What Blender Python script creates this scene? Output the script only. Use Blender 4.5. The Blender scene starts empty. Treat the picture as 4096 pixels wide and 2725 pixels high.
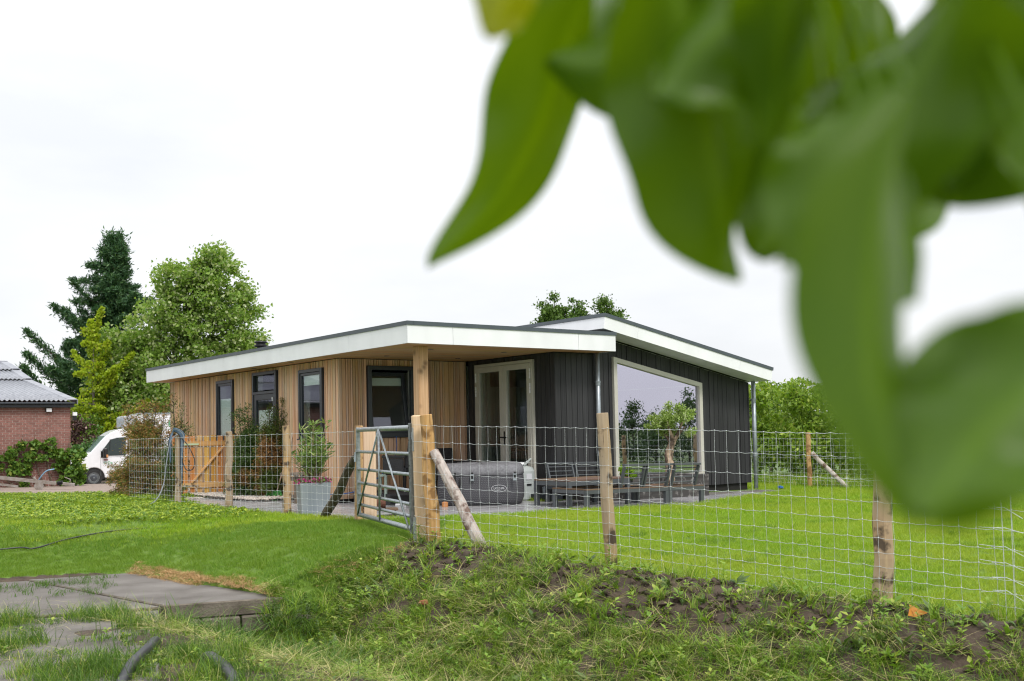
import bpy, bmesh, math, random
import numpy as np
from mathutils import Vector, Matrix, Euler
R = math.radians
SC = bpy.context.scene
COL = SC.collection
rnd = random.Random(7)
NP = np.random.default_rng(11)

# ------------------------------------------------------------------ camera
cam_d = bpy.data.cameras.new('camera')
cam = bpy.data.objects.new('camera', cam_d)
COL.objects.link(cam)
cam.matrix_world = Matrix.Translation((0, 0, 1.15)) @ Matrix.Rotation(R(90) + 0.042, 4, 'X') @ Matrix.Rotation(-0.0205, 4, 'Z')
cam_d.sensor_width = 36.0
cam_d.lens = 37.04
cam_d.shift_y = 0.0464
cam_d.clip_start = 0.03
cam_d.clip_end = 2000
cam_d.dof.use_dof = True
cam_d.dof.focus_distance = 13.5
cam_d.dof.aperture_fstop = 4.0
SC.camera = cam
# ------------------------------------------------------------------ world + sun (bright overcast)
SUN_EL, SUN_ROT = R(52), R(150)
W = bpy.data.worlds.new('World')
SC.world = W
W.use_nodes = True
nt = W.node_tree
nt.nodes.clear()
def wn(t, **k):
    n = nt.nodes.new(t)
    for a, v in k.items(): setattr(n, a, v)
    return n
wo = wn('ShaderNodeOutputWorld'); bg = wn('ShaderNodeBackground')
sky = wn('ShaderNodeTexSky', sky_type='NISHITA', sun_disc=False)
sky.sun_elevation = SUN_EL; sky.sun_rotation = SUN_ROT
sky.air_density = 1.0; sky.dust_density = 2.0
tc = wn('ShaderNodeTexCoord')
mp = wn('ShaderNodeMapping'); mp.inputs['Scale'].default_value = (1.0, 1.0, 3.2)
nz = wn('ShaderNodeTexNoise'); nz.inputs['Scale'].default_value = 2.1; nz.inputs['Detail'].default_value = 6; nz.inputs['Roughness'].default_value = 0.52
cr = wn('ShaderNodeValToRGB')
cr.color_ramp.elements[0].position = 0.36; cr.color_ramp.elements[0].color = (5.5, 5.63, 5.87, 1)
cr.color_ramp.elements[1].position = 0.62; cr.color_ramp.elements[1].color = (6.5, 6.55, 6.65, 1)
mix = wn('ShaderNodeMix', data_type='RGBA'); mix.inputs['Factor'].default_value = 0.93
nt.links.new(tc.outputs['Generated'], mp.inputs['Vector'])
nt.links.new(mp.outputs['Vector'], nz.inputs['Vector'])
nt.links.new(nz.outputs['Fac'], cr.inputs['Fac'])
# overcast luminance rises steadily from the horizon to the zenith
nrm = wn('ShaderNodeVectorMath', operation='NORMALIZE'); sp = wn('ShaderNodeSeparateXYZ'); mx = wn('ShaderNodeMath', operation='MAXIMUM'); mx.inputs[1].default_value = 0.0
pw = wn('ShaderNodeMath', operation='POWER'); pw.inputs[1].default_value = 2.0
gr = wn('ShaderNodeMath', operation='MULTIPLY_ADD'); gr.inputs[1].default_value = 1.35; gr.inputs[2].default_value = 1.0
vm = wn('ShaderNodeVectorMath', operation='SCALE')
nt.links.new(tc.outputs['Generated'], nrm.inputs[0]); nt.links.new(nrm.outputs[0], sp.inputs[0]); nt.links.new(sp.outputs['Z'], mx.inputs[0]); nt.links.new(mx.outputs[0], pw.inputs[0]); nt.links.new(pw.outputs[0], gr.inputs[0])
nt.links.new(sky.outputs['Color'], mix.inputs['A'])
nt.links.new(cr.outputs['Color'], vm.inputs[0]); nt.links.new(gr.outputs[0], vm.inputs['Scale']); nt.links.new(vm.outputs[0], mix.inputs['B'])
nt.links.new(mix.outputs['Result'], bg.inputs['Color'])
bg.inputs['Strength'].default_value = 0.1
nt.links.new(bg.outputs['Background'], wo.inputs['Surface'])
sun_d = bpy.data.lights.new('sun', 'SUN'); sun_d.energy = 1.5; sun_d.angle = R(14); sun_d.color = (1.0, 0.96, 0.9)
sun = bpy.data.objects.new('sun', sun_d); COL.objects.link(sun)
sun.rotation_euler = Vector((-math.sin(SUN_ROT) * math.cos(SUN_EL), -math.cos(SUN_ROT) * math.cos(SUN_EL), -math.sin(SUN_EL))).to_track_quat('-Z', 'Y').to_euler()
vs = SC.view_settings
vs.view_transform = 'Standard'; vs.look = 'None'; vs.exposure = 0.7; vs.gamma = 1.0; vs.use_curve_mapping = False
SC.cycles.use_denoising = True; SC.cycles.pixel_filter_type = 'BLACKMAN_HARRIS'; SC.cycles.filter_width = 1.15
SC.cycles.max_bounces = 8; SC.cycles.transparent_max_bounces = 12
SC.cycles.diffuse_bounces = 3; SC.cycles.glossy_bounces = 4; SC.cycles.transmission_bounces = 4

# ------------------------------------------------------------------ helpers
def tag(o, label=None, cat=None, group=None, kind=None):
    if label: o['label'] = label
    if cat: o['category'] = cat
    if group: o['group'] = group
    if kind: o['kind'] = kind
    return o
def empty(name, loc=(0, 0, 0), rz=0.0, parent=None):
    o = bpy.data.objects.new(name, None); COL.objects.link(o)
    o.location = loc; o.rotation_euler = (0, 0, rz); o.empty_display_size = 0.2
    if parent: o.parent = parent
    return o
class MB:
    def __init__(s): s.v = []; s.f = []; s.m = []; s.cur = 0
    def add(s, vs_, fs, M=None):
        b = len(s.v)
        for p in vs_: s.v.append(tuple(M @ Vector(p)) if M is not None else tuple(p))
        for f in fs: s.f.append([b + i for i in f]); s.m.append(s.cur)
        return s
    def box(s, x0, x1, y0, y1, z0, z1, M=None):
        return s.add([(x0,y0,z0),(x1,y0,z0),(x1,y1,z0),(x0,y1,z0),(x0,y0,z1),(x1,y0,z1),(x1,y1,z1),(x0,y1,z1)],
              [(0,3,2,1),(4,5,6,7),(0,1,5,4),(1,2,6,5),(2,3,7,6),(3,0,4,7)], M)
    def bar(s, a, b, w, h, up=(0,0,1)):
        a, b = Vector(a), Vector(b); d = (b - a); L = d.length; d.normalize()
        x = d.cross(Vector(up))
        if x.length < 1e-4: x = Vector((1, 0, 0))
        x.normalize(); y = x.cross(d)
        M = Matrix((x, d, y)).transposed().to_4x4(); M.translation = a
        return s.box(-w/2, w/2, 0, L, -h/2, h/2, M)
    def prism(s, poly, ext, M=None):
        n = len(poly); e = Vector(ext)
        vs_ = [Vector(p) for p in poly] + [Vector(p) + e for p in poly]
        fs = [list(range(n))[::-1], list(range(n, 2 * n))] + [[i, (i+1) % n, n + (i+1) % n, n + i] for i in range(n)]
        return s.add(vs_, fs, M)
    def tube(s, pts, r, n=8, cap=True, squash=None, jit=0.0):
        pts = [Vector(p) for p in pts]; k = len(pts)
        rs = r if isinstance(r, (list, tuple)) else [r] * k
        ring = []; x = None; b = len(s.v)
        for i, p in enumerate(pts):
            d = (pts[min(i+1, k-1)] - pts[max(i-1, 0)]).normalized()
            if x is None:
                x = d.orthogonal().normalized()
            x = (x - d * x.dot(d)).normalized(); y = d.cross(x)
            for j in range(n):
                a = 2 * math.pi * j / n
                rr = rs[i] * (1 + (rnd.uniform(-jit, jit) if jit else 0))
                s.v.append(tuple(p + (x * math.cos(a) + y * math.sin(a)) * rr))
        for i in range(k - 1):
            for j in range(n):
                s.f.append([b + i*n + j, b + i*n + (j+1) % n, b + (i+1)*n + (j+1) % n, b + (i+1)*n + j]); s.m.append(s.cur)
        if cap:
            s.f.append([b + j for j in range(n)][::-1]); s.m.append(s.cur)
            s.f.append([b + (k-1)*n + j for j in range(n)]); s.m.append(s.cur)
        return s
    def lathe(s, prof, n=24, M=None, shape=None):
        b = len(s.v); k = len(prof)
        for (r, z) in prof:
            for j in range(n):
                a = 2 * math.pi * j / n; q = shape(a) if shape else 1.0
                p = Vector((r*q*math.cos(a), r*q*math.sin(a), z)); s.v.append(tuple(M @ p if M is not None else p))
        for i in range(k - 1):
            for j in range(n):
                s.f.append([b+i*n+j, b+i*n+(j+1)%n, b+(i+1)*n+(j+1)%n, b+(i+1)*n+j]); s.m.append(s.cur)
        s.f.append([b+j for j in range(n)][::-1]); s.m.append(s.cur)
        s.f.append([b+(k-1)*n+j for j in range(n)]); s.m.append(s.cur)
        return s
    def build(s, name, mats, parent=None, smooth=False, bevel=0.0, loc=None, kind=None, seg=1):
        me = bpy.data.meshes.new(name)
        me.from_pydata(s.v, [], s.f)
        if 'glass' in (mats[0] if isinstance(mats, (list, tuple)) else mats).name:      # outward faces matter for the panes
            bm_ = bmesh.new(); bm_.from_mesh(me); bmesh.ops.recalc_face_normals(bm_, faces=bm_.faces); bm_.to_mesh(me); bm_.free()
        if not isinstance(mats, (list, tuple)): mats = [mats]
        for m in mats: me.materials.append(m)
        if len(mats) > 1: me.polygons.foreach_set('material_index', s.m)
        if smooth: me.polygons.foreach_set('use_smooth', [True] * len(me.polygons))
        me.update()
        o = bpy.data.objects.new(name, me); COL.objects.link(o)
        if parent: o.parent = parent
        if loc is not None: o.location = loc
        if bevel:
            b = o.modifiers.new('bevel', 'BEVEL'); b.width = bevel; b.segments = seg; b.limit_method = 'ANGLE'; b.angle_limit = R(40)
        if kind: o['kind'] = kind
        return o
def np_mesh(name, V, F, mat, parent=None, kind=None, nper=4):
    """V (n,3), F (m,nper) arrays -> object, fast."""
    me = bpy.data.meshes.new(name)
    V = np.ascontiguousarray(V, dtype=np.float32); F = np.ascontiguousarray(F, dtype=np.int32)
    me.vertices.add(len(V)); me.vertices.foreach_set('co', V.ravel())
    me.loops.add(F.size); me.loops.foreach_set('vertex_index', F.ravel())
    me.polygons.add(len(F)); me.polygons.foreach_set('loop_start', np.arange(0, F.size, nper, dtype=np.int32))
    try: me.polygons.foreach_set('loop_total', np.full(len(F), nper, dtype=np.int32))
    except Exception: pass
    for m in (mat if isinstance(mat, (list, tuple)) else [mat]): me.materials.append(m)
    me.update(calc_edges=True); me.validate()
    o = bpy.data.objects.new(name, me); COL.objects.link(o)
    if parent: o.parent = parent
    if kind: o['kind'] = kind
    return o
def copy_tree(o, parent=None):
    c = o.copy(); COL.objects.link(c)
    if parent: c.parent = parent
    for ch in list(o.children): copy_tree(ch, c)
    return c
def sstep(a, b, x):
    t = np.clip((x - a) / (b - a), 0, 1); return t * t * (3 - 2 * t)

# ------------------------------------------------------------------ materials
def nodes(name):
    m = bpy.data.materials.new(name); m.use_nodes = True
    t = m.node_tree; b = t.nodes['Principled BSDF']
    return m, t, b
def N(t, typ, **k):
    n = t.nodes.new(typ)
    for a, v in k.items():
        if a in n.inputs.keys() if isinstance(a, str) else False: n.inputs[a].default_value = v
        else: setattr(n, a, v)
    return n
def mixc(t, fac, a, b, blend='MIX'):
    n = t.nodes.new('ShaderNodeMix'); n.data_type = 'RGBA'; n.blend_type = blend
    for s, v in (('Factor', fac), ('A', a), ('B', b)):
        if hasattr(v, 'links') or hasattr(v, 'is_linked'): t.links.new(v, n.inputs[s])
        elif s == 'Factor': n.inputs[s].default_value = v
        else: n.inputs[s].default_value = (*v[:3], 1)
    return n.outputs['Result']
def pm(name, col, rough=0.6, metal=0.0, var=0.15, nscale=6.0, bump=0.0, bscale=40.0, spec=0.5, objrand=0.0, col2=None, stretch=(1,1,1), coat=0.0, detail=4.0, ramp=(0.3, 0.7)):
    """noise-mottled principled; col2 is the second colour (default: col darkened)."""
    m, t, b = nodes(name)
    c = np.array(col[:3]); c2 = np.array(col2[:3]) if col2 is not None else c * (1 - var * 2)
    c1 = c if col2 is not None else np.minimum(c * (1 + var), 1)
    g = N(t, 'ShaderNodeNewGeometry'); mpn = N(t, 'ShaderNodeMapping'); mpn.inputs['Scale'].default_value = stretch
    t.links.new(g.outputs['Position'], mpn.inputs['Vector'])
    n = N(t, 'ShaderNodeTexNoise'); n.inputs['Scale'].default_value = nscale; n.inputs['Detail'].default_value = detail
    t.links.new(mpn.outputs['Vector'], n.inputs['Vector'])
    r = N(t, 'ShaderNodeMapRange'); r.inputs['From Min'].default_value = ramp[0]; r.inputs['From Max'].default_value = ramp[1]
    t.links.new(n.outputs['Fac'], r.inputs['Value'])
    out = mixc(t, r.outputs['Result'], c1, c2)
    if objrand:
        oi = N(t, 'ShaderNodeObjectInfo'); rr = N(t, 'ShaderNodeMapRange')
        rr.inputs['To Min'].default_value = 1 - objrand; rr.inputs['To Max'].default_value = 1 + objrand
        t.links.new(oi.outputs['Random'], rr.inputs['Value'])
        h = N(t, 'ShaderNodeHueSaturation'); t.links.new(rr.outputs['Result'], h.inputs['Value']); t.links.new(out, h.inputs['Color'])
        out = h.outputs['Color']
    t.links.new(out, b.inputs['Base Color'])
    b.inputs['Roughness'].default_value = rough; b.inputs['Metallic'].default_value = metal
    b.inputs['Specular IOR Level'].default_value = spec; b.inputs['Coat Weight'].default_value = coat
    if bump:
        n2 = N(t, 'ShaderNodeTexNoise'); n2.inputs['Scale'].default_value = bscale; n2.inputs['Detail'].default_value = 5
        t.links.new(mpn.outputs['Vector'], n2.inputs['Vector'])
        bp = N(t, 'ShaderNodeBump'); bp.inputs['Strength'].default_value = bump; bp.inputs['Distance'].default_value = 0.02
        t.links.new(n2.outputs['Fac'], bp.inputs['Height']); t.links.new(bp.outputs['Normal'], b.inputs['Normal'])
    return m
def wood(name, c1, c2, rough=0.65, axis='Z', objrand=0.25, fine=70.0, huer=0.02, knots=0.0, bump=0.25, grey=None, dirt=None, cracks=0.0):
    """grain runs along the object's own axis; each board gets its own tone."""
    m, t, b = nodes(name)
    tcn = N(t, 'ShaderNodeTexCoord'); oi = N(t, 'ShaderNodeObjectInfo')
    mpn = N(t, 'ShaderNodeMapping'); sc = {'X': (0.03, 1, 1), 'Y': (1, 0.03, 1), 'Z': (1, 1, 0.03)}[axis]
    mpn.inputs['Scale'].default_value = sc
    va = N(t, 'ShaderNodeVectorMath', operation='ADD'); cb = N(t, 'ShaderNodeCombineXYZ')
    mu = N(t, 'ShaderNodeMath', operation='MULTIPLY'); mu.inputs[1].default_value = 37.0
    t.links.new(oi.outputs['Random'], mu.inputs[0]); t.links.new(mu.outputs[0], cb.inputs[0]); t.links.new(mu.outputs[0], cb.inputs[2])
    t.links.new(tcn.outputs['Object'], va.inputs[0]); t.links.new(cb.outputs[0], va.inputs[1])
    t.links.new(va.outputs[0], mpn.inputs['Vector'])
    n = N(t, 'ShaderNodeTexNoise'); n.inputs['Scale'].default_value = fine; n.inputs['Detail'].default_value = 3; n.inputs['Distortion'].default_value = 0.4
    t.links.new(mpn.outputs['Vector'], n.inputs['Vector'])
    r = N(t, 'ShaderNodeMapRange'); r.inputs['From Min'].default_value = 0.3; r.inputs['From Max'].default_value = 0.72
    t.links.new(n.outputs['Fac'], r.inputs['Value'])
    out = mixc(t, r.outputs['Result'], c1, c2)
    if grey is not None:
        n3 = N(t, 'ShaderNodeTexNoise'); n3.inputs['Scale'].default_value = 1.6; n3.inputs['Detail'].default_value = 4
        t.links.new(va.outputs[0], n3.inputs['Vector'])
        r3 = N(t, 'ShaderNodeMapRange'); r3.inputs['From Min'].default_value = 0.42; r3.inputs['From Max'].default_value = 0.7; r3.inputs['To Max'].default_value = 0.75
        t.links.new(n3.outputs['Fac'], r3.inputs['Value'])
        out = mixc(t, r3.outputs['Result'], out, grey)
    if knots:
        vo = N(t, 'ShaderNodeTexVoronoi'); vo.inputs['Scale'].default_value = knots
        t.links.new(va.outputs[0], vo.inputs['Vector'])
        r4 = N(t, 'ShaderNodeMapRange'); r4.inputs['From Min'].default_value = 0.05; r4.inputs['From Max'].default_value = 0.22; r4.inputs['To Min'].default_value = 0.8; r4.inputs['To Max'].default_value = 0.0
        t.links.new(vo.outputs['Distance'], r4.inputs['Value'])
        out = mixc(t, r4.outputs['Result'], out, tuple(np.array(c2) * 0.35))
    if cracks:
        mc = N(t, 'ShaderNodeMapping'); mc.inputs['Scale'].default_value = tuple(1.0 if q == 1 else .012 for q in sc)
        t.links.new(va.outputs[0], mc.inputs['Vector']); nc = N(t, 'ShaderNodeTexNoise'); nc.inputs['Scale'].default_value = 30; nc.inputs['Detail'].default_value = 2; t.links.new(mc.outputs[0], nc.inputs['Vector'])
        rc = N(t, 'ShaderNodeMapRange'); rc.inputs['From Min'].default_value = .66; rc.inputs['From Max'].default_value = .70; rc.inputs['To Max'].default_value = cracks; t.links.new(nc.outputs['Fac'], rc.inputs['Value'])
        out = mixc(t, rc.outputs['Result'], out, tuple(np.array(c2) * 0.22))
    if dirt is not None:
        n5 = N(t, 'ShaderNodeTexNoise'); n5.inputs['Scale'].default_value = 7; n5.inputs['Detail'].default_value = 6
        t.links.new(va.outputs[0], n5.inputs['Vector'])
        r5 = N(t, 'ShaderNodeMapRange'); r5.inputs['From Min'].default_value = 0.535; r5.inputs['From Max'].default_value = 0.63
        t.links.new(n5.outputs['Fac'], r5.inputs['Value'])
        out = mixc(t, r5.outputs['Result'], out, dirt)
    h = N(t, 'ShaderNodeHueSaturation')
    for nm, amp, ctr in (('Value', objrand, 1.0), ('Hue', huer, 0.5), ('Saturation', 0.12, 1.0)):
        wn_ = N(t, 'ShaderNodeTexWhiteNoise', noise_dimensions='1D'); ad = N(t, 'ShaderNodeMath', operation='ADD'); ad.inputs[1].default_value = len(nm) * 1.37
        t.links.new(oi.outputs['Random'], ad.inputs[0]); t.links.new(ad.outputs[0], wn_.inputs['W'])
        rr = N(t, 'ShaderNodeMapRange'); rr.inputs['To Min'].default_value = ctr - amp; rr.inputs['To Max'].default_value = ctr + amp
        t.links.new(wn_.outputs['Value'], rr.inputs['Value']); t.links.new(rr.outputs['Result'], h.inputs[nm])
    t.links.new(out, h.inputs['Color']); t.links.new(h.outputs['Color'], b.inputs['Base Color'])
    b.inputs['Roughness'].default_value = rough; b.inputs['Specular IOR Level'].default_value = 0.3
    if bump:
        bp = N(t, 'ShaderNodeBump'); bp.inputs['Strength'].default_value = bump; bp.inputs['Distance'].default_value = 0.004
        t.links.new(n.outputs['Fac'], bp.inputs['Height']); t.links.new(bp.outputs['Normal'], b.inputs['Normal'])
    return m
def leafm(name, ca, cb_, trans=0.35, rough=0.45, cc=None, pc=0.0, spec=0.35, patch=None, tint=(1.15, 1.2, 0.55)):
    """leaf: colour varies per leaf between ca and cb_; a share pc takes cc."""
    m, t, b = nodes(name)
    g = N(t, 'ShaderNodeNewGeometry'); oi = N(t, 'ShaderNodeObjectInfo')
    ad = N(t, 'ShaderNodeMath', operation='ADD'); fr = N(t, 'ShaderNodeMath', operation='FRACT')
    t.links.new(g.outputs['Random Per Island'], ad.inputs[0]); t.links.new(oi.outputs['Random'], ad.inputs[1]); t.links.new(ad.outputs[0], fr.inputs[0])
    out = mixc(t, fr.outputs[0], ca, cb_)
    if cc is not None:
        wn_ = N(t, 'ShaderNodeTexWhiteNoise', noise_dimensions='1D'); t.links.new(fr.outputs[0], wn_.inputs['W'])
        lt = N(t, 'ShaderNodeMath', operation='LESS_THAN'); lt.inputs[1].default_value = pc
        t.links.new(wn_.outputs['Value'], lt.inputs[0]); out = mixc(t, lt.outputs[0], out, cc)
    if patch is not None:
        n3 = N(t, 'ShaderNodeTexNoise'); n3.inputs['Scale'].default_value = patch[0]; n3.inputs['Detail'].default_value = 4
        t.links.new(g.outputs['Position'], n3.inputs['Vector'])
        r3 = N(t, 'ShaderNodeMapRange'); r3.inputs['From Min'].default_value = patch[2]; r3.inputs['From Max'].default_value = patch[3]
        t.links.new(n3.outputs['Fac'], r3.inputs['Value']); out = mixc(t, r3.outputs['Result'], out, patch[1])
    t.links.new(out, b.inputs['Base Color'])
    b.inputs['Roughness'].default_value = rough; b.inputs['Specular IOR Level'].default_value = spec
    if trans:
        tr = N(t, 'ShaderNodeBsdfTranslucent'); ms = N(t, 'ShaderNodeMixShader'); ms.inputs[0].default_value = trans
        tint_ = mixc(t, 1.0, out, tint, 'MULTIPLY'); t.links.new(tint_, tr.inputs['Color'])
        t.links.new(b.outputs[0], ms.inputs[1]); t.links.new(tr.outputs[0], ms.inputs[2])
        t.links.new(ms.outputs[0], t.nodes['Material Output'].inputs['Surface'])
    return m
def glassm(name, base=0.12, tint=(0.8, 0.86, 0.84), gl=(0.86, 0.87, 1.0)):
    m = bpy.data.materials.new(name); m.use_nodes = True; t = m.node_tree; t.nodes.clear()
    o = N(t, 'ShaderNodeOutputMaterial'); tr = N(t, 'ShaderNodeBsdfTransparent'); tr.inputs['Color'].default_value = (*tint, 1)
    g = N(t, 'ShaderNodeBsdfGlossy'); g.inputs['Roughness'].default_value = 0.0; g.inputs['Color'].default_value = (*gl, 1)
    f = N(t, 'ShaderNodeFresnel'); f.inputs['IOR'].default_value = 1.6
    a = N(t, 'ShaderNodeMath', operation='ADD'); a.inputs[1].default_value = base; a.use_clamp = True
    ms = N(t, 'ShaderNodeMixShader')
    gm = N(t, 'ShaderNodeNewGeometry'); iv = N(t, 'ShaderNodeMath', operation='SUBTRACT'); iv.inputs[0].default_value = 1.0; t.links.new(gm.outputs['Backfacing'], iv.inputs[1])
    mu = N(t, 'ShaderNodeMath', operation='MULTIPLY'); t.links.new(f.outputs[0], a.inputs[0]); t.links.new(a.outputs[0], mu.inputs[0]); t.links.new(iv.outputs[0], mu.inputs[1]); t.links.new(mu.outputs[0], ms.inputs[0])
    t.links.new(tr.outputs[0], ms.inputs[1]); t.links.new(g.outputs[0], ms.inputs[2]); t.links.new(ms.outputs[0], o.inputs[0])
    return m

M = {}
M['white'] = pm('white_panel', (0.80, 0.81, 0.83), 0.35, var=0.035, nscale=2.5, stretch=(1, 1, .4))
M['trim'] = pm('grey_trim', (0.065, 0.082, 0.094), 0.45, var=0.06)
M['zinc_roof'] = pm('roof_felt', (0.06, 0.065, 0.07), 0.8)
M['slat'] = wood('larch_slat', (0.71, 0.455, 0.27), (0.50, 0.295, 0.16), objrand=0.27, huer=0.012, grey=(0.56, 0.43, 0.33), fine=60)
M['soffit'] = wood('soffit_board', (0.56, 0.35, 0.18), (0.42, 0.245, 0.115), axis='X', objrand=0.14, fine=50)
M['black_wood'] = wood('black_timber', (0.040, 0.040, 0.043), (0.024, 0.024, 0.026), rough=0.55, objrand=0.22, huer=0.0, fine=40)
M['anthr'] = pm('anthracite_frame', (0.028, 0.034, 0.042), 0.35, var=0.05)
M['beige'] = pm('beige_frame', (0.52, 0.50, 0.44), 0.4, var=0.03)
M['glass'] = glassm('window_glass', 0.06, tint=(.9, .94, .92))
M['glass_big'] = glassm('solar_glass', 0.54, tint=(0.78, 0.86, 0.82), gl=(0.86, 0.84, 0.99))
M['black'] = pm('black_metal', (0.012, 0.012, 0.013), 0.4, var=0.1)
M['dark'] = pm('dark_void', (0.012, 0.011, 0.010), 0.9)
M['steel'] = pm('galvanised_steel', (0.40, 0.43, 0.44), 0.42, metal=0.75, var=0.22, nscale=25, ramp=(0.35, 0.65), col2=(0.27, 0.30, 0.31))
M['steel_dark'] = pm('galvanised_dark', (0.24, 0.26, 0.27), 0.5, metal=0.7, nscale=30, col2=(0.15, 0.17, 0.175))
M['zinc'] = pm('zinc_pipe', (0.36, 0.40, 0.43), 0.45, metal=0.6, var=0.1, nscale=10)
M['wire'] = pm('fence_wire', (0.60, 0.63, 0.64), 0.4, metal=0.35, var=0.08)
M['int_wall'] = pm('interior_wall', (0.62, 0.62, 0.60), 0.8, var=0.02)
M['int_floor'] = wood('interior_floor', (0.30, 0.20, 0.12), (0.22, 0.14, 0.08), axis='X')
M['blind'] = pm('roller_blind', (0.78, 0.83, 0.83), 0.8, var=0.03, nscale=60, stretch=(1, 1, 8))
M['post'] = wood('oak_post', (0.60, 0.385, 0.22), (0.44, 0.25, 0.12), objrand=0.05, huer=0.0, fine=34, cracks=.5, knots=3.4)
M['sawn'] = wood('fresh_sawn_timber', (0.70, 0.53, 0.38), (0.58, 0.41, 0.26), objrand=0.1, fine=40, knots=2.0)
M['round'] = wood('peeled_chestnut', (0.58, 0.385, 0.20), (0.40, 0.235, 0.105), objrand=0.06, huer=0.0, fine=26, cracks=.7, dirt=(0.24, 0.14, 0.065), bump=0.6)
M['oldpost'] = wood('weathered_post', (0.50, 0.345, 0.18), (0.31, 0.20, 0.105), objrand=0.12, huer=0.0, fine=26, cracks=.85, grey=(0.42, 0.35, 0.27), dirt=(0.085, 0.06, 0.04), bump=0.8)
M['pale'] = wood('bleached_pole', (0.56, 0.50, 0.45), (0.36, 0.29, 0.24), objrand=0.1, fine=22, dirt=(0.16, 0.10, 0.07), bump=0.8)
M['mossy'] = wood('dark_mossy_pole', (0.10, 0.075, 0.05), (0.045, 0.033, 0.024), objrand=0.1, fine=20, dirt=(0.05, 0.055, 0.02), bump=0.8)
M['gate_wood'] = wood('garden_gate_pine', (0.55, 0.30, 0.10), (0.42, 0.20, 0.06), objrand=0.12, fine=34, knots=4.0)
M['gate_wood_x'] = wood('garden_gate_rail', (0.55, 0.30, 0.10), (0.42, 0.20, 0.06), objrand=0.12, axis='X', fine=34)
M['tile'] = wood('terrace_tile', (0.44, 0.44, 0.455), (0.25, 0.24, 0.24), rough=0.20, axis='X', objrand=0.16, huer=0.01, fine=16, bump=0.04)
M['concrete'] = pm('concrete_slab', (0.165, 0.15, 0.135), 0.85, nscale=2.2, col2=(0.085, 0.074, 0.063), bump=0.3, bscale=60, detail=8)
M['concrete_old'] = pm('old_concrete_beam', (0.17, 0.145, 0.115), 0.9, nscale=7, col2=(0.075, 0.06, 0.045), bump=0.5, bscale=40, detail=6)
M['soil'] = pm('soil', (0.085, 0.060, 0.042), 0.95, nscale=9, col2=(0.045, 0.031, 0.022), bump=0.9, bscale=22, detail=8)
M['lawn_base'] = pm('lawn_earth', (0.11, 0.19, 0.018), 0.95, nscale=8, col2=(0.075, 0.13, 0.014))
M['field'] = pm('field_grass', (0.09, 0.16, 0.03), 0.95, nscale=3, col2=(0.06, 0.09, 0.02))
M['paver'] = pm('clay_paver', (0.30, 0.23, 0.19), 0.85, nscale=8, col2=(0.20, 0.155, 0.13), bump=0.3)
M['gravel'] = pm('gravel_bed', (0.32, 0.28, 0.23), 0.95, nscale=50, col2=(0.14, 0.11, 0.09), bump=0.8)
M['pebble'] = pm('pebbles', (0.62, 0.57, 0.50), 0.8, nscale=38, col2=(0.30, 0.24, 0.20))

# ------------------------------------------------------------------ terrain
FO = np.array([-0.95, 11.60]); FD = np.array([0.70, -0.714]); FN = np.array([-0.714, -0.70])   # right fence: origin, direction, normal to the ditch
def G(x, y):
    return -0.006 * (np.minimum(y, 40) - 13) - 0.012 * np.clip(x - 0.6, 0, 8) - 0.56 * sstep(30, 43, y)
def st(x, y):
    dx = x - FO[0]; dy = y - FO[1]
    return dx * FD[0] + dy * FD[1], dx * FN[0] + dy * FN[1]
def zfence(t): return np.interp(t, [-2, 0, 2.4, 5.1, 7.7, 14], [0.0, -0.05, -0.14, -0.22, -0.28, -0.36])
TERR = [(-6.55, 20.3), (-4.63, 17.05), (-3.38, 15.72), (-2.17, 14.72), (-1.06, 14.70), (0.33, 15.25), (1.47, 15.90), (2.42, 16.36), (3.10, 17.30), (5.35, 20.65), (5.0, 21.2), (0.6, 17.9), (-6.3, 23.4)]
def inpoly(x, y, poly):
    ins = np.zeros(np.shape(x), bool); n = len(poly)
    for i in range(n):
        x0, y0 = poly[i]; x1, y1 = poly[(i + 1) % n]
        c = ((y0 > y) != (y1 > y)); xi = (x1 - x0) * (y - y0) / ((y1 - y0) if y1 != y0 else 1e-9) + x0
        ins ^= c & (x < xi)
    return ins
SLAB_Z = -0.45
SLABP = [(-4.66, 12.79), (-2.33, 10.62), (-3.40, 10.25), (-6.8, 9.1), (-8.6, 11.5), (-5.75, 12.42)]
def vnoise(x, y, s, seed=0):
    """cheap smooth value noise"""
    x = np.asarray(x, float) * s + seed * 17.3; y = np.asarray(y, float) * s + seed * 9.1
    xi = np.floor(x); yi = np.floor(y); xf = x - xi; yf = y - yi
    h = lambda a, b: (np.sin(a * 127.1 + b * 311.7 + seed) * 43758.5453) % 1.0
    u = xf * xf * (3 - 2 * xf); v = yf * yf * (3 - 2 * yf)
    return (h(xi, yi) * (1-u) + h(xi+1, yi) * u) * (1-v) + (h(xi, yi+1) * (1-u) + h(xi+1, yi+1) * u) * v
def YL(x): return 12.79 + (x + 4.66) * 0.335      # back edge of the slabs, left of their corner
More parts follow.
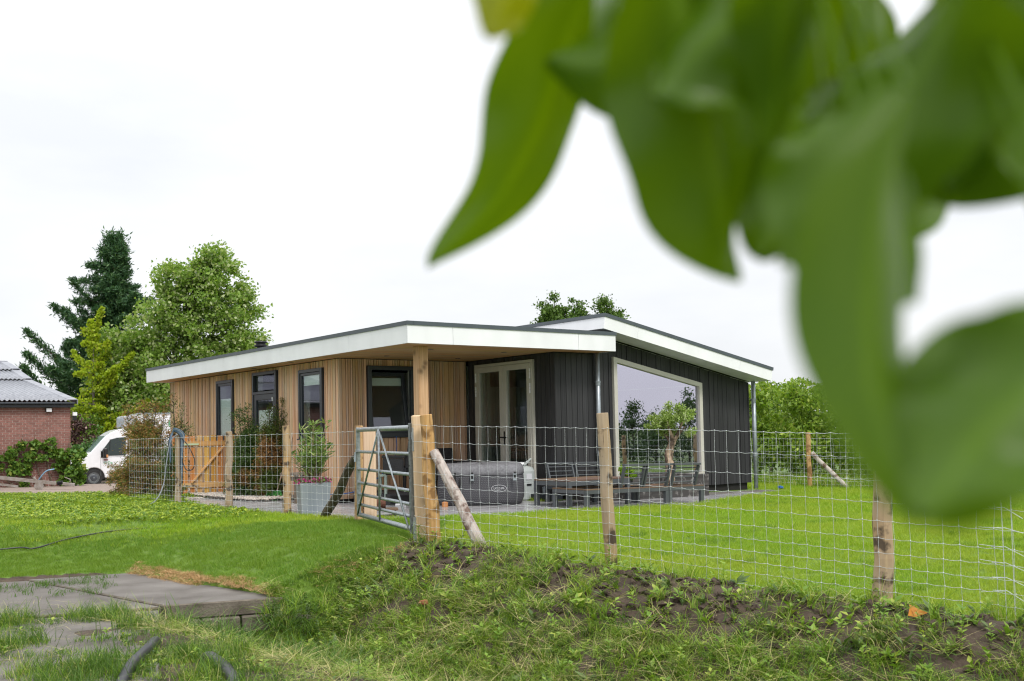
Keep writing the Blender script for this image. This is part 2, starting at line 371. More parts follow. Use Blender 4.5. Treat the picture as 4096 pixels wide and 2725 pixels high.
def terrain(x, y):
    x = np.asarray(x, float); y = np.asarray(y, float)
    t, s = st(x, y); g = G(x, y)
    # right: lawn runs down to the fence, then the ditch bank
    zf = zfence(t)
    lawn = np.where(s > -4.0, g + (zf - g) * sstep(-4.0, -0.1, s), g)
    prof = zf + (-1.02 - zf) * sstep(0.0, 2.25, s) + 0.05 * sstep(-.3, .25, s) * (1 - sstep(.25, .8, s))
    up = sstep(2.45, 3.25, s)
    bank = np.where(s < 2.45, prof, -1.02 + 0.52 * up)
    right = np.where(s < -0.25, lawn, np.where(s < 0.0, lawn + (bank - lawn) * sstep(-.25, 0, s), bank))
    lump = (vnoise(x, y, 2.2, 1) - .5) * 0.10 + (vnoise(x, y, 6.0, 2) - .5) * 0.06 + (vnoise(x, y, 14.0, 5) - .5) * 0.025
    right = right + lump * sstep(-0.15, 0.35, s)
    # left: lawn slopes from the gate line to the concrete slab
    l = np.interp(s, [-1.2, 0.0, 1.0, 1.75, 2.0], [0, 0, 0.45, 1.0, 1.06])
    left = g + (-0.42 - g) * np.clip(l, 0, 1) - 0.10 * sstep(1.72, 1.95, s)
    left = np.where(s > 1.95, -0.52, left) + (vnoise(x, y, .8, 3) - .5) * 0.03 * (s < 1.6)
    far_l = sstep(-4.3, -5.2, x)
    dl = (y - YL(x)) * 0.95
    left_flat = np.where(dl > 0, g + (-0.42 - g) * (1 - sstep(0.0, 2.6, dl)), -0.42 - 0.10 * sstep(0.0, -0.2, dl))
    left = left * (1 - far_l) + left_flat * far_l
    dit = np.where((s > 1.75) & (s < 3.05), 1.0, 0.0) * sstep(-1.9, -0.9, t)
    left = left * (1 - dit) + (-1.02) * dit
    w = sstep(-0.42, -0.02, t)
    z = left * (1 - w) + right * w
    z = np.where(s < -0.3, lawn, z)
    tin = inpoly(x, y, TERR)
    z = np.where(tin, G(x, y) - 0.06, z)
    return z
xs = np.concatenate([[-600, -300, -150, -90, -60, -45, -35], np.arange(-30, -14, 0.8), np.arange(-14, 7, 0.09), np.arange(7, 24, 0.5), [26, 30, 36, 45, 60, 90, 150, 300, 600]])
ys = np.concatenate([[-300, -120, -40, -15, -5, -2, 0, 1, 2, 3], np.arange(3.5, 5.5, 0.25), np.arange(5.5, 16.5, 0.09), np.arange(16.5, 30, 0.25), np.arange(30, 60, 1.5), [65, 75, 90, 120, 180, 300, 600, 1000]])
XX, YY = np.meshgrid(xs, ys)
ZZ = terrain(XX, YY)
nx, ny = len(xs), len(ys)
GV = np.stack([XX.ravel(), YY.ravel(), ZZ.ravel()], 1)
ii = (np.arange(ny - 1)[:, None] * nx + np.arange(nx - 1)[None, :])
GF = np.stack([ii, ii + 1, ii + 1 + nx, ii + nx], -1).reshape(-1, 4)
cxx = (XX[:-1, :-1] + XX[1:, 1:]).ravel() / 2; cyy = (YY[:-1, :-1] + YY[1:, 1:]).ravel() / 2
ct, cs = st(cxx, cyy)
def is_lawn(x, y):
    t, s = st(x, y)
    right = (s < -0.02 + 0.14 * (vnoise(x, y, 1.3, 8) - .5)) & (t > -0.3)
    left = (t <= -0.16 + 0.12 * (vnoise(x, y, 2.0, 4) - .5)) & np.where(x > -4.66, s < np.where(t > -.6, 1.66, 1.82), y > YL(x))
    far = y > 15
    return (right | left | (s < -0.3)) & ~inpoly(x, y, TERR)
DRIVE = lambda x, y: (y > 23.55 + 0.12 * np.sin(x * 2) + 0.10 * (x + 8)) & (x < -3) & (y < 60)
def is_bank(x, y):
    t, s = st(x, y)
    return (~is_lawn(x, y)) & (s > -0.4) & ~inpoly(x, y, TERR)
fl = is_lawn(cxx, cyy); fb = is_bank(cxx, cyy); fd = DRIVE(cxx, cyy); ft = inpoly(cxx, cyy, TERR)
near = (cyy < 30) & (np.abs(cxx) < 24) & (cyy > 3)
reg = np.where(fd & (cyy < 60) & (cxx > -30), 2, np.where(~near, 3, np.where(fb, 1, 0)))
def ground_piece(name, mask, mat):
    F = GF[mask]; u, inv = np.unique(F, return_inverse=True)
    o = np_mesh(name, GV[u], inv.reshape(-1, 4), mat)
    o.data.polygons.foreach_set('use_smooth', [True] * len(o.data.polygons))
    o['kind'] = 'structure'
    return o
ground_piece('lawn', reg == 0, M['lawn_base'])
ground_piece('soil_bank', reg == 1, M['soil'])
ground_piece('driveway', reg == 2, M['paver'])
ground_piece('field', reg == 3, M['field'])

# ------------------------------------------------------------------ the bungalow
YAW = 0.6486
P0 = Vector((-1.5604, 15.854, 0))
CU = Vector((math.cos(YAW), math.sin(YAW), 0)); CV = Vector((-math.sin(YAW), math.cos(YAW), 0))
def hw(u, v, z=0.0): return P0 + CU * u + CV * v + Vector((0, 0, z))
house = empty('bungalow', P0, YAW)
tag(house, 'low modern bungalow with larch slat and black timber walls under white roof fascias', 'house')
SOF, TOP, LU, LV = 2.535, 2.869, 4.26, 12.06
WU, WVL, WVC, IU, BV, RU = 0.497, 11.84, 3.156, 3.269, 0.507, 8.36
RU1, RZ1, RU2, RZ2 = 4.035, 3.194, 8.491, 2.337
sl = (RZ2 - RZ1) / (RU2 - RU1); slA = math.atan(sl)
def hp(mb, name, mat, bevel=0.0, smooth=False, parent=None): return mb.build(name, mat, parent or house, bevel=bevel, smooth=smooth)
# windows / doors as rectangles on their wall: (a0, a1, z0, z1)
W1 = (7.878, 8.808, 1.10, 2.40); D2 = (5.70, 6.85, 0.02, 2.47); W3 = (3.736, 4.706, 1.10, 2.40)
K = (1.07, 2.05, 1.10, 2.41)
DR = (1.069, 2.851, 0.10, 2.44)
# core walls (dark, behind the cladding), with the openings left free
def wall_core(name, fixed, axis, a0, a1, z0, z1, holes, thick, mat):
    mb = MB()
    cuts = sorted(holes)
    def put(p, q, lo, hi):
        if q - p < 1e-3 or hi - lo < 1e-3: return
        if axis == 'v': mb.box(fixed + 0.03, fixed + thick, p, q, lo, hi)
        else: mb.box(p, q, fixed + 0.03, fixed + thick, lo, hi)
    cur = a0
    for h in cuts:
        put(cur, h[0], z0, z1); put(h[0], h[1], z0, h[2]); put(h[0], h[1], h[3], z1); cur = h[1]
    put(cur, a1, z0, z1)
    return hp(mb, name, mat)
wall_core('wall', WU, 'v', WVC + 0.2, WVL, 0.05, SOF - .01, [W1, D2, W3], 0.2, M['int_wall'])
wall_core('wall', WVC, 'u', WU + 0.03, IU - 0.0, 0.05, SOF - .01, [K], 0.2, M['int_wall'])
wall_core('wall', IU, 'v', BV + 0.2, WVC, 0.05, SOF - .01, [DR], 0.2, M['int_wall'])
wt = lambda u: RZ1 + sl * (u - RU1) - 0.30            # underside of the sloping roof at u
BW = (4.624, 6.934, 0.22)                            # big window u0,u1,z0 ; its head follows the roof slope
bwz = lambda u: 2.478 - 0.1946 * (u - 4.624)
mb = MB()
def vprism(u0, u1, v0, v1, zl, zh):                    # wall piece whose top follows functions
    mb.add([(u0,v0,zl(u0)),(u1,v0,zl(u1)),(u1,v1,zl(u1)),(u0,v1,zl(u0)),(u0,v0,zh(u0)),(u1,v0,zh(u1)),(u1,v1,zh(u1)),(u0,v1,zh(u0))],
           [(0,3,2,1),(4,5,6,7),(0,1,5,4),(1,2,6,5),(2,3,7,6),(3,0,4,7)])
vprism(IU + .03, 4.26, BV + .03, BV + .2, lambda u: 0.07, lambda u: SOF - .01)
vprism(4.262, BW[0], BV + .03, BV + .2, lambda u: 0.07, wt)
vprism(BW[0], BW[1], BV + .03, BV + .2, lambda u: 0.07, lambda u: BW[2])
vprism(BW[0], BW[1], BV + .03, BV + .2, bwz, wt)
vprism(BW[1], RU - .02, BV + .03, BV + .2, lambda u: 0.07, wt)
hp(mb, 'wall', M['int_wall'])
# back and far side walls
mb = MB(); mb.box(WU + .03, 4.26, WVL - .2, WVL, 0, SOF - .01); vprism(4.262, RU - .02, WVL - .2, WVL, lambda u: 0.0, wt); mb.box(RU - .22, RU - .02, BV + .2, WVL - .2, 0, 2.05)
hp(mb, 'wall', M['int_wall'])
mb = MB(); mb.box(WU + .25, RU - .25, WVC + .22, WVL - .22, 0.02, 0.06); mb.box(IU + .25, RU - .25, BV + .22, WVC + .21, 0.02, 0.06)
hp(mb, 'floor', M['int_floor'])
mb = MB(); mb.box(WU + .2, 4.1, WVC + .2, WVL - .2, SOF + .02, SOF + .05); mb.box(4.12, RU - .22, BV + .2, WVL - .2, 2.02, 2.03) if False else None
hp(mb, 'ceiling', M['int_wall'])
mb = MB(); mb.box(4.06, 4.14, 3.6, 9.0, .06, 2.53); hp(mb, 'wall', M['int_wall'])          # partition between the two wings
mb = MB(); mb.box(RU-2.9, RU-.25, 6.0, 6.1, .06, 2.2); hp(mb, 'wall', M['int_wall'])
# plinth
mb = MB(); mb.box(IU + .06, RU - .08, BV + .05, BV + .1, -.14, .05); mb.box(IU + .05, IU + .1, BV + .05, WVC, -.14, .02); mb.box(WU + .06, WU + .1, WVC, WVL, -.14, .03); mb.box(WU+.06, IU, WVC+.06, WVC + .1, -.14, .03)
hp(mb, 'plinth', M['dark'])
# black membrane behind the cladding
def membrane(fixed, axis, a0, a1, z0, z1, holes, ztop=None):
    mb = MB(); cur = a0
    def put(p, q, lo, hi0, hi1):
        if q - p < 1e-3 or hi0 - lo < 1e-3: return
        f = fixed + 0.0285
        if axis == 'v': mb.add([(f, p, lo), (f, q, lo), (f, q, hi1), (f, p, hi0)], [(0, 1, 2, 3)])
        else: mb.add([(p, f, lo), (q, f, lo), (q, f, hi1), (p, f, hi0)], [(0, 1, 2, 3)])
    tz = ztop or (lambda a: z1)
    for h in sorted(holes, key=lambda h: h[0]):
        put(cur, h[0], z0, tz(cur), tz(h[0])); put(h[0], h[1], z0, h[2], h[2])
        if callable(h[3]): mb.add([(h[0], fixed + .0285, h[3](h[0])), (h[1], fixed + .0285, h[3](h[1])), (h[1], fixed + .0285, tz(h[1])), (h[0], fixed + .0285, tz(h[0]))], [(0, 1, 2, 3)])
        else: put(h[0], h[1], h[3], tz(h[0]), tz(h[1]))
        cur = h[1]
    put(cur, a1, z0, tz(cur), tz(a1)); hp(mb, 'membrane', M['dark'])
membrane(WU, 'v', WVC + .03, WVL, .03, SOF - .012, [W1, D2, W3]); membrane(WVC, 'u', WU + .03, IU, .03, SOF - .012, [K]); membrane(IU, 'v', BV + .03, WVC, .03, SOF - .012, [DR])
membrane(BV, 'u', IU + .03, 4.28, .045, SOF - .012, []); membrane(BV, 'u', 4.28, RU - .01, .045, 0, [(BW[0], BW[1], BW[2], bwz)], ztop=lambda u: wt(u) - .012)
# --- larch slats: each one a board of its own
def slats(axis, fixed, a0, a1, z0, z1, holes, mat, widths, gap, name, ztop=None, depth=0.028):
    a = a0 + 0.004
    while a < a1 - 0.012:
        w = rnd.choice(widths); b = min(a + w, a1 - 0.003)
        for h in holes:                                # never bridge an opening edge
            for e in (h[0], h[1]):
                if a + 0.012 < e < b: b = e
        mid = (a + b) / 2; spans = [(z0, z1 if ztop is None else None)]
        for h in holes:
            if h[0] - 1e-4 <= mid <= h[1] + 1e-4:
                top_h = h[3] if not callable(h[3]) else None
                spans = [(z0, h[2] - .003), ((h[3](mid) + .012) if callable(h[3]) else h[3] + .003, z1 if ztop is None else None)]
        d = depth * rnd.choice([0.72, 1.0, 1.0])
        for lo, hi in spans:
            L = (b - gap) - a
            if L < 0.006: continue
            if hi is not None:
                if hi - lo < .03: continue
                h0 = h1 = hi
            else:
                h0, h1 = ztop(a), ztop(b - gap)
                if min(h0, h1) - lo < .03: continue
            m_ = MB(); Wd = L / 2; H0, H1 = h0 - lo, h1 - lo
            if axis == 'v':  # faces -u
                m_.add([(0,Wd,0),(0,-Wd,0),(-d,-Wd,0),(-d,Wd,0),(0,Wd,H1),(0,-Wd,H0),(-d,-Wd,H0),(-d,Wd,H1)], [(0,3,2,1),(4,5,6,7),(0,1,5,4),(1,2,6,5),(2,3,7,6),(3,0,4,7)][0:6])
                loc = (fixed + 0.028, a + Wd, lo)
            else:            # faces -v
                m_.add([(-Wd,0,0),(Wd,0,0),(Wd,-d,0),(-Wd,-d,0),(-Wd,0,H0),(Wd,0,H1),(Wd,-d,H1),(-Wd,-d,H0)], [(0,1,2,3),(4,7,6,5),(0,4,5,1),(1,5,6,2),(2,6,7,3),(3,7,4,0)])
                loc = (a + Wd, fixed + 0.028, lo)
            m_.build(name, mat, house, loc=loc)
        a = b
LW = [0.04, 0.04, 0.04, 0.055, 0.055, 0.08, 0.11]
slats('v', WU, WVC + .0, WVL, 0.03, SOF - 0.012, [W1, D2, W3], M['slat'], LW, 0.0105, 'slat')
slats('u', WVC, WU + 0.01, IU - 0.02, 0.03, SOF - 0.012, [K], M['slat'], LW, 0.0105, 'slat')
slats('v', IU, BV + .0, WVC - .03, 0.03, SOF - 0.012, [DR], M['black_wood'], [0.125], 0.009, 'plank')
slats('u', BV, IU + 0.01, 4.29, 0.045, SOF - 0.012, [], M['black_wood'], [0.125], 0.009, 'plank')
slats('u', BV, 4.29, RU, 0.045, None, [(BW[0], BW[1], BW[2], bwz)], M['black_wood'], [0.125], 0.009, 'plank', ztop=lambda u: wt(u) - 0.012)
# wall above the flat roof, facing left, seen under the high eave
mb = MB(); mb.box(4.27, 4.30, BV + .03, 11.8, 2.50, 2.90); hp(mb, 'wall', M['black_wood'])
# --- frames
def frame_v(name, fixed, r, fw, mat, d0=-0.045, d1=0.04, bars=(), bar_h=0.05):
    a0, a1, z0, z1 = r; m_ = MB()
    m_.box(fixed + d0, fixed + d1, a0, a0 + fw, z0, z1); m_.box(fixed + d0, fixed + d1, a1 - fw, a1, z0, z1)
    m_.box(fixed + d0, fixed + d1, a0 + fw, a1 - fw, z0, z0 + fw); m_.box(fixed + d0, fixed + d1, a0 + fw, a1 - fw, z1 - fw, z1)
    for b in bars: m_.box(fixed + d0, fixed + d1, a0 + fw, a1 - fw, b, b + bar_h)
    return hp(m_, name, mat, bevel=0.004)
def pane_v(fixed, r, parent, mat=None, off=0.012):
    a0, a1, z0, z1 = r; m_ = MB(); m_.box(fixed + off, fixed + off + .012, a0, a1, z0, z1)
    return m_.build('pane', mat or M['glass'], parent)
def blind_v(fixed, r, parent, off=.024):
    a0, a1, z0, z1 = r; m_ = MB(); m_.box(fixed + off, fixed + off + .012, a0, a1, z0, z1); m_.box(fixed+off-.004, fixed+off+.016, a0, a1, z0-.02, z0)
    return m_.build('roller_blind', M['blind'], parent)
for r, bl in ((W1, (1.16, 2.0)), (W3, (2.10, 2.33))):
    f = frame_v('window', WU, r, 0.062, M['anthr'])
    m_ = MB(); i = (r[0] + .066, r[1] - .066, r[2] + .066, r[3] - .066)
    m_.box(WU - .030, WU + .02, i[0], i[0] + .05, i[2], i[3]); m_.box(WU - .030, WU + .02, i[1] - .05, i[1], i[2], i[3]); m_.box(WU - .030, WU + .02, i[0] + .05, i[1] - .05, i[2], i[2] + .05); m_.box(WU - .030, WU + .02, i[0] + .05, i[1] - .05, i[3] - .05, i[3])
    m_.build('sash', M['anthr'], f, bevel=.004)
    pane_v(WU, (i[0] + .05, i[1] - .05, i[2] + .05, i[3] - .05), f, off=-.004)
    blind_v(WU, (i[0] + .05, i[1] - .05, bl[0] + .02, bl[1]), f)
    m_ = MB(); m_.box(WU - .075, WU - .046, r[0] - .02, r[1] + .02, r[2] - .012, r[2] + .012); m_.build('sill', M['anthr'], f)
f = frame_v('garden_door', WU, D2, 0.062, M['anthr'], bars=(2.02,), bar_h=.055)
pane_v(WU, (5.80, 6.75, 2.10, 2.39), f)
m_ = MB(); dz = (5.765, 6.785, .07, 2.015)
m_.box(WU - .03, WU + .02, 5.765, 5.875, .08, 2.017); m_.box(WU - .03, WU + .02, 6.675, 6.785, .08, 2.017); m_.box(WU - .03, WU + .02, 5.876, 6.674, 1.905, 2.017); m_.box(WU - .03, WU + .02, 5.876, 6.674, .08, .98)
m_.build('door_leaf', M['anthr'], f, bevel=.004)
pane_v(WU, (5.876, 6.674, .985, 1.90), f, off=-.004); blind_v(WU, (5.88, 6.67, 1.0, 1.7), f)
for z in (1.86, 1.66):
    m_ = MB(); m_.tube([(WU - .055, 5.83, z), (WU - .055, 5.83, z + .08)], .014, 8); m_.build('hinge', M['white'], f)
# kitchen window with tilted sash in the porch wall
a0, a1, z0, z1 = K; m_ = MB(); fw = .075
m_.box(a0, a0 + fw, WVC - .045, WVC + .04, z0, z1); m_.box(a1 - fw, a1, WVC - .045, WVC + .04, z0, z1); m_.box(a0 + fw, a1 - fw, WVC - .045, WVC + .04, z0, z0 + .09); m_.box(a0 + fw, a1 - fw, WVC - .045, WVC + .04, z1 - fw, z1)
kf = hp(m_, 'window', M['anthr'], bevel=.004)
TM = Matrix.Translation((0, WVC + .02, z0 + .09)) @ Matrix.Rotation(R(-8.5), 4, 'X')
sw0, sw1, sh = a0 + fw + .004, a1 - fw - .004, z1 - z0 - .18
m_ = MB(); q = .07
m_.box(sw0, sw0 + q, 0, .05, 0, sh, TM); m_.box(sw1 - q, sw1, 0, .05, 0, sh, TM); m_.box(sw0 + q, sw1 - q, 0, .05, 0, q, TM); m_.box(sw0 + q, sw1 - q, 0, .05, sh - q, sh, TM)
sa = m_.build('tilted_sash', M['anthr'], kf, bevel=.004)
m_ = MB(); m_.box(sw0 + q, sw1 - q, .02, .032, q, sh - q, TM); m_.build('pane', M['glass'], kf)
m_ = MB(); m_.box(a0 + .07, a1 - .07, WVC + .23, WVC + .245, 2.06, 2.20); m_.build('roller_blind', M['blind'], kf)
# french doors
m_ = MB(); fw = .055; y0, y1, z0, z1 = DR
m_.box(IU - .045, IU + .05, y0, y0 + fw, z0, z1); m_.box(IU - .045, IU + .05, y1 - fw, y1, z0, z1); m_.box(IU - .045, IU + .05, y0 + fw, y1 - fw, z1 - fw, z1); m_.box(IU - .045, IU + .05, y0 + fw, y1 - fw, z0, z0 + .03)
fd_ = hp(m_, 'french_door', M['beige'], bevel=.004)
mid = 1.945
for (b0, b1) in ((y0 + fw + .004, mid - .002), (mid + .002, y1 - fw - .004)):
    m_ = MB(); q = .105; zl, zh = z0 + .034, z1 - fw - .004
    m_.box(IU - .055, IU + .03, b0, b0 + q, zl, zh); m_.box(IU - .055, IU + .03, b1 - q, b1, zl, zh); m_.box(IU - .055, IU + .03, b0 + q, b1 - q, zl, zl + .12); m_.box(IU - .055, IU + .03, b0 + q, b1 - q, zh - .1, zh)
    dl = m_.build('door_leaf', M['beige'], fd_, bevel=.004)
    m_ = MB(); m_.box(IU - .02, IU - .006, b0 + q, b1 - q, zl + .12, zh - .1); m_.build('pane', M['glass'], fd_)
m_ = MB(); m_.box(IU - .062, IU - .054, 1.895, 1.93, 0.93, 1.17); m_.tube([(IU - .07, 1.912, 1.06), (IU - .11, 1.912, 1.06)], .012, 8); m_.tube([(IU - .105, 1.98, 1.062), (IU - .105, 1.78, 1.058)], .012, 8)
m_.build('door_handle', M['black'], fd_)
for yy in (y0 + .055, y1 - .06):
    for zz in (2.10, 1.84, 0.3):
        m_ = MB()
        for k in range(3): m_.tube([(IU - .062, yy, zz + k * .062), (IU - .062, yy, zz + k * .062 + .056)], .014, 8)
        m_.build('hinge', M['white'], fd_)
mb = MB(); mb.box(IU - .30, IU - .04, BV - .2, WVC - .05, -.12, .075); hp(mb, 'door_step', M['anthr'])
# big picture window with sloped head
def quad_frame(u0, u1, zb, zt, w, d0, d1):
    o = [(u0, zb), (u1, zb), (u1, zt(u1)), (u0, zt(u0))]
    t2 = lambda u: zt(u) - w * 1.02
    i = [(u0 + w, zb + w), (u1 - w, zb + w), (u1 - w, t2(u1 - w)), (u0 + w, t2(u0 + w))]
    m_ = MB()
    for k in range(4):
        a, b, c, d = o[k], o[(k+1) % 4], i[(k+1) % 4], i[k]
        m_.add([(p[0], BV + d0, p[1]) for p in (a, b, c, d)] + [(p[0], BV + d1, p[1]) for p in (a, b, c, d)], [(0,1,2,3),(7,6,5,4),(0,4,5,1),(1,5,6,2),(2,6,7,3),(3,7,4,0)])
    return m_, i
m_, inn = quad_frame(BW[0], BW[1], BW[2], bwz, .082, -.05, .06)
bf = hp(m_, 'picture_window', M['beige'])
m_ = MB(); m_.prism([(p[0], BV + .005, p[1]) for p in inn], (0, .016, 0)); m_.build('pane', M['glass_big'], bf)
# --- roofs
mb = MB(); mb.box(.03, LU - .03, .03, LV - .03, SOF + .02, TOP - .02); hp(mb, 'flat_roof', M['zinc_roof'])
jl = [0.0, 1.846, 4.495, 7.193, 9.6, LV]
for i in range(5):
    mb = MB(); mb.box(0, .03, jl[i] + .003 + (.03 if i == 0 else 0), jl[i+1] - .003, SOF - .004, TOP - .062); hp(mb, 'fascia_panel', M['white'])
jf = [0.0, 0.827, 3.404, LU]
for i in range(3):
    mb = MB(); mb.box(jf[i] + (.0 if i == 0 else .003), jf[i+1] - .003, 0, .03, SOF - .004, TOP - .062); hp(mb, 'fascia_panel', M['white'])
mb = MB(); mb.box(LU - .03, LU, .033, LV, SOF - .004, TOP - .062); hp(mb, 'fascia_panel', M['white'])
mb = MB(); mb.box(0, LU, LV - .03, LV - .003, SOF - .002, TOP - .064); hp(mb, 'fascia_panel', M['white'])
mb = MB(); mb.box(-.014, .10, -.014, LV + .014, TOP - .062, TOP); mb.box(.102, LU + .014, -.014, .10, TOP - .062, TOP); mb.box(LU - .1, LU + .014, .102, LV + .014, TOP - .062, TOP); mb.box(.102, LU - .102, LV - .1, LV + .014, TOP - .062, TOP)
hp(mb, 'roof_trim', M['trim'])
# soffit boards
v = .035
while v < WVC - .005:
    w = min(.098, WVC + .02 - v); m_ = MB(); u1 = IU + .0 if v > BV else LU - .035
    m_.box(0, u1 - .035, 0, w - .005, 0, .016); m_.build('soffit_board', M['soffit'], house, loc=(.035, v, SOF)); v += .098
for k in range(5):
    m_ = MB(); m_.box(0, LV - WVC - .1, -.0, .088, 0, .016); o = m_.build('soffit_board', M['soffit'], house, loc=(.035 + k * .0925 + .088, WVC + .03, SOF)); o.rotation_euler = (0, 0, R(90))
for (u, v) in ((1.066, 2.438), (0.988, .898), (2.527, .962), (2.624, 2.523), (.27, 4.6), (.27, 6.3), (.27, 8.0), (.27, 9.8)):
    m_ = MB(); m_.lathe([(.045, -.006), (.05, -.003), (.05, .0), (.03, .002)], 14); m_.build('downlight', M['anthr'], house, loc=(u, v, SOF))
# sloping roof
RM = Matrix.Translation((RU1, 0, RZ1)) @ Matrix.Rotation(-slA, 4, 'Y')
RL = math.hypot(RU2 - RU1, RZ2 - RZ1); TH = .275; RV = 12.0
mb = MB(); mb.box(.03, RL - .03, .03, RV - .03, -TH + .02, -.02, RM); hp(mb, 'sloping_roof', M['zinc_roof'])
for a, b in ((0, .815), (.818, 3.58), (3.583, RL)):
    mb = MB(); mb.box(a, b, 0, .03, -TH, -.062, RM); hp(mb, 'fascia_panel', M['white'])
for k in range(4):
    mb = MB(); mb.box(0, .03, .032 + k * 3, .029 + (k + 1) * 3, -TH, -.062, RM); hp(mb, 'fascia_panel', M['white'])
mb = MB(); mb.box(RL - .03, RL, .032, RV, -TH, -.062, RM); hp(mb, 'fascia_panel', M['white'])
mb = MB(); mb.box(-.014, RL + .014, -.014, .09, -.062, 0, RM); mb.box(-.014, .09, .092, RV, -.062, 0, RM); mb.box(RL - .09, RL + .014, .092, RV, -.062, 0, RM); hp(mb, 'roof_trim', M['trim'])
for a, b in ((.032, .815), (.818, 3.58), (3.583, RL - .032)):
    mb = MB(); mb.box(a, b, .033, BV + .02, -TH + .005, -TH + .02, RM); hp(mb, 'soffit_panel', M['white'])
mb = MB(); mb.box(.033, .30, BV + .022, RV - .1, -TH + .005, -TH + .02, RM); hp(mb, 'soffit_panel', M['white'])
# interior ceiling of the tall room and its lit downlight
mb = MB(); mb.box(.35, RL - .15, BV + .21, 9.0, -TH - .03, -TH - .012, RM); hp(mb, 'ceiling', M['int_wall'])
# oak porch post
mb = MB(); mb.box(-.0875, .0875, -.0875, .0875, 0, SOF + .08); mb.build('porch_post', M['post'], house, loc=(.54, .50, -.08), bevel=.008)
# downpipes with brackets
def downpipe(u, zt, zb, brackets, bend=None):
    m_ = MB(); pts = [(u, BV - .075, zb), (u, BV - .075, zt)]
    if bend: pts += bend
    m_.tube(pts, .042, 12)
    p = hp(m_, 'downpipe', M['zinc'], smooth=True)
    for z in brackets:
        b = MB(); b.tube([(u, BV - .075, z), (u, BV - .075, z + .03)], .052, 12); b.box(u - .006, u + .006, BV - .05, BV + .0, z + .005, z + .025); b.tube([(u, BV-.075, z-.05), (u, BV-.075, z)], .046, 12)
        b.build('pipe_bracket', M['zinc'], p)
downpipe(4.205, 2.536, -.08, (2.0, .75, .12))
downpipe(8.40, wt(8.40) + .02, -.12, (1.70, .62))
# roof vent
m_ = MB(); m_.lathe([(.075, -.1), (.075, .15), (.13, .16), (.14, .19), (.13, .20), (.1, .21), (.1, .235), (.14, .245), (.13, .275), (.05, .285)], 18); m_.build('roof_vent', M['black'], house, loc=(0.99, 7.6, TOP + .06), smooth=True)
# things indoors seen through the glass
def thing_box(name, label, cat, loc, parts):
    e = empty(name, loc, YAW); tag(e, label, cat)
    for pn, mat, bxs in parts:
        m_ = MB()
        for b in bxs: m_.box(*b)
        m_.build(pn, mat, e, bevel=.004)
    return e
tbl = hw(5.35, 3.2, .06)
thing_box('dining_table', 'dining table inside behind the big sloped window', 'table', tbl, [('table_top', M['int_floor'], [(-.9, .9, -.45, .45, .72, .76)]), ('leg', M['black'], [(-.8, -.74, -.4, -.34, 0, .72)]), ('leg', M['black'], [(.74, .8, -.4, -.34, 0, .72)]), ('leg', M['black'], [(-.8, -.74, .34, .4, 0, .72)]), ('leg', M['black'], [(.74, .8, .34, .4, 0, .72)])])
wp = hw(6.95, 5.96, 1.15)
thing_box('wall_picture', 'pale picture on the living room wall inside the big window', 'picture', wp, [('canvas', M['white'], [(-.42, .42, -.03, 0, 0, .6)])])
# terrace deck in the porch
# paving
TP = [Vector((p[0], p[1])) for p in TERR]
terr = empty('terrace', hw(0, 0, 0), YAW); terr['kind'] = 'structure'
from itertools import product
tl, tw = 0.90, 0.30
cnt = 0
for iv in range(-9, 27):
    for iu in range(-4, 10):
        u0 = iu * tl + (iv % 2) * .45; v0 = iv * tw
        cs_ = [hw(u0 + a * tl, v0 + b * tw) for a, b in ((.5, .5), (0, 0), (1, 0), (1, 1), (0, 1))]
        n_in = sum(bool(inpoly(np.array(c.x), np.array(c.y), TERR)) for c in cs_)
        if n_in == 0: continue
        um, vm = u0 + tl / 2, v0 + tw / 2
        if um > IU + .2 and vm > BV + .1: continue
        if um > WU + .1 and vm > WVC + .1: continue
        c = cs_[0]
        m_ = MB(); m_.box(-tl/2 + .002, tl/2 - .002, -tw/2 + .002, tw/2 - .002, -.035, 0)
        o = m_.build('tile', M['tile'], terr, loc=(um, vm, float(G(c.x, c.y)) - .002 + rnd.uniform(-.001, .001)))
        # follow the fall of the ground
        gu = float(G(*(c + CU)[:2]) - G(*(c - CU)[:2])) / 2; gv = float(G(*(c + CV)[:2]) - G(*(c - CV)[:2])) / 2
        o.rotation_euler = (math.atan(gv) + rnd.uniform(-.0015, .0015), -math.atan(gu) + rnd.uniform(-.0015, .0015), 0); cnt += 1
# narrow paving strip along the black wall
for k in range(6):
    c = hw(4.6 + k * .66, -.02); m_ = MB(); m_.box(-.325, .325, -.2, .2, -.05, .004)
    m_.build('kerb_slab', M['concrete'], terr, loc=(4.6 + k * .66, .02 + .0, float(G(c.x, c.y)) + .0))
# low black platform in the porch
pl = tag(empty('low_platform', hw(1.62, 2.45, -.03), YAW), 'low dark ribbed platform in the porch under the wicker chair', 'platform')
for k in range(11):
    m_ = MB(); m_.box(-.92, .92, -.055, .055, 0, .03); m_.build('deck_board', M['black_wood'], pl, loc=(0, -.62 + k * .117, .155))
m_ = MB(); m_.box(-.92, .92, -.68, -.64, 0, .152); m_.box(-.92, -.88, -.64, .6, 0, .152); m_.box(.88, .92, -.64, .6, 0, .152); m_.build('frame', M['black'], pl)

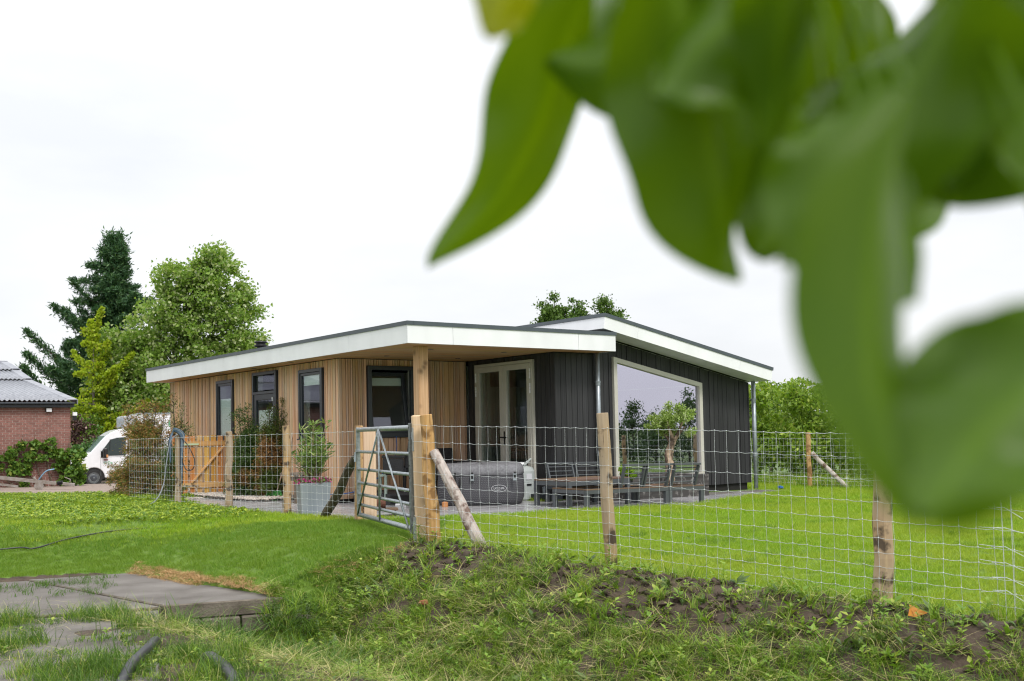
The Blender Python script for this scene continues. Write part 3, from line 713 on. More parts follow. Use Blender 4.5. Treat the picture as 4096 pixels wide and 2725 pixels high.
# ------------------------------------------------------------------ fence posts, wire and gates
def zt_(x, y): return float(terrain(np.array(x), np.array(y)))
def round_post(mb, base, top, r0, r1, n=10, seg=6, jit=.07, wob=.012, flat_top=True):
    b, t = Vector(base), Vector(top); pts = []; rs = []
    for i in range(seg + 1):
        f = i / seg; p = b.lerp(t, f)
        if 0 < i < seg: p = p + Vector((rnd.uniform(-wob, wob), rnd.uniform(-wob, wob), 0))
        pts.append(p); rs.append(r0 + (r1 - r0) * f)
    return mb.tube(pts, rs, n, jit=jit)
def mk_post(parent, base, top, r0, r1, mat, name='post', **k):
    mb = MB(); b = Vector(base); round_post(mb, (0, 0, 0), Vector(top) - b, r0, r1, **k)
    o = mb.build(name, mat, parent, loc=b - parent.location, smooth=False, bevel=.004); return o
HS = [0.0, .10, .19, .28, .38, .49, .62, .76, .92, 1.09, 1.27]
def wire_mesh(parent, pts, base_z, heights, spacing, r=.0016, name='wire_mesh', noise=.007):
    """pts: ground polyline (x,y); base_z: z of lowest wire at each point. Crimped horizontals + knotted verticals."""
    mb = MB(); P = [np.array(p, float) for p in pts]
    seg = [np.linalg.norm(P[i+1] - P[i]) for i in range(len(P) - 1)]; Ltot = sum(seg); cum = np.concatenate([[0], np.cumsum(seg)])
    def at(d):
        i = min(max(int(np.searchsorted(cum, d, 'right') - 1), 0), len(seg) - 1); f = (d - cum[i]) / seg[i]
        p = P[i] * (1 - f) + P[i+1] * f; return p[0], p[1], base_z[i] * (1 - f) + base_z[i+1] * f
    nv = int(Ltot / spacing); off = [[rnd.uniform(-noise, noise) for _ in heights] for _ in range(nv + 1)]
    zo = [[rnd.uniform(-noise, noise) * .5 for _ in heights] for _ in range(nv + 1)]
    for hi, h in enumerate(heights):
        pts_ = []
        for k in range(nv + 1):
            x, y, z = at(min(k * spacing, Ltot)); pts_.append((x, y, z + h + zo[k][hi]))
            if k < nv:
                x, y, z = at(min((k + .5) * spacing, Ltot)); pts_.append((x, y, z + h + (zo[k][hi] + zo[k+1][hi]) / 2 - .006))
        mb.tube(pts_, r * (1.25 if hi in (0, len(heights) - 1) else 1.0), 5, cap=False)
    for k in range(nv + 1):
        pv = []
        for hi, h in enumerate(heights):
            x, y, z = at(min(max(k * spacing + off[k][hi], 0), Ltot)); pv.append((x, y, z + h + zo[k][hi]))
        mb.tube(pv, r * .92, 4, cap=False)
        for p in pv:
            mb.box(p[0]-.0032, p[0]+.0032, p[1]-.0032, p[1]+.0032, p[2]-.005, p[2]+.005)
    loc = parent.location
    o = mb.build(name, M['wire'], parent, loc=-Vector(loc), smooth=True); return o
# right-hand fence: from the gate post along the ditch
fr = tag(empty('wire_fence', (-0.92, 11.5, 0)), 'knotted sheep wire fence on peeled round posts along the ditch bank', 'fence')
mb = MB(); mb.box(-.075, .075, -.06, .06, 0, 1.42); mb.build('sawn_post', M['sawn'], fr, loc=(-.10, .17, -.06), bevel=.012).rotation_euler = (0, R(-1.0), R(12))
mk_post(fr, (-0.865, 11.42, -.12), (-.945, 11.44, 1.36), .078, .066, M['round'], wob=.02, jit=.10)
p2, p3, p4 = (.88, 10.0), (2.76, 8.0), (4.6, 6.15)
mk_post(fr, (p2[0] + .02, p2[1], -.25), (p2[0] - .03, p2[1], 1.315), .063, .058, M['oldpost'], wob=.012)
mk_post(fr, (p3[0] - .01, p3[1], -.40), (p3[0] + .06, p3[1] + .04, 1.22), .078, .066, M['oldpost'], wob=.012)
mk_post(fr, (p4[0], p4[1], -.5), (p4[0], p4[1], 1.1), .07, .065, M['oldpost'])
mk_post(fr, (-.285, 10.98, -.16), (-.86, 11.385, .965), .068, .054, M['pale'], name='brace', wob=.008, jit=.05)
wire_mesh(fr, [(-.93, 11.345), (p2[0], p2[1] - .085), (p3[0], p3[1] - .09), (p4[0], p4[1] - .09), (6.3, 4.3)], [-.03, -.10, -.19, -.26, -.33], HS, .122)
mb = MB()   # wire ends wrapped round the gate posts
for h in HS:
    z = -.03 + h; mb.tube([(-.93, 11.345, z), (-1.0, 11.36, z + .01), (-1.10, 11.56, z + .012), (-1.09, 11.70, z)], .002, 5); mb.tube([(-1.0, 11.555, z + .01), (-.95, 11.50, z + .035 + rnd.uniform(0, .02))], .0016, 4)
mb.build('wire_tie', M['wire'], fr, loc=-fr.location)
mb = MB()   # loose ends where two rolls of wire are joined, right of the third post
for h in HS[2:]:
    bx, by = 3.36, 7.30; z = -.20 + h
    mb.tube([(bx - .06, by + .05, z), (bx + .01, by - .01, z + .004), (bx + .09, by - .11, z - .02 - rnd.uniform(0, .05))], .0022, 5)
    mb.tube([(bx - .12, by + .10, z + .02 * rnd.uniform(-1, 1)), (bx, by - .005, z)], .0018, 5)
mb.tube([(3.36, 7.29, -.2), (3.355, 7.30, 1.0)], .0025, 5); mb.tube([(3.40, 7.25, -.2), (3.40, 7.25, 1.0)], .0022, 5)
mb.build('wire_splice', M['wire'], fr, loc=-fr.location)
# left-hand fence along the terrace
fl_ = tag(empty('wire_fence', (-2.0, 14.1, 0)), 'knotted wire fence on old weathered posts in front of the terrace', 'fence')
LP = [(-5.98, 18.84, 1.30), (-4.60, 17.04, 1.28), (-3.40, 15.86, 1.335)]
for i, (x, y, h) in enumerate(LP):
    g = float(G(x, y)); mk_post(fl_, (x, y, g - .1), (x + rnd.uniform(-.03, .02), y, g + h), .058 + .004 * i, .054, M['oldpost'], wob=.018, jit=.09)
mb = MB(); mb.box(-.065, .10, -.05, .05, 0, 1.32); mb.build('sawn_post', M['sawn'], fl_, loc=Vector((-1.955, 14.22, -.06)) - fl_.location, bevel=.012)
mk_post(fl_, (-2.085, 14.20, -.12), (-2.075, 14.20, 1.28), .062, .055, M['round'])
mk_post(fl_, (-2.72, 14.98, -.06), (-2.13, 14.30, .86), .068, .058, M['mossy'], name='brace', wob=.015, jit=.1)
# wire in front of the posts
wpts = [(-7.6, 20.9), (-6.04, 18.78), (-4.65, 16.97), (-3.45, 15.79), (-2.12, 14.13)]
wire_mesh(fl_, wpts, [float(G(*p)) + .0 for p in wpts], [h * .955 for h in HS], .150, r=.0018)
# far fence behind the lawn
ff = tag(empty('wire_fence', (6.2, 22.2, 0)), 'far wire fence with braced orange post in front of the orchard', 'fence')
zf_ = lambda x, y: float(G(x, y))
FPT = [(4.9, 25.6), (6.12, 21.85), (7.9, 19.9), (9.7, 17.9), (11.6, 15.8)]
for i, (x, y) in enumerate(FPT):
    mk_post(ff, (x, y, zf_(x, y) - .1), (x - .01, y, zf_(x, y) + 1.14), .052, .05, M['round'] if i == 1 else M['oldpost'])
mk_post(ff, (6.78, 21.3, zf_(6.78, 21.3) - .05), (6.17, 21.83, zf_(6.15, 21.8) + .72), .05, .045, M['pale'], name='brace')
wire_mesh(ff, FPT, [zf_(*p) for p in FPT], [h * .80 for h in HS], .15, r=.0019)
# --- galvanised field gate
GA, GB = Vector((-2.07, 14.06, 0)), Vector((-1.115, 11.66, 0)); gv_ = GB - GA; GL = gv_.length
gate = tag(empty('field_gate', GA, math.atan2(gv_.y, gv_.x)), 'galvanised tubular field gate with A-shaped brace between two timber posts', 'gate')
gz0, gz1 = .105, 1.225
rails = [0.0, .135, .27, .42, .60, .83, 1.12]
for i, h in enumerate(rails):
    mb = MB(); r_ = .030 if i in (0, 6) else .020
    mb.tube([(.02, 0, gz0 + h), (GL - .06, 0, gz0 + h)], r_, 12); mb.build('rail', M['steel'], gate, smooth=True)
mb = MB(); mb.box(-.01, .035, -.025, .025, gz0 - .03, gz1 + .03); mb.build('stile', M['steel'], gate, bevel=.004)
mb = MB(); mb.box(GL - .062, GL - .005, -.028, .028, gz0 - .05, gz1 + .05); so = mb.build('stile', M['steel_dark'], gate, bevel=.004)
mb = MB()
for k in range(9):
    z = gz0 + .0 + k * .14; mb.tube([(GL - .034, -.0305, z), (GL - .034, -.0285, z)], .010, 10)
mb.build('hole', M['dark'], so)
mx = GL * .47
for a, b in (((mx - .02, 0, gz1 - .02), (.05, 0, gz0)), ((mx, 0, gz1), (mx, 0, gz0)), ((mx + .02, 0, gz1 - .02), (GL - .09, 0, gz0))):
    mb = MB(); mb.tube([(a[0], -.028, a[2]), (b[0], -.028, b[2])], .0125, 10); mb.build('brace', M['steel'], gate, smooth=True)
for z in (gz0 + .04, gz1 - .10):
    mb = MB(); mb.tube([(GL - .05, 0, z), (GL + .055, 0, z)], .014, 8); mb.tube([(GL + .035, 0, z - .03), (GL + .035, 0, z + .05)], .019, 8); mb.box(GL + .058, GL + .068, -.02, .02, z - .16, z + .10); mb.build('hinge', M['zinc'], gate)
mb = MB(); mb.box(-.10, .0, -.012, .012, .93, .965); mb.tube([(.03, -.04, .93), (.035, -.05, .80)], .014, 8); mb.tube([(-.02, -.03, .87), (-.09, -.03, .84)], .012, 8); mb.build('latch', M['zinc'], gate)
# --- garden gate of pine boards
g0, g1 = Vector((-6.80, 21.72, 0)), Vector((-6.00, 22.28, 0)); d_ = g1 - g0; gl_ = d_.length
wg = tag(empty('garden_gate', g0 + Vector((0, 0, .02)), math.atan2(d_.y, d_.x)), 'orange pine board garden gate with diagonal brace beside the house', 'gate')
for k in range(7):
    mb = MB(); x = k * gl_ / 6.6 ; mb.box(-.052, .052, 0, .018, 0, 1.20 - .01 * (k % 2)); mb.build('board', M['gate_wood'], wg, loc=(x + .05, 0, 0))
for z in (.12, .98):
    mb = MB(); mb.box(-.03, gl_ + .03, -.024, 0, 0, .10); mb.build('rail', M['gate_wood_x'], wg, loc=(0, -.001, z))
mb = MB(); mb.bar((.16, -.012, .222), (gl_ - .12, -.012, .978), .024, .11, up=(0, 1, 0)); mb.build('brace', M['gate_wood_x'], wg, loc=(0, -.001, 0))
for z, m in ((.15, M['oldpost']), (1.0, pm('pale_green_strip', (.42, .52, .33), .6))):
    mb = MB(); mb.box(-.02, .32, -.036, -.026, 0, .035); mb.build('hinge_strip', m, wg, loc=(0, 0, z))
for k, (x, y) in enumerate(((-6.98, 21.6), (-5.93, 22.36))):
    p = tag(empty('gate_post', (x, y, -.1)), ('reddish brown garden gate post on the hinge side, behind the hose' if k == 0 else 'reddish brown garden gate post on the latch side, near the house wall'), 'post')
    mb = MB(); mb.box(-.045, .045, -.045, .045, 0, 1.33); mb.build('shaft', M['gate_wood'], p, bevel=.006)
    mb = MB(); mb.box(-.055, .055, -.055, .055, 1.331, 1.35); mb.build('cap', M['black'], p)
# ------------------------------------------------------------------ hoses
M['hose_blue'] = pm('blue_grey_hose', (.07, .135, .215), .35, nscale=30, col2=(.035, .06, .09))
M['hose_grey'] = pm('grey_hose', (.20, .225, .245), .4, nscale=30)
M['hose_black'] = pm('black_pipe', (.014, .015, .017), .38, nscale=6, col2=(.03, .03, .034))
hx, hy, hz = -6.00, 18.80, 1.235
def smooth_path(pts, n=6):
    out = []; P = [Vector(p) for p in pts]
    for i in range(len(P) - 1):
        a, b, c, d = P[max(i-1,0)], P[i], P[i+1], P[min(i+2, len(P)-1)]
        for k in range(n):
            t = k / n; out.append(.5 * ((2*b) + (c-a)*t + (2*a-5*b+4*c-d)*t*t + (3*b-a-3*c+d)*t*t*t))
    out.append(P[-1]); return out
hs = tag(empty('garden_hose', (hx - .01, hy, 0)), 'blue and grey garden hose coiled over the old fence post', 'hose')
for k in range(6):
    o_ = k * .014; mb = MB()
    mb.tube(smooth_path([(-.09 + o_ * .6, -.10 - .01 * k, .98 - .05 * k), (-.095 + o_ * .6, -.10, 1.10), (-.07 + o_ * .6, -.07, 1.22 + .010 * k), (.0, -.06 - o_ * .3, 1.285 + .012 * k), (.09 + o_, -.06, 1.20 + .01 * k), (.105 + o_ * .6, -.07, 1.0), (.105 + o_ * .3, -.08, .66 - .06 * k)]), .0105, 8)
    mb.build('hose_strand', M['hose_blue'] if k % 2 else M['black'] if k == 0 else M['hose_grey'] if k == 4 else M['hose_blue'], hs, smooth=True)
mb = MB(); mb.tube(smooth_path([(.12, -.08, 1.18), (.25, -.09, 1.02), (.36, -.1, .78), (.33, -.1, .62), (.22, -.09, .60), (.15, -.08, .72), (.13, -.07, .9)]), .0095, 8); mb.build('hose_loop', M['black'], hs, smooth=True)
mb = MB(); mb.tube(smooth_path([(.06, -.08, 1.24), (-.06, -.12, 1.10), (-.11, -.2, .7), (-.13, -.3, .35), (-.2, -.55, .08), (-.33, -1.0, .03)]), .0095, 8); mb.build('hose_tail', M['hose_grey'], hs, smooth=True)
mb = MB(); mb.tube(smooth_path([(-7.3, 13.0, zt_(-7.3, 13.0)+.02), (-6.4, 13.5, zt_(-6.4, 13.5)+.035), (-6.15, 13.55, zt_(-6.15,13.55)+.03), (-5.9, 13.95, zt_(-5.9,13.95)+.03), (-5.5, 14.4, zt_(-5.5,14.4)+.02), (-5.1, 14.7, zt_(-5.1, 14.7)+.0)]), .010, 8)
tag(mb.build('lawn_hose', M['hose_black'], smooth=True), 'thin dark hose lying across the weedy lawn', 'hose')
for lab, pts in (('thick black plastic pipe arching out of the grass beside the slabs', [(-2.98, 8.6, -.52), (-2.85, 8.35, -.44), (-2.78, 8.15, -.405), (-2.73, 7.75, -.41), (-2.68, 7.35, -.42), (-2.6, 6.9, -.50)]),
                 ('thick black plastic pipe nearest the ditch, ending in the weeds', [(-2.35, 7.85, -.50), (-2.22, 7.65, -.42), (-2.08, 7.40, -.405), (-1.95, 7.15, -.41), (-1.84, 6.9, -.44), (-1.75, 6.5, -.50)])):
    mb = MB(); mb.tube(smooth_path(pts), .042, 12); tag(mb.build('drain_pipe', M['hose_black'], smooth=True), lab, 'pipe')
# ------------------------------------------------------------------ terrace furniture
def rotE(name, u, v, z, rz=0.0): return empty(name, hw(u, v, z), YAW + rz)
gz_ = lambda u, v: float(G(hw(u, v).x, hw(u, v).y))
# hot tub
tub_tex = pm('hot_tub_weave', (.085, .085, .095), .75, nscale=160, col2=(.045, .045, .05), bump=.6, bscale=160)
def weave(m):
    t = m.node_tree; b = t.nodes['Principled BSDF']
    tcn = N(t, 'ShaderNodeTexCoord'); w = N(t, 'ShaderNodeTexWave', wave_type='BANDS', bands_direction='DIAGONAL'); w.inputs['Scale'].default_value = 16; w.inputs['Distortion'].default_value = 1.2
    w2 = N(t, 'ShaderNodeTexWave', wave_type='BANDS', bands_direction='Z'); w2.inputs['Scale'].default_value = 11; w2.inputs['Distortion'].default_value = .5
    t.links.new(tcn.outputs['Object'], w.inputs['Vector']); t.links.new(tcn.outputs['Object'], w2.inputs['Vector'])
    mu = N(t, 'ShaderNodeMath', operation='MULTIPLY'); t.links.new(w.outputs['Fac'], mu.inputs[0]); t.links.new(w2.outputs['Fac'], mu.inputs[1])
    c = mixc(t, mu.outputs[0], (.048, .048, .055), (.145, .145, .16)); t.links.new(c, b.inputs['Base Color'])
weave(tub_tex)
tub_top = pm('hot_tub_cover', (.20, .20, .215), .8, nscale=30, col2=(.12, .12, .13), bump=1.0, bscale=9)
se = lambda a: 1.0 / ((abs(math.cos(a)) ** 4.6 + abs(math.sin(a)) ** 4.6) ** (1 / 4.6))
tub = empty('hot_tub', (-.545, 17.80, float(G(-.5, 17.4)) - .01), R(-3)); TS = .71 / .85
rotE_ = rotE; tag(tub, 'square grey inflatable hot tub with buckled quilted cover on the terrace', 'hot tub')
mb = MB(); mb.lathe([(a*TS, b) for a, b in [(.70, 0), (.80, .02), (.842, .09), (.85, .2), (.845, .38), (.83, .53), (.80, .585)]], 64, shape=se); mb.build('tub_wall', tub_tex, tub, smooth=True)
mb = MB(); mb.lathe([(a*TS, b) for a, b in [(.838, .50), (.846, .505), (.846, .545), (.835, .60), (.80, .64), (.72, .665), (.5, .672), (.2, .677), (.01, .678)]], 64, shape=se)
for i, p in enumerate(mb.v):
    a = math.atan2(p[1], p[0]); r = math.hypot(p[0], p[1])
    k = .012 * math.sin(a * 23) + .010 * math.sin(a * 11 + 1) + (.012 * math.sin(p[0] * 14) * math.cos(p[1] * 12))
    f = 1.0 if p[2] > .55 else .0
    mb.v[i] = (p[0], p[1], p[2] + k * f - (.014 * max(0, math.sin(a * 5)) if p[2] < .52 else 0))
mb.build('cover', tub_top, tub, smooth=True)
def tubf(s, zz, out=.0): return Vector((s, -.85 * 1.0 - out, zz))   # front face runs along the house front
for k, (s, face) in enumerate(((-.37, 0), (-.09, 1), (.60, 1))):
    mb = MB(); mb.box(s - .016, s + .016, -.728, -.716, .40, .55); st_ = mb.build('strap', M['black'], tub)
    if face:
        mb = MB(); mb.box(s - .03, s + .03, -.745, -.729, .41, .445); mb.box(s - .03, s - .018, -.745, -.729, .447, .50); mb.box(s + .018, s + .03, -.745, -.729, .447, .50); mb.box(s - .03, s + .03, -.745, -.729, .502, .52); mb.build('buckle', M['zinc'], st_, bevel=.003)
def text(body, size, mat, parent, Mx, name='lettering', align='CENTER', extrude=.0008):
    c = bpy.data.curves.new(name, 'FONT'); c.body = body; c.size = size; c.align_x = align; c.align_y = 'CENTER'; c.extrude = extrude
    c.materials.append(mat); tmp = bpy.data.objects.new(name, c)
    dg = bpy.context.evaluated_depsgraph_get(); me = bpy.data.meshes.new_from_object(tmp.evaluated_get(dg) if False else tmp)
    o = bpy.data.objects.new(name, me); COL.objects.link(o); o.parent = parent; o.matrix_local = Mx; bpy.data.objects.remove(tmp); return o
M['print_white'] = pm('white_print', (.62, .63, .66), .6, var=.02)
FX = Matrix.Rotation(R(90), 4, 'X')
lg = text('LAY-Z-SPA', .044, M['print_white'], tub, Matrix.Translation((.34, -.7215, .285)) @ FX @ Matrix.Diagonal((.86, 1.12, 1, 1)), 'logo_lettering')
mb = MB(); mb.tube([((.34) + .122 * math.cos(a), -.718, .285 + .056 * math.sin(a)) for a in np.linspace(0, 2 * math.pi, 33)], .003, 5); mb.build('logo_ring', M['print_white'], tub)
mb = MB(); mb.tube([(-.30, -.715, .46), (-.29, -.745, .42), (-.29, -.745, .35), (-.31, -.715, .30)], .014, 6); mb.build('handle', M['black'], tub)
# pump
PUM = pm('pump_plastic', (.42, .46, .45), .45, var=.04)
pu = rotE('hot_tub_pump', 2.93, 1.06, gz_(3.0, .92)); tag(pu, 'pale grey hot tub pump unit beside the tub by the french doors', 'pump')
ps = lambda a: 1.0 / ((abs(math.cos(a)) ** 3.4 + abs(math.sin(a)) ** 3.4) ** (1 / 3.4))
mb = MB(); mb.lathe([(.19, 0), (.205, .02), (.21, .30), (.206, .302), (.206, .312), (.21, .314), (.20, .50), (.17, .565), (.08, .60)], 28, shape=ps); mb.build('housing', PUM, pu, smooth=False, bevel=.004)
mb = MB(); mb.lathe([(.055, .60), (.07, .61), (.07, .635), (.05, .655), (.02, .66)], 20); mb.build('filter_cap', M['white'], pu, smooth=True)
mb = MB(); mb.bar((-.02, -.10, .60), (.12, -.12, .72), .045, .03); mb.build('handle', PUM, pu, bevel=.006)
mb = MB(); mb.box(-.06, .06, -.218, -.208, .36, .46); mb.build('label', M['print_white'], pu)
mb = MB(); mb.box(-.05, .05, -.219, -.208, .255, .285); mb.build('vent_slot', M['black'], pu)
# small tin
tn = rotE('tin_can', 3.12, .62, .08); tag(tn, 'small shiny tin pot standing on the black door step', 'tin'); mb = MB(); mb.lathe([(.055, 0), (.06, .01), (.06, .10), (.064, .105), (.064, .115), (.05, .12)], 20); mb.build('body', M['zinc'], tn, smooth=False)
# sofa group -------------------------------------------------
M['alu'] = pm('charcoal_aluminium', (.075, .083, .090), .45, var=.06)
M['teak'] = wood('weathered_teak', (.17, .105, .065), (.10, .065, .045), axis='X', objrand=.15, fine=40)
def seat_module(name, label, base, rz, L, D, backs, h=.29, tilt=(0, 0), group='slatted lounge sofa modules on the terrace'):
    e = empty(name, base, rz); tag(e, label, 'sofa'); e['group'] = group
    e.rotation_euler = (tilt[0], tilt[1], rz)
    mb = MB(); mb.box(0, L, 0, .045, h - .075, h - .018); mb.box(0, L, D - .045, D, h - .075, h - .018); mb.box(0, .045, .047, D - .047, h - .075, h - .018); mb.box(L - .045, L, .047, D - .047, h - .075, h - .018); mb.build('seat_frame', M['alu'], e, bevel=.004)
    for y in (0, D - .07):
        mb = MB(); mb.box(0, L, y, y + .07, 0, .018); mb.build('wood_strip', M['teak'], e, loc=(0, 0, h - .017))
    for x in (0.0, L - .07):
        mb = MB(); mb.box(x, x + .07, .072, D - .072, 0, .018); mb.build('wood_strip', M['teak'], e, loc=(0, 0, h - .017))
    for k in range(max(3, int(L / .16))):
        n = max(3, int(L / .16)); x = .1 + (L - .2) * k / (n - 1); mb = MB(); mb.box(x - .03, x + .03, .05, D - .05, h - .045, h - .03); mb.build('slat', M['alu'], e)
    for x in (.0, L - .07):
        for y in (.0, D - .06):
            mb = MB(); mb.box(x, x + .07, y, y + .06, -.03, h - .077); mb.build('leg', M['alu'], e, bevel=.004)
    for (x0, x1, yb, s) in backs:           # slanted backrest: yb foot line, s = lean direction along y
        b_ = MB(); H, ln = .36, .10 * s
        for x in (x0, x1): b_.bar((x, yb, h - .0), (x, yb + ln, h + H - .035), .03, .055, up=(0, 1, 0))
        b_.bar((x0 - .03, yb + ln * 1.05, h + H - .012), (x1 + .03, yb + ln * 1.05, h + H - .012), .06, .035)
        for q in (.18, .40, .60, .80): b_.tube([(x0, yb + ln * q, h + H * q), (x1, yb + ln * q, h + H * q)], .011, 6)
        b_.build('backrest', M['alu'], e, bevel=.003)
    return e
S0 = Vector((1.07, 15.75, float(G(1.07, 15.75)))); sd = math.atan2(17.28 - 15.75, 3.09 - 1.07)
drop = (float(G(3.09, 17.28)) - .015 - S0.z) / 2.53
seat_module('lounge_sofa', 'long charcoal slatted lounge sofa with two backrests and an open chaise end', S0, sd, 1.74, .80, [(.72, 1.14, .03, -1), (1.20, 1.70, .03, -1)], h=.30, tilt=(0, -drop))
q_ = S0 + Vector((math.cos(sd), math.sin(sd), drop)) * 1.752
seat_module('lounge_sofa', 'short charcoal slatted lounge seat at the lawn end of the sofa', q_, sd, .80, .80, [(.06, .60, .03, -1)], h=.30, tilt=(0, -drop))
b0 = S0 + Vector((math.cos(sd), math.sin(sd), drop)) * .78 + Vector((-math.sin(sd), math.cos(sd), 0)) * 1.35
seat_module('lounge_sofa', 'charcoal slatted lounge sofa with two backrests beside the sleeper planter', b0, sd, 1.30, .60, [(.06, .60, .52, 1), (.68, 1.22, .52, 1)], h=.30, tilt=(0, -drop))
ta = rotE('coffee_table', 0, 0, 0); ta.location = (1.06, 16.02, float(G(1.06, 16.02))); ta.location = (1.02, 16.08, float(G(1.02, 16.08))); ta.location = Vector((1.015, 16.75, float(G(1.0, 16.7))))
tag(ta, 'low coffee table with dark wood top behind the lounge sofa', 'table'); tw_, td_, th_ = 1.30, .86, .42
for k in range(9):
    mb = MB(); mb.box(0, tw_, 0, td_ / 9 - .006, 0, .02); mb.build('top_slat', M['teak'], ta, loc=(-.45, -.3 + k * td_ / 9, th_ - .02))
mb = MB(); mb.box(-.45, tw_ - .45, -.3, -.25, th_ - .09, th_ - .022); mb.box(-.45, tw_ - .45, td_ - .35, td_ - .3, th_ - .09, th_ - .022); mb.box(-.45, -.40, -.249, td_ - .351, th_ - .09, th_ - .022); mb.box(tw_ - .5, tw_ - .45, -.249, td_ - .351, th_ - .09, th_ - .022); mb.build('frame', M['alu'], ta)
for x in (-.45, tw_ - .52):
    for y in (-.3, td_ - .36):
        mb = MB(); mb.box(x, x + .07, y, y + .06, -.02, th_ - .092); mb.build('leg', M['alu'], ta)
def leaf_cloud(centers, radii, n, size, aspect=2.2, flat=0.0, lean=None, seed=0, shell=0.35):
    """n leaf diamonds spread in ellipsoids; returns V,F arrays"""
    g = np.random.default_rng(seed); C = np.array(centers, float); Rr = np.array(radii, float); k = len(C)
    vol = Rr.prod(1) ** .8; idx = g.choice(k, n, p=vol / vol.sum())
    d = g.normal(size=(n, 3)); d /= np.linalg.norm(d, axis=1)[:, None]
    rad = np.maximum(g.random(n) ** shell, 0)
    P = C[idx] + d * rad[:, None] * Rr[idx]
    return leaves_at(P, size, aspect, g, out=d, lean=lean, flat=flat)
def leaves_at(P, size, aspect, g, out=None, lean=None, flat=0.0, fold=.25, smin=.6):
    n = len(P); ax = g.normal(size=(n, 3)) * .8
    if out is not None: ax = ax + out * .7
    if lean is not None: ax = ax + np.array(lean)
    ax /= np.linalg.norm(ax, axis=1)[:, None]
    nr = g.normal(size=(n, 3)); nr[:, 2] += flat * 3
    sd_ = np.cross(ax, nr); sd_ /= np.linalg.norm(sd_, axis=1)[:, None] + 1e-9; up = np.cross(sd_, ax)
    L = size * (smin + (1.4 - smin) * g.random(n)); Wd = L / aspect
    a = P - ax * L[:, None] * .5; b = P + sd_ * Wd[:, None] * .5 + up * (Wd * fold)[:, None]; c = P + ax * L[:, None] * .5; d2 = P - sd_ * Wd[:, None] * .5 + up * (Wd * fold)[:, None]
    V = np.stack([a, b, c, d2], 1).reshape(-1, 3); F = np.arange(n * 4).reshape(-1, 4)
    return V, F
# plant pot on the table
M['lettuce'] = leafm('bright_leaf', (.16, .30, .02), (.30, .42, .05), trans=.3)
pp = empty('potted_plant', hw(4.0, -.45, .16)); tag(pp, 'bright green leafy plant in a dark pot among the lounge seats', 'potted plant')
mb = MB(); mb.lathe([(.09, 0), (.11, .03), (.125, .2), (.11, .205)], 18); mb.build('pot', M['black'], pp)
V, F = leaf_cloud([(0, 0, .30), (.06, -.03, .22)], [(.13, .13, .09), (.11, .11, .09)], 240, .065, 1.3, seed=3); np_mesh('leaves', V, F, M['lettuce'], pp)
# raised planter of sleepers with olive tree
M['sleeper'] = wood('charred_sleeper', (.085, .08, .076), (.04, .037, .035), rough=.8, axis='X', objrand=.2, fine=16, dirt=(.20, .19, .18), bump=.6)
pb = rotE('sleeper_planter', 3.55, -.34, gz_(5, -.3) + .0); pb.location.z = -.075; tag(pb, 'raised planter of charred dark sleepers against the black wall', 'planter')
PL_, PD_ = 2.62, .78
for r_ in range(2):
    z = r_ * .215
    for (x0, x1, y0, y1) in ((0, PL_ * .44, 0, .12), (PL_ * .44 + .006, PL_, 0, .12), (PL_ - .12, PL_, .122, PD_), (0, .12, .122, PD_), (.122, PL_ - .122, PD_ - .12, PD_)):
        mb = MB(); mb.box(0, x1 - x0, 0, y1 - y0, 0, .21); mb.build('sleeper', M['sleeper'], pb, loc=(x0 + rnd.uniform(-.006, .006), y0 + rnd.uniform(-.004, .004), z - .03), bevel=.008)
mb = MB(); mb.box(.12, PL_ - .12, .12, PD_ - .12, .0, .335); mb.build('soil_fill', M['gravel'], pb)
g_ = np.random.default_rng(5); mb = MB()
for k in range(260):
    x, y, s = g_.uniform(.13, PL_ - .13), g_.uniform(.13, PD_ - .13), g_.uniform(.012, .024); mb.add([(x-s, y, .345), (x, y-s, .345), (x+s, y, .345), (x, y+s, .345), (x, y, .345+s)], [(0,1,4),(1,2,4),(2,3,4),(3,0,4)])
mb.build('pebbles', M['pebble'], pb, kind='stuff')
M['bark_olive'] = pm('olive_bark', (.42, .31, .22), .9, nscale=14, col2=(.10, .07, .05), bump=1.0, bscale=20, stretch=(1, 1, .5), ramp=(.42, .58))
M['olive'] = leafm('olive_leaf', (.20, .31, .06), (.34, .45, .12), trans=.28, cc=(.44, .50, .26), pc=.16)
ol = empty('olive_tree', (2.72, 18.45, .27)); tag(ol, 'small olive tree with pale gnarled trunk growing in the sleeper planter', 'tree')
mb = MB(); mb.tube(smooth_path([(0, 0, -.05), (.015, 0, .2), (-.005, .01, .42), (.05, 0, .62), (.10, 0, .74)], 5), [.085 - .0012 * i for i in range(21)], 9, jit=.10)
for a, b, z in ((-.22, .1, 1.0), (.25, -.1, 1.05), (.05, .15, 1.1), (-.05, -.2, 1.02), (.32, .12, .92)):
    mb.tube(smooth_path([(.06, 0, .62), (.05 + a * .4, b * .4, .78), (a, b, z)], 4), [.045, .042, .038, .034, .03, .026, .022, .018, .012], 6, jit=.1)
mb.build('trunk', M['bark_olive'], ol)
cl = []; rr = []; g_ = np.random.default_rng(9)
for k in range(30):
    d = g_.normal(size=3); d /= np.linalg.norm(d); q = g_.random() ** .4
    cl.append((.04 + d[0] * .40 * q, d[1] * .38 * q, 1.08 + d[2] * .28 * q)); rr.append((.115, .115, .09))
cl += [(-.34, 0, .93), (.42, 0, .85), (.36, -.1, .80)]; rr += [(.10, .1, .07)] * 3
V, F = leaf_cloud(cl, rr, 4600, .062, 3.4, lean=(0, 0, .3), seed=10, shell=.6); np_mesh('crown', V, F, M['olive'], ol)
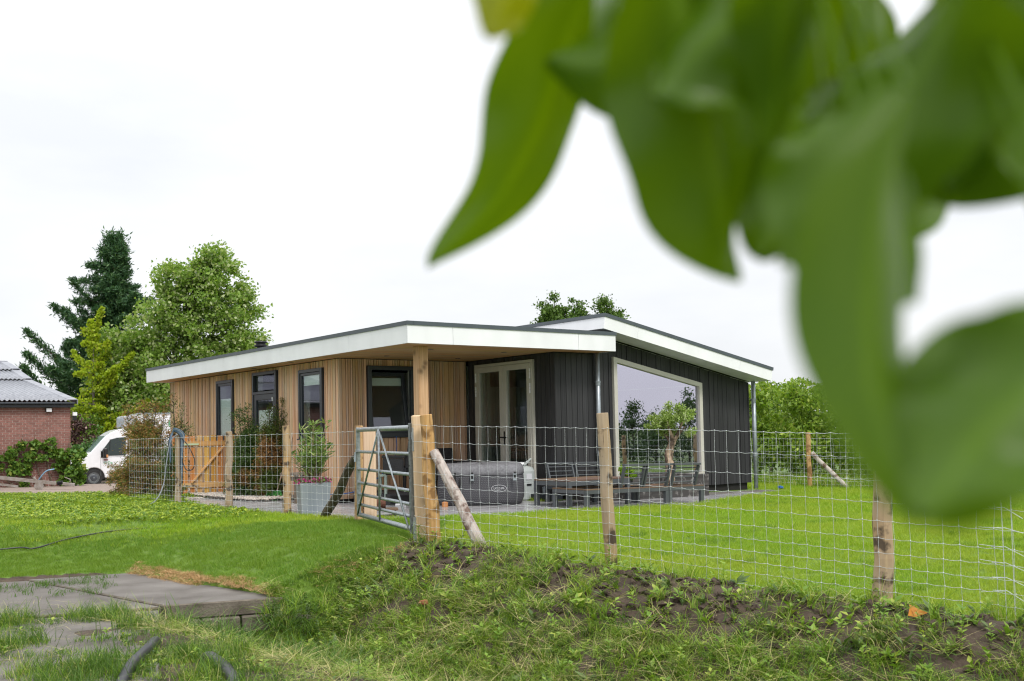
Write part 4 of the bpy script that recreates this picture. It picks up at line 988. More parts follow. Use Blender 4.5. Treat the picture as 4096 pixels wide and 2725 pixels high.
# zinc planter with oleander
M['zinc_box'] = pm('zinc_planter', (.36, .40, .42), .42, metal=.55, nscale=3.0, col2=(.24, .28, .31), bump=.05, bscale=6, stretch=(1, 1, .5))
zx, zy = -3.06, 16.10
zp = empty('zinc_planter', (zx, zy, float(G(zx, zy)) - .0), R(-10)); tag(zp, 'tall square zinc planter behind the fence', 'planter')
def taper(mb, b, t, h, z0=0.0): return mb.add([(-b,-b,z0),(b,-b,z0),(b,b,z0),(-b,b,z0),(-t,-t,h),(t,-t,h),(t,t,h),(-t,t,h)], [(0,3,2,1),(0,1,5,4),(1,2,6,5),(2,3,7,6),(3,0,4,7)])
zp.rotation_euler.z = R(20)
mb = MB(); taper(mb, .205, .232, .47); taper(mb, .18, .222, .46, .3); mb.build('box', M['zinc_box'], zp)
mb = MB(); mb.box(-.205, .205, -.205, .205, .40, .43); mb.build('soil_fill', M['soil'], zp)
M['oleander'] = leafm('oleander_leaf', (.11, .19, .04), (.22, .32, .08), trans=.25, cc=(.36, .42, .16), pc=.14)
oe = empty('oleander', (zx, zy, float(G(zx, zy)) + .42)); tag(oe, 'bushy oleander with long narrow leaves growing in the zinc planter', 'shrub')
g_ = np.random.default_rng(21); mb = MB(); LV_, LFc = [], 0; allV = []
for k in range(34):
    a = g_.uniform(0, 2 * math.pi); sp = g_.uniform(.06, .36); H = g_.uniform(.55, .92) * (1 - .35 * (sp / .36) ** 2) if k > 4 else g_.uniform(.85, 1.0)
    p = smooth_path([(.07 * math.cos(a), .07 * math.sin(a), -.02), (.5 * sp * math.cos(a), .5 * sp * math.sin(a), H * .5), (sp * math.cos(a), sp * math.sin(a), H)], 6)
    mb.tube(p, [.009 - .0005 * i for i in range(len(p))], 5, cap=False)
    pts = []; outs = []
    for i in range(26):
        f = .35 + .65 * g_.random() ** .8; q = p[min(int(f * (len(p) - 1)), len(p) - 1)]; th = g_.uniform(0, 2 * math.pi); o_ = np.array([math.cos(th), math.sin(th), g_.uniform(.3, 1.2)]); o_ /= np.linalg.norm(o_)
        pts.append(np.array(q) + o_ * .07); outs.append(o_)
    v, f_ = leaves_at(np.array(pts), .15, 6.0, g_, out=np.array(outs) * 4, fold=.3); allV.append(v)
V = np.concatenate(allV); np_mesh('leaves', V, np.arange(len(V)).reshape(-1, 4), M['oleander'], oe); mb.build('stem', pm('oleander_stem', (.28, .22, .14), .9), oe)
M['petal'] = leafm('pink_flower', (.45, .04, .20), (.55, .10, .30), trans=.2, cc=(.14, .20, .05), pc=.55)
V, F = leaf_cloud([(-.15, -.15, .05), (.1, -.17, .06), (.16, .08, .05)], [(.12, .07, .05)] * 3, 420, .035, 1.4, seed=31)
fw_ = tag(np_mesh('bedding_flowers', V, F, M['petal']), 'pink bedding flowers at the foot of the oleander', 'flowers'); fw_.location = (zx, zy, float(G(zx, zy)) + .44)
# garden stool / small table behind the planter
M['old_wood'] = wood('grey_teak', (.20, .16, .125), (.11, .085, .066), axis='Z', objrand=.12, fine=30)
sx = hw(.12, 4.0, gz_(.1, 4.0)); stl = empty('side_table', sx, YAW); tag(stl, 'small square grey teak side table against the larch wall', 'table')
mb = MB(); mb.box(-.24, .24, -.30, .30, .50, .535); mb.build('table_top', M['old_wood'], stl)
for x in (-.20, .14):
    for y in (-.26, .20):
        mb = MB(); mb.box(x, x + .06, y, y + .06, 0, .498); mb.build('leg', M['old_wood'], stl)
mb = MB(); mb.box(-.20, .20, -.26, -.23, .40, .47); mb.box(-.20, -.17, -.2, .2, .40, .47); mb.box(.17, .2, -.2, .2, .40, .47); mb.box(-.19, -.16, -.19, .19, .1, .15); mb.box(-.19, .19, -.245, -.215, .1, .15); mb.build('apron', M['old_wood'], stl)
# wicker chairs
M['wicker'] = pm('black_wicker', (.020, .021, .023), .55, nscale=90, col2=(.045, .047, .05), bump=.8, bscale=110)
def wicker(base, rz, label):
    e = empty('wicker_chair', base, rz); tag(e, label, 'chair', 'black wicker armchairs in the porch')
    mb = MB(); mb.box(-.27, .27, -.25, .27, .29, .43); mb.build('seat', M['wicker'], e, bevel=.02)
    mb = MB(); mb.add([(-.25,.24,.40),(.25,.24,.40),(.25,.30,.40),(-.25,.30,.40),(-.27,.34,.88),(.27,.34,.88),(.27,.39,.88),(-.27,.39,.88)], [(0,3,2,1),(4,5,6,7),(0,1,5,4),(1,2,6,5),(2,3,7,6),(3,0,4,7)]); mb.build('backrest', M['wicker'], e, bevel=.015)
    for s in (-1, 1):
        mb = MB(); mb.box(min(s*.30, s*.235), max(s*.30, s*.235), -.27, .29, .58, .635); mb.box(min(s*.295, s*.26), max(s*.295, s*.26), -.255, .25, .30, .578); mb.build('armrest', M['wicker'], e, bevel=.015)
    for x in (-.25, .21):
        for y in (-.25, .21):
            mb = MB(); mb.tube([(x + .02, y + .02, .0), (x + .02, y + .02, .30)], .017, 8); l = mb.build('leg', M['black'], e)
            mb = MB(); mb.tube([(x + .02, y + .02, -.0), (x + .02, y + .02, .045)], .02, 8); mb.build('foot_cap', M['white'], l)
    return e
wicker(hw(1.42, 2.50, .155), YAW + R(196), 'black wicker armchair on the low platform behind the field gate')
wicker(hw(2.62, 2.74, .0), YAW + R(4), 'black wicker armchair in the porch corner behind the hot tub')
# broom leaning, trolley, trestle leg, cables
br = empty('broom', hw(.28, 5.35, gz_(.28, 5.35))); tag(br, 'broom with green bristles and wooden handle leaning behind the fence post', 'broom')
mb = MB(); mb.tube([(0, 0, .10), (.42, -.14, 1.42)], .0125, 8); mb.build('handle', M['sawn'], br)
M['bristle'] = leafm('green_bristle', (.06, .34, .05), (.10, .48, .08), trans=.1)
mb = MB(); mb.box(-.17, .10, -.03, .03, .13, .17); mb.build('head', pm('broom_head', (.05, .30, .05), .5), br)
g_ = np.random.default_rng(4); mb = MB()
for k in range(150):
    x = g_.uniform(-.17, .10); y = g_.uniform(-.03, .03); mb.tube([(x, y, .135), (x + (x + .03) * .5 - .02 + g_.uniform(-.02, .02), y * 1.7 - .02, .0 + g_.uniform(0, .02))], .003, 3, cap=False)
mb.build('bristles', M['bristle'], br, kind='stuff')
rk = empty('rake', hw(.36, 5.45, gz_(.36, 5.45))); tag(rk, 'dark wooden tool handle leaning next to the broom', 'tool'); mb = MB(); mb.tube([(.02, 0, .02), (.30, -.05, 1.28)], .014, 8); mb.build('handle', M['old_wood'], rk); mb = MB(); mb.box(-.16, .16, -.015, .015, .0, .05); mb.build('head', M['steel_dark'], rk)
tr = empty('plant_trolley', Vector((-1.95, 15.25, float(G(-1.95, 15.25)))), R(8)); tag(tr, 'brown plant trolley on castors behind the gate', 'trolley')
for k in range(5):
    mb = MB(); mb.box(-.27, .27, -.036, .036, 0, .018); mb.build('slat', M['teak'], tr, loc=(0, -.17 + k * .085, .085))
for x in (-.22, .22):
    for y in (-.15, .15):
        mb = MB(); mb.tube([(x, y - .012, .035), (x, y + .012, .035)], .034, 12); mb.box(x - .012, x + .012, y - .02, y + .02, .05, .084); mb.build('castor', M['black'], tr)
cr_ = empty('coir_roll', Vector((-2.02, 15.27, float(G(-2.0, 15.27)) + .105)), R(8)); tag(cr_, 'rolled reddish brown mat lying on the trolley', 'mat')
mb = MB(); mb.tube([(-.26, 0, .075), (.16, 0, .075)], .078, 18); mb.build('roll', pm('coir', (.20, .085, .055), .95, nscale=60, col2=(.11, .05, .035), bump=1.0, bscale=120), cr_)
tl_ = empty('trestle', hw(.72, 1.95, gz_(.72, 1.95))); tag(tl_, 'pale green metal trestle leg standing on the terrace behind the gate', 'trestle')
mb = MB(); mb.tube([(0, 0, 0), (0, 0, .50)], .026, 10); mb.tube([(-.1, .1, 0), (-.1, .1, .48)], .02, 10); mb.bar((-.02, -.02, .5), (-.12, .12, .49), .05, .04); mb.build('leg', pm('pale_green_steel', (.36, .44, .38), .5, metal=.3), tl_)
M['cable_blue'] = pm('blue_cable', (.02, .13, .42), .4)
mb = MB(); a = hw(1.62, 3.09, 1.12); mb.tube(smooth_path([a, hw(1.58, 3.05, .8), hw(1.2, 2.9, .45), hw(.7, 3.0, .16), hw(.2, 3.3, .12), hw(.1, 3.6, .05), hw(.06, 3.55, -.02)]), .008, 6); tag(mb.build('blue_cable', M['cable_blue'], smooth=True), 'blue cable hanging from the kitchen window down to the terrace', 'cable')
mb = MB(); z_ = gz_(.9, 1.6) + .015; mb.tube(smooth_path([hw(.62, 1.75, z_), hw(1.0, 1.45, z_), hw(1.5, 1.6, z_), hw(1.1, 1.72, z_), hw(.8, 1.5, z_)]), .009, 6); tag(mb.build('extension_lead', M['black'], smooth=True), 'black extension lead curled on the terrace in front of the platform', 'cable')
mb = MB(); mb.box(-.09, .09, -.025, .025, 0, .035); o = mb.build('power_strip', M['white'], bevel=.006, loc=hw(.75, 1.52, gz_(.75, 1.52))); tag(o, 'white socket strip lying beside the extension lead', 'power strip')
mb = MB(); mb.lathe([(.05, 0), (.05, .07), (.03, .08)], 14); o = mb.build('plant_pot', pm('terracotta', (.50, .22, .08), .8), loc=hw(1.05, .65, gz_(1.05, .65))); tag(o, 'tiny terracotta pot on the wet tiles near the gate', 'pot')

# ------------------------------------------------------------------ brick barn
M['brick'] = pm('red_brick', (.27, .125, .10), .85, nscale=30, col2=(.20, .095, .078), objrand=.16, bump=.4, bscale=50)
M['mortar'] = pm('mortar', (.50, .42, .38), .95, nscale=20, col2=(.42, .35, .31))
M['asbestos'] = pm('corrugated_sheet', (.31, .32, .35), .55, nscale=5, col2=(.20, .21, .235), bump=.15, bscale=30, detail=8)
BZ = -.16
barn = empty('brick_barn', (-12.58, 30.0, BZ), YAW); tag(barn, 'low red brick barn with grey corrugated roof at the left edge', 'barn')
WH = 2.43
mb = MB(); mb.box(-9, -.012, .012, 9.5, -.6, WH); mb.build('wall', M['mortar'], barn)
bl, bh = .170, .0665
rows = int(WH / bh); spots = []
for r in range(rows):
    off = (r % 2) * .5
    for k in range(0, 14):
        x1 = -(k - .5 + off) * bl if k else 0.0; x1 = min(0, -(k * bl) + off * bl * -1 + (bl * .5 if False else 0)) if k else 0.0
        x0 = -((k + 1) * bl) - off * bl + (0 if k or not off else 0)
        if k: x1 = -(k * bl) - off * bl
        spots.append((r, x0, x1))
brick_me = {}
order = sorted(spots, key=lambda s: (-s[0] if s[0] > 8 else 100 - s[0]))
big = order[:300]; rest = order[300:]
for (r, x0, x1) in big:
    key = round(x1 - x0, 3)
    if key not in brick_me:
        m_ = MB(); w = (x1 - x0) - .011; m_.box(-w/2, w/2, .004, .02, 0, bh - .011); o = m_.build('brick', M['brick'], barn); brick_me[key] = o.data
    else:
        o = bpy.data.objects.new('brick', brick_me[key]); COL.objects.link(o); o.parent = barn
    o.location = ((x0 + x1) / 2, rnd.uniform(-.002, .002), r * bh + .005)
m_ = MB()
for (r, x0, x1) in rest: m_.box(x0 + .006, x1 - .006, .0045, .02, r * bh + .005, r * bh + bh - .006)
for r in range(rows):
    for k in range(14, 40): m_.box(-(k+1)*bl + .006 - (r%2)*.5*bl, -k*bl - .006 - (r%2)*.5*bl, .0045, .02, r*bh + .005, r*bh + bh - .006)
m_.build('brickwork', M['brick'], barn, kind='stuff')
# corrugated roof: three overlapping rows of sheets
def corr(name, x0, x1, y0, z0, y1, z1, pitch=.127, amp=.022):
    n = int((x1 - x0) / pitch * 8); xs_ = np.linspace(x0, x1, n + 1); hgt = amp * np.cos(2 * np.pi * xs_ / pitch)
    V = []
    for (y, z) in ((y0, z0), (y1, z1)):
        for x, h in zip(xs_, hgt): V.append((x, y, z + h))
    for (y, z) in ((y0, z0), (y1, z1)):
        for x, h in zip(xs_, hgt): V.append((x, y, z + h - .012))
    k = n + 1; F = []
    for i in range(n):
        F.append((i, i+1, k+i+1, k+i)); F.append((2*k+i, 3*k+i, 3*k+i+1, 2*k+i+1)); F.append((i, 2*k+i, 2*k+i+1, i+1)); F.append((k+i, k+i+1, 3*k+i+1, 3*k+i))
    o = np_mesh(name, V, np.array(F), M['asbestos'], barn); o.data.polygons.foreach_set('use_smooth', [True] * len(F)); return o
e0 = 2.33 - BZ
rowsR = [(-.22, e0 - .02, 5.35, 3.17 - BZ), (5.2, 3.20 - BZ, 7.05, 3.60 - BZ), (6.9, 3.62 - BZ, 8.8, 3.99 - BZ)]
for (y0, z0, y1, z1) in rowsR:
    for a in range(6):
        corr('roof_sheet', -1.524 * (a + 1) + (-.004), -1.524 * a - .06 if a == 0 else -1.524 * a, y0, z0 + (a % 2) * .004, y1, z1 + (a % 2) * .004)
    m_ = MB(); m_.bar((.0, y0, z0 + .02), (.0, y1, z1 + .02), .26, .02); m_.bar((.13, y0, z0 - .05), (.13, y1, z1 - .05), .02, .13); m_.build('verge_trim', M['asbestos'], barn)
mb = MB(); mb.bar((-9, 8.85, 4.0 - BZ), (.12, 8.85, 4.0 - BZ), .3, .05); mb.build('ridge_cap', M['asbestos'], barn)
mb = MB(); mb.prism([(.1, 8.9, 4.0 - BZ), (.1, 18, 2.3 - BZ), (.1, 8.9, 2.3 - BZ)], (-9, 0, 0)); mb.build('roof_back', M['asbestos'], barn)
mb = MB(); mb.prism([(-.02, 0, WH), (-.02, 5.3, 3.1 - BZ), (-.02, 8.8, 3.9 - BZ), (-.02, 9.5, 3.6 - BZ), (-.02, 9.5, WH - .3)], (-.1, 0, 0)); mb.build('gable', M['brick'], barn)
mb = MB(); mb.box(-9, .06, -.24, -.13, e0 - .13, e0 - .075); mb.box(-9, .05, -.16, .0, e0 - .22, e0 - .128); mb.build('gutter', M['anthr'], barn, bevel=.012)
mb = MB(); mb.bar((-2.35, 2.3, 2.86 - BZ), (-2.35, 3.2, 3.0 - BZ), .9, .07); sk = mb.build('skylight', M['beige'], barn)
mb = MB(); mb.bar((-2.35, 2.4, 2.92 - BZ), (-2.35, 3.1, 3.03 - BZ), .74, .03); mb.build('pane', M['glass_big'], sk)
for (x, z, dark) in ((-.60, 2.20, 0), (.10, 2.04, 1)):
    l = MB(); l.box(x - .09, x + .09, -.09, -.016, z - .06, z + .06) if not dark else l.box(x - .05, x + .05, -.05, .04, z - .14, z)
    f_ = l.build('flood_lamp', M['black'], barn, bevel=.01)
    l = MB(); l.box(x - .07, x + .07, -.098, -.091, z - .045, z + .05) if not dark else l.box(x - .05, x + .06, -.06, .05, z + .002, z + .10); l.build('lamp_face', M['white'], f_)
# grapevine on the wall
M['vine'] = leafm('vine_leaf', (.07, .16, .022), (.15, .26, .04), trans=.28, cc=(.28, .34, .07), pc=.12)
vn = empty('grapevine', (-12.58, 30.0, BZ), YAW); tag(vn, 'leafy green grapevine climbing the brick barn wall', 'vine')
g_ = np.random.default_rng(15); cl = []; rr = []
vtop = [(-2.9, 1.25), (-2.4, 1.1), (-2.05, 1.35), (-1.7, .95), (-1.3, 1.35), (-.9, 1.40), (-.5, 1.30), (-.15, 1.25)]
vbot = [(-2.9, .35), (-2.4, .55), (-2.0, .75), (-1.6, .25), (-1.3, .10), (-.9, .55), (-.5, .7), (-.1, .2)]
for k in range(64):
    x = g_.uniform(-2.9, -.02); t0 = np.interp(x, *zip(*vtop)); b0_ = np.interp(x, *zip(*vbot)); z = g_.uniform(b0_, t0 - .02)
    if g_.random() < .3 and .4 < z < .9 and x > -1.0: continue
    cl.append((x, -.14, z)); rr.append((.16, .12, .13))
for k in range(22): cl.append((g_.uniform(-.35, .26), -.22 - g_.uniform(0, .25), g_.uniform(.1, 1.0))); rr.append((.17, .17, .15))
V, F = leaf_cloud(cl, rr, 3000, .115, 1.15, lean=(0, -.5, -.2), seed=16, shell=.5); np_mesh('leaves', V, F, M['vine'], vn)
mb = MB()
for k in range(9):
    x = -2.8 + k * .34; mb.tube(smooth_path([(x * .5 - .1, -.05, 0), (x * .8, -.06, .5), (x, -.05, np.interp(x, *zip(*vtop)))], 5), [.02 - .001 * i for i in range(11)], 5)
for k in range(9):
    x = -2.6 + k * .32; z = np.interp(x, *zip(*vtop)); mb.tube([(x, -.08, z - .1), (x + g_.uniform(-.06, .06), -.12, z + g_.uniform(.08, .22))], .006, 4)
mb.build('stem', pm('vine_stem', (.12, .09, .06), .9), vn)
# trailer drawbar
gt = lambda x, y: zt_(x, y)
td = empty('trailer', (-11.35, 27.0, gt(-11.35, 27.0)), R(180 + 20)); tag(td, 'grey galvanised trailer drawbar resting on the ground by the barn', 'trailer')
dm = pm('dusty_steel', (.33, .31, .29), .6, metal=.3, nscale=12, col2=(.20, .16, .13))
mb = MB(); mb.bar((.32, 0, .17), (2.6, 0, .50), .085, .085); mb.build('drawbar', dm, td)
mb = MB(); mb.bar((1.2, .0, .12), (2.7, -.1, .36), .05, .05); mb.bar((1.9, .1, .55), (3.0, .15, .85), .10, .08); mb.build('side_beam', dm, td)
mb = MB(); mb.lathe([(.045, 0)] + [(.045 + .012 * (i % 2), .012 * i) for i in range(1, 12)] + [(.03, .14)], 12, M=Matrix.Translation((.30, 0, .165)) @ Matrix.Rotation(R(-82), 4, 'Y')); mb.build('bellows', M['black'], td)
mb = MB(); mb.bar((-.12, 0, .115), (.18, 0, .15), .09, .08); mb.bar((.0, 0, .18), (-.02, 0, .25), .03, .03); mb.bar((-.02, 0, .25), (.13, 0, .32), .03, .025); mb.build('coupling', dm, td, bevel=.01)
mb = MB(); mb.tube(smooth_path([(.75, .0, .24), (.62, .02, .42), (.52, .02, .50), (.36, .02, .53)]), .016, 8); mb.build('brake_lever', pm('blue_lever', (.16, .30, .42), .4, metal=.4), td)
mb = MB(); mb.lathe([(.05, -.05), (.11, -.05), (.11, .05), (.05, .05)], 14, M=Matrix.Translation((.72, .02, .115)) @ Matrix.Rotation(R(90), 4, 'X')); mb.tube([(.72, 0, .15), (.85, 0, .35)], .03, 8); mb.build('jockey_wheel', dm, td)
# ------------------------------------------------------------------ white box van
VS = (-18.75, 44.3, -.74)
van = empty('box_van', (-18.25, 43.55, -.735), R(29.5)); tag(van, 'white box van with green lettering parked behind the brown conifer', 'van')
M['van_paint'] = pm('van_white', (.80, .81, .84), .25, var=.02, coat=.4)
M['tyre'] = pm('tyre', (.022, .022, .022), .85, bump=.3)
VW = 2.0
out_ = [(0.02, .42), (0.0, .72), (-.01, 1.05), (.05, 1.16), (.35, 1.29), (.75, 1.40), (1.32, 2.05), (1.56, 2.22), (1.78, 2.32), (2.05, 2.38), (2.5, 2.40), (2.5, .36)]
arch = [(.88 + .43 * math.cos(a), .345 + .43 * math.sin(a)) for a in np.linspace(-.03, math.pi + .03, 15)]
poly = out_ + arch + [(.40, .36), (.10, .34)]
mb = MB(); mb.prism([(p[0], 0, p[1]) for p in poly], (0, VW, 0)); cabo = mb.build('cab', M['van_paint'], van, bevel=.035, seg=2)
mb = MB(); mb.prism([(.05, .04, .30), (2.45, .04, .30), (2.45, .04, .5), (1.35, .04, .5), (1.3, .04, .9), (.45, .04, .9), (.42, .04, .5), (-.03, .04, .42), (-.05, .04, .75), (-.05, .04, .98), (.35, .04, .60), (.45,.04,.45)][::-1][:0] or [(.35, .06, .3), (1.4, .06, .3), (1.4, .06, .9), (.35, .06, .9)], (0, VW - .12, 0)); mb.build('wheel_well', M['black'], van)
mb = MB(); mb.prism([(-.04, -.015, .30), (.42, -.015, .30), (.40, -.015, .52), (.30, -.015, .74), (.12, -.015, .96), (-.04, -.015, .92)], (0, VW + .03, 0)); mb.build('bumper', pm('bumper_plastic', (.035, .04, .05), .6), van, bevel=.03, seg=2)
mb = MB(); mb.prism([(.12, -.012, 1.0), (.08, -.012, 1.14), (.56, -.012, 1.20), (.54, -.012, 1.12), (.40, -.012, .92)], (0, .05, 0)); hl = mb.build('headlight', M['white'], van, bevel=.012)
mb = MB(); mb.prism([(.14, -.022, 1.03), (.12, -.022, 1.11), (.42, -.022, 1.14), (.36, -.022, 1.0)], (0, .02, 0)); mb.build('lens', M['black'], hl)
mb = MB(); mb.lathe([(.03, 0), (.045, .006), (.03, .012)], 12, M=Matrix.Translation((.34, -.032, 1.02)) @ Matrix.Rotation(R(90), 4, 'X')); mb.build('bulb', M['print_white'], hl)
M['van_glass'] = pm('van_glass', (.03, .045, .045), .06, spec=.9, var=.05)
mb = MB(); mb.prism([(.80, .10, 1.415), (1.36, .14, 2.05), (1.36, VW - .14, 2.05), (.80, VW - .10, 1.415)], (-.04, 0, .035)); mb.build('windscreen', pm('windscreen_glass', (.20, .27, .27), .08, spec=.9, var=.1), van)
mb = MB(); mb.prism([(1.20, -.012, 1.47), (1.54, -.012, 1.93), (1.80, -.012, 2.0), (2.15, -.012, 2.02), (2.15, -.012, 1.25), (1.22, -.012, 1.25)], (0, .03, 0)); mb.build('side_window', M['van_glass'], van)
mb = MB(); mb.bar((1.52, -.016, 1.93), (1.50, -.016, 1.48), .014, .03); mb.build('window_bar', M['black'], van)
mb = MB(); mb.prism([(1.15, -.014, 1.18), (1.15, -.014, 1.48), (1.42, -.014, 1.22), (1.42, -.014, 1.15)], (0, .02, 0)); mb.build('window_corner', M['black'], van)
mb = MB(); mb.box(1.22, 1.40, -.24, -.06, 1.18, 1.58); mi_ = mb.build('mirror', M['black'], van, bevel=.05, seg=2)
mb = MB(); mb.box(1.34, 1.41, -.245, -.12, 1.18, 1.30); mb.build('indicator', pm('amber_lens', (.55, .25, .10), .3), mi_)
for x0, z0, x1, z1 in ((1.15, .42, 1.15, 1.2), (1.16, 1.205, 2.4, 1.205)):
    mb = MB(); mb.bar((x0, -.002, z0), (x1, -.002, z1), .012, .008); mb.build('door_seam', M['steel_dark'], van)
def wheel(x, y, fl):
    mb = MB(); Mx = Matrix.Translation((x, y, .345)) @ Matrix.Rotation(R(90 if fl else -90), 4, 'X')
    mb.lathe([(.20, -.10), (.33, -.11), (.345, -.08), (.345, .07), (.325, .105), (.225, .105), (.21, .07)], 30, M=Mx); w = mb.build('wheel', M['tyre'], van, smooth=False)
    mb = MB(); mb.lathe([(.215, .075), (.222, .095), (.20, .098), (.19, .07), (.15, .06), (.145, .085), (.12, .10), (.03, .105), (.0, .106)], 24, M=Mx); mb.build('rim', pm('wheel_steel', (.09, .10, .115), .4, metal=.5), w, smooth=False)
    mb = MB(); mb.lathe([(.225, .088), (.225, .1), (.213, .1), (.213, .088)], 24, M=Mx); mb.lathe([(.02, .108), (.025, .112), (.0, .116)], 10, M=Mx); mb.build('rim_ring', M['steel'], w)
for x in (.88, 4.7):
    wheel(x, .11, True); wheel(x, VW - .11, False)
# box body
mb = MB(); mb.box(2.62, 6.3, -.05, VW + .05, .85, 3.02); mb.build('box_body', M['van_paint'], van, bevel=.025, seg=2)
mb = MB(); mb.prism([(2.08, .05, 2.42), (2.08, .05, 2.86), (2.14, .05, 2.92), (2.61, .05, 2.96), (2.61, .05, 2.3)], (0, VW - .1, 0)); mb.build('roof_spoiler', pm('spoiler_grey', (.46, .49, .54), .4), van, bevel=.04, seg=2)
mb = MB(); mb.box(2.60, 6.32, -.07, -.052, 2.97, 3.04); mb.box(2.60, 6.32, -.07, -.052, .84, .92); mb.build('edge_rail', M['zinc'], van)
mb = MB(); mb.box(4.25, 4.45, -.08, -.071, 2.99, 3.02); mb.build('marker_lamp', pm('red_lens', (.5, .03, .03), .3), van)
mb = MB(); mb.box(2.4, 6.2, .3, VW - .3, .45, .84); mb.build('chassis', M['black'], van)
mb = MB(); mb.box(1.27, 1.44, -.012, -.003, 1.055, 1.105); mb.build('badge', pm('badge_red', (.22, .03, .03), .4), van)
M['green_print'] = pm('green_print', (.08, .42, .20), .5); M['red_print'] = pm('red_print', (.55, .05, .06), .5)
vx = Matrix.Rotation(R(90), 4, 'X')
text('© De', .16, M['green_print'], van, Matrix.Translation((1.26, -.006, .955)) @ vx, 'door_lettering', align='LEFT')
# box print: green and red strokes, mostly hidden by the conifer
mb = MB()
for x, w in ((2.95, .05), (3.12, .13), (3.9, .05), (4.05, .12), (4.25, .05), (5.2, .05), (5.35, .12), (5.52, .05)): mb.box(x, x + w, -.053, -.049, 2.45, 2.62 if w > .1 else 2.72)
mb.build('green_lettering', M['green_print'], van)
mb = MB()
for k in range(5): mb.box(3.88 + k * .1, 3.94 + k * .1, -.053, -.049, 2.12, 2.22)
for k in range(5): mb.box(5.0 + k * .1, 5.06 + k * .1, -.053, -.049, 2.12, 2.22)
mb.build('red_lettering', M['red_print'], van)
# second white van standing behind, only its rear corner shows
v2 = empty('white_van', (-20.2, 49.2, -.75), R(27)); tag(v2, 'white van mostly hidden behind the box van windscreen', 'van')
mb = MB(); mb.prism([(0.18, 0, .35), (-.05, 0, 1.0), (.02, 0, 1.55), (.16, 0, 1.98), (.4, 0, 2.03), (3.6, 0, 2.03), (4.2, 0, 1.4), (5.0, 0, 1.1), (5.05, 0, .35)], (0, 1.85, 0)); mb.build('body', M['van_paint'], v2, bevel=.06, seg=2)
mb = MB(); mb.prism([(.50, -.012, 1.05), (.52, -.012, 1.30), (.66, -.012, 1.74), (.80, -.012, 1.72), (.74, -.012, 1.35), (.70, -.012, 1.05)], (0, .03, 0)); mb.build('tail_window', M['black'], v2)
mb = MB(); mb.bar((.1, -.006, 1.62), (.52, -.006, 1.66), .012, .03); mb.bar((.0, -.006, 1.2), (.45, -.006, 1.2), .01, .02); mb.build('door_seam', M['steel_dark'], v2)
for x in (.95, 4.1):
    mb = MB(); mb.lathe([(.0, -.1), (.3, -.1), (.32, 0), (.3, .1), (0, .1)], 20, M=Matrix.Translation((x, .1, .32)) @ Matrix.Rotation(R(90), 4, 'X')); mb.build('wheel', M['tyre'], v2)
# ------------------------------------------------------------------ trees
def trunk_mesh(parent, base, h, r, limbs, mat, lean=(0, 0), name='trunk'):
    mb = MB(); b = Vector(base); top = b + Vector((lean[0], lean[1], h)); k = 7
    pts = [b.lerp(top, i / k) + Vector((rnd.uniform(-.02, .02) * h * .2, rnd.uniform(-.02, .02) * h * .2, 0)) * (i > 0) for i in range(k + 1)]
    mb.tube(pts, [r * (1 - .8 * i / k) for i in range(k + 1)], 8, jit=.08)
    for (f, end) in limbs:
        s = b.lerp(top, f); e = Vector(end); md = s.lerp(e, .5) + Vector((0, 0, -.06 * (e - s).length)); rr_ = r * (1 - .8 * f) * .55
        mb.tube(smooth_path([s, md, e], 3), [rr_ * (1 - .85 * i / 6) for i in range(7)], 6, jit=.08)
    return mb.build(name, mat, parent)
M['bark'] = pm('bark', (.13, .10, .08), .95, nscale=6, col2=(.07, .055, .043), bump=.8, bscale=12, stretch=(1, 1, .3))
M['bark_grey'] = pm('bark_grey', (.20, .17, .145), .95, nscale=6, col2=(.12, .10, .085), bump=.6, bscale=12, stretch=(1, 1, .3))
def lobe_tree(name, label, cat, base, lobes, n_cl, n_leaf, size, aspect, mat, trunk_h, trunk_r, clump=.6, lean=None, seed=1, group=None, bark='bark', flat=.0, limbs=18):
    """lobes: (x,y,z,rx,ry,rz,weight) relative to base. Leaves gather in clumps spread through the lobes."""
    g = np.random.default_rng(seed); e = empty(name, base); tag(e, label, cat, group)
    L = np.array(lobes, float); w = L[:, 6] / L[:, 6].sum(); idx = g.choice(len(L), n_cl, p=w)
    d = g.normal(size=(n_cl, 3)); d /= np.linalg.norm(d, axis=1)[:, None]; q = g.random(n_cl) ** .42
    C = L[idx, :3] + d * q[:, None] * L[idx, 3:6]
    C[:, 2] = np.maximum(C[:, 2], .25)
    csz = clump * (0.55 + .9 * g.random(n_cl)); pick = g.choice(n_cl, n_leaf, p=csz ** 1.6 / (csz ** 1.6).sum())
    off = g.normal(size=(n_leaf, 3)) * .5; off[:, 2] *= .75
    P = C[pick] + off * csz[pick][:, None]
    P[:, 2] = np.maximum(P[:, 2], .05)
    o_ = d[pick] + g.normal(size=(n_leaf, 3)) * .5
    V, F = leaves_at(P, size, aspect, g, out=o_, lean=lean, flat=flat); np_mesh('crown', V, F, mat, e)
    sel = g.choice(n_cl, min(limbs, n_cl), replace=False)
    trunk_mesh(e, (0, 0, -.6), trunk_h, trunk_r, [(float(np.clip(C[s, 2] / trunk_h * .8, .42, .95)), C[s]) for s in sel], M[bark]); return e
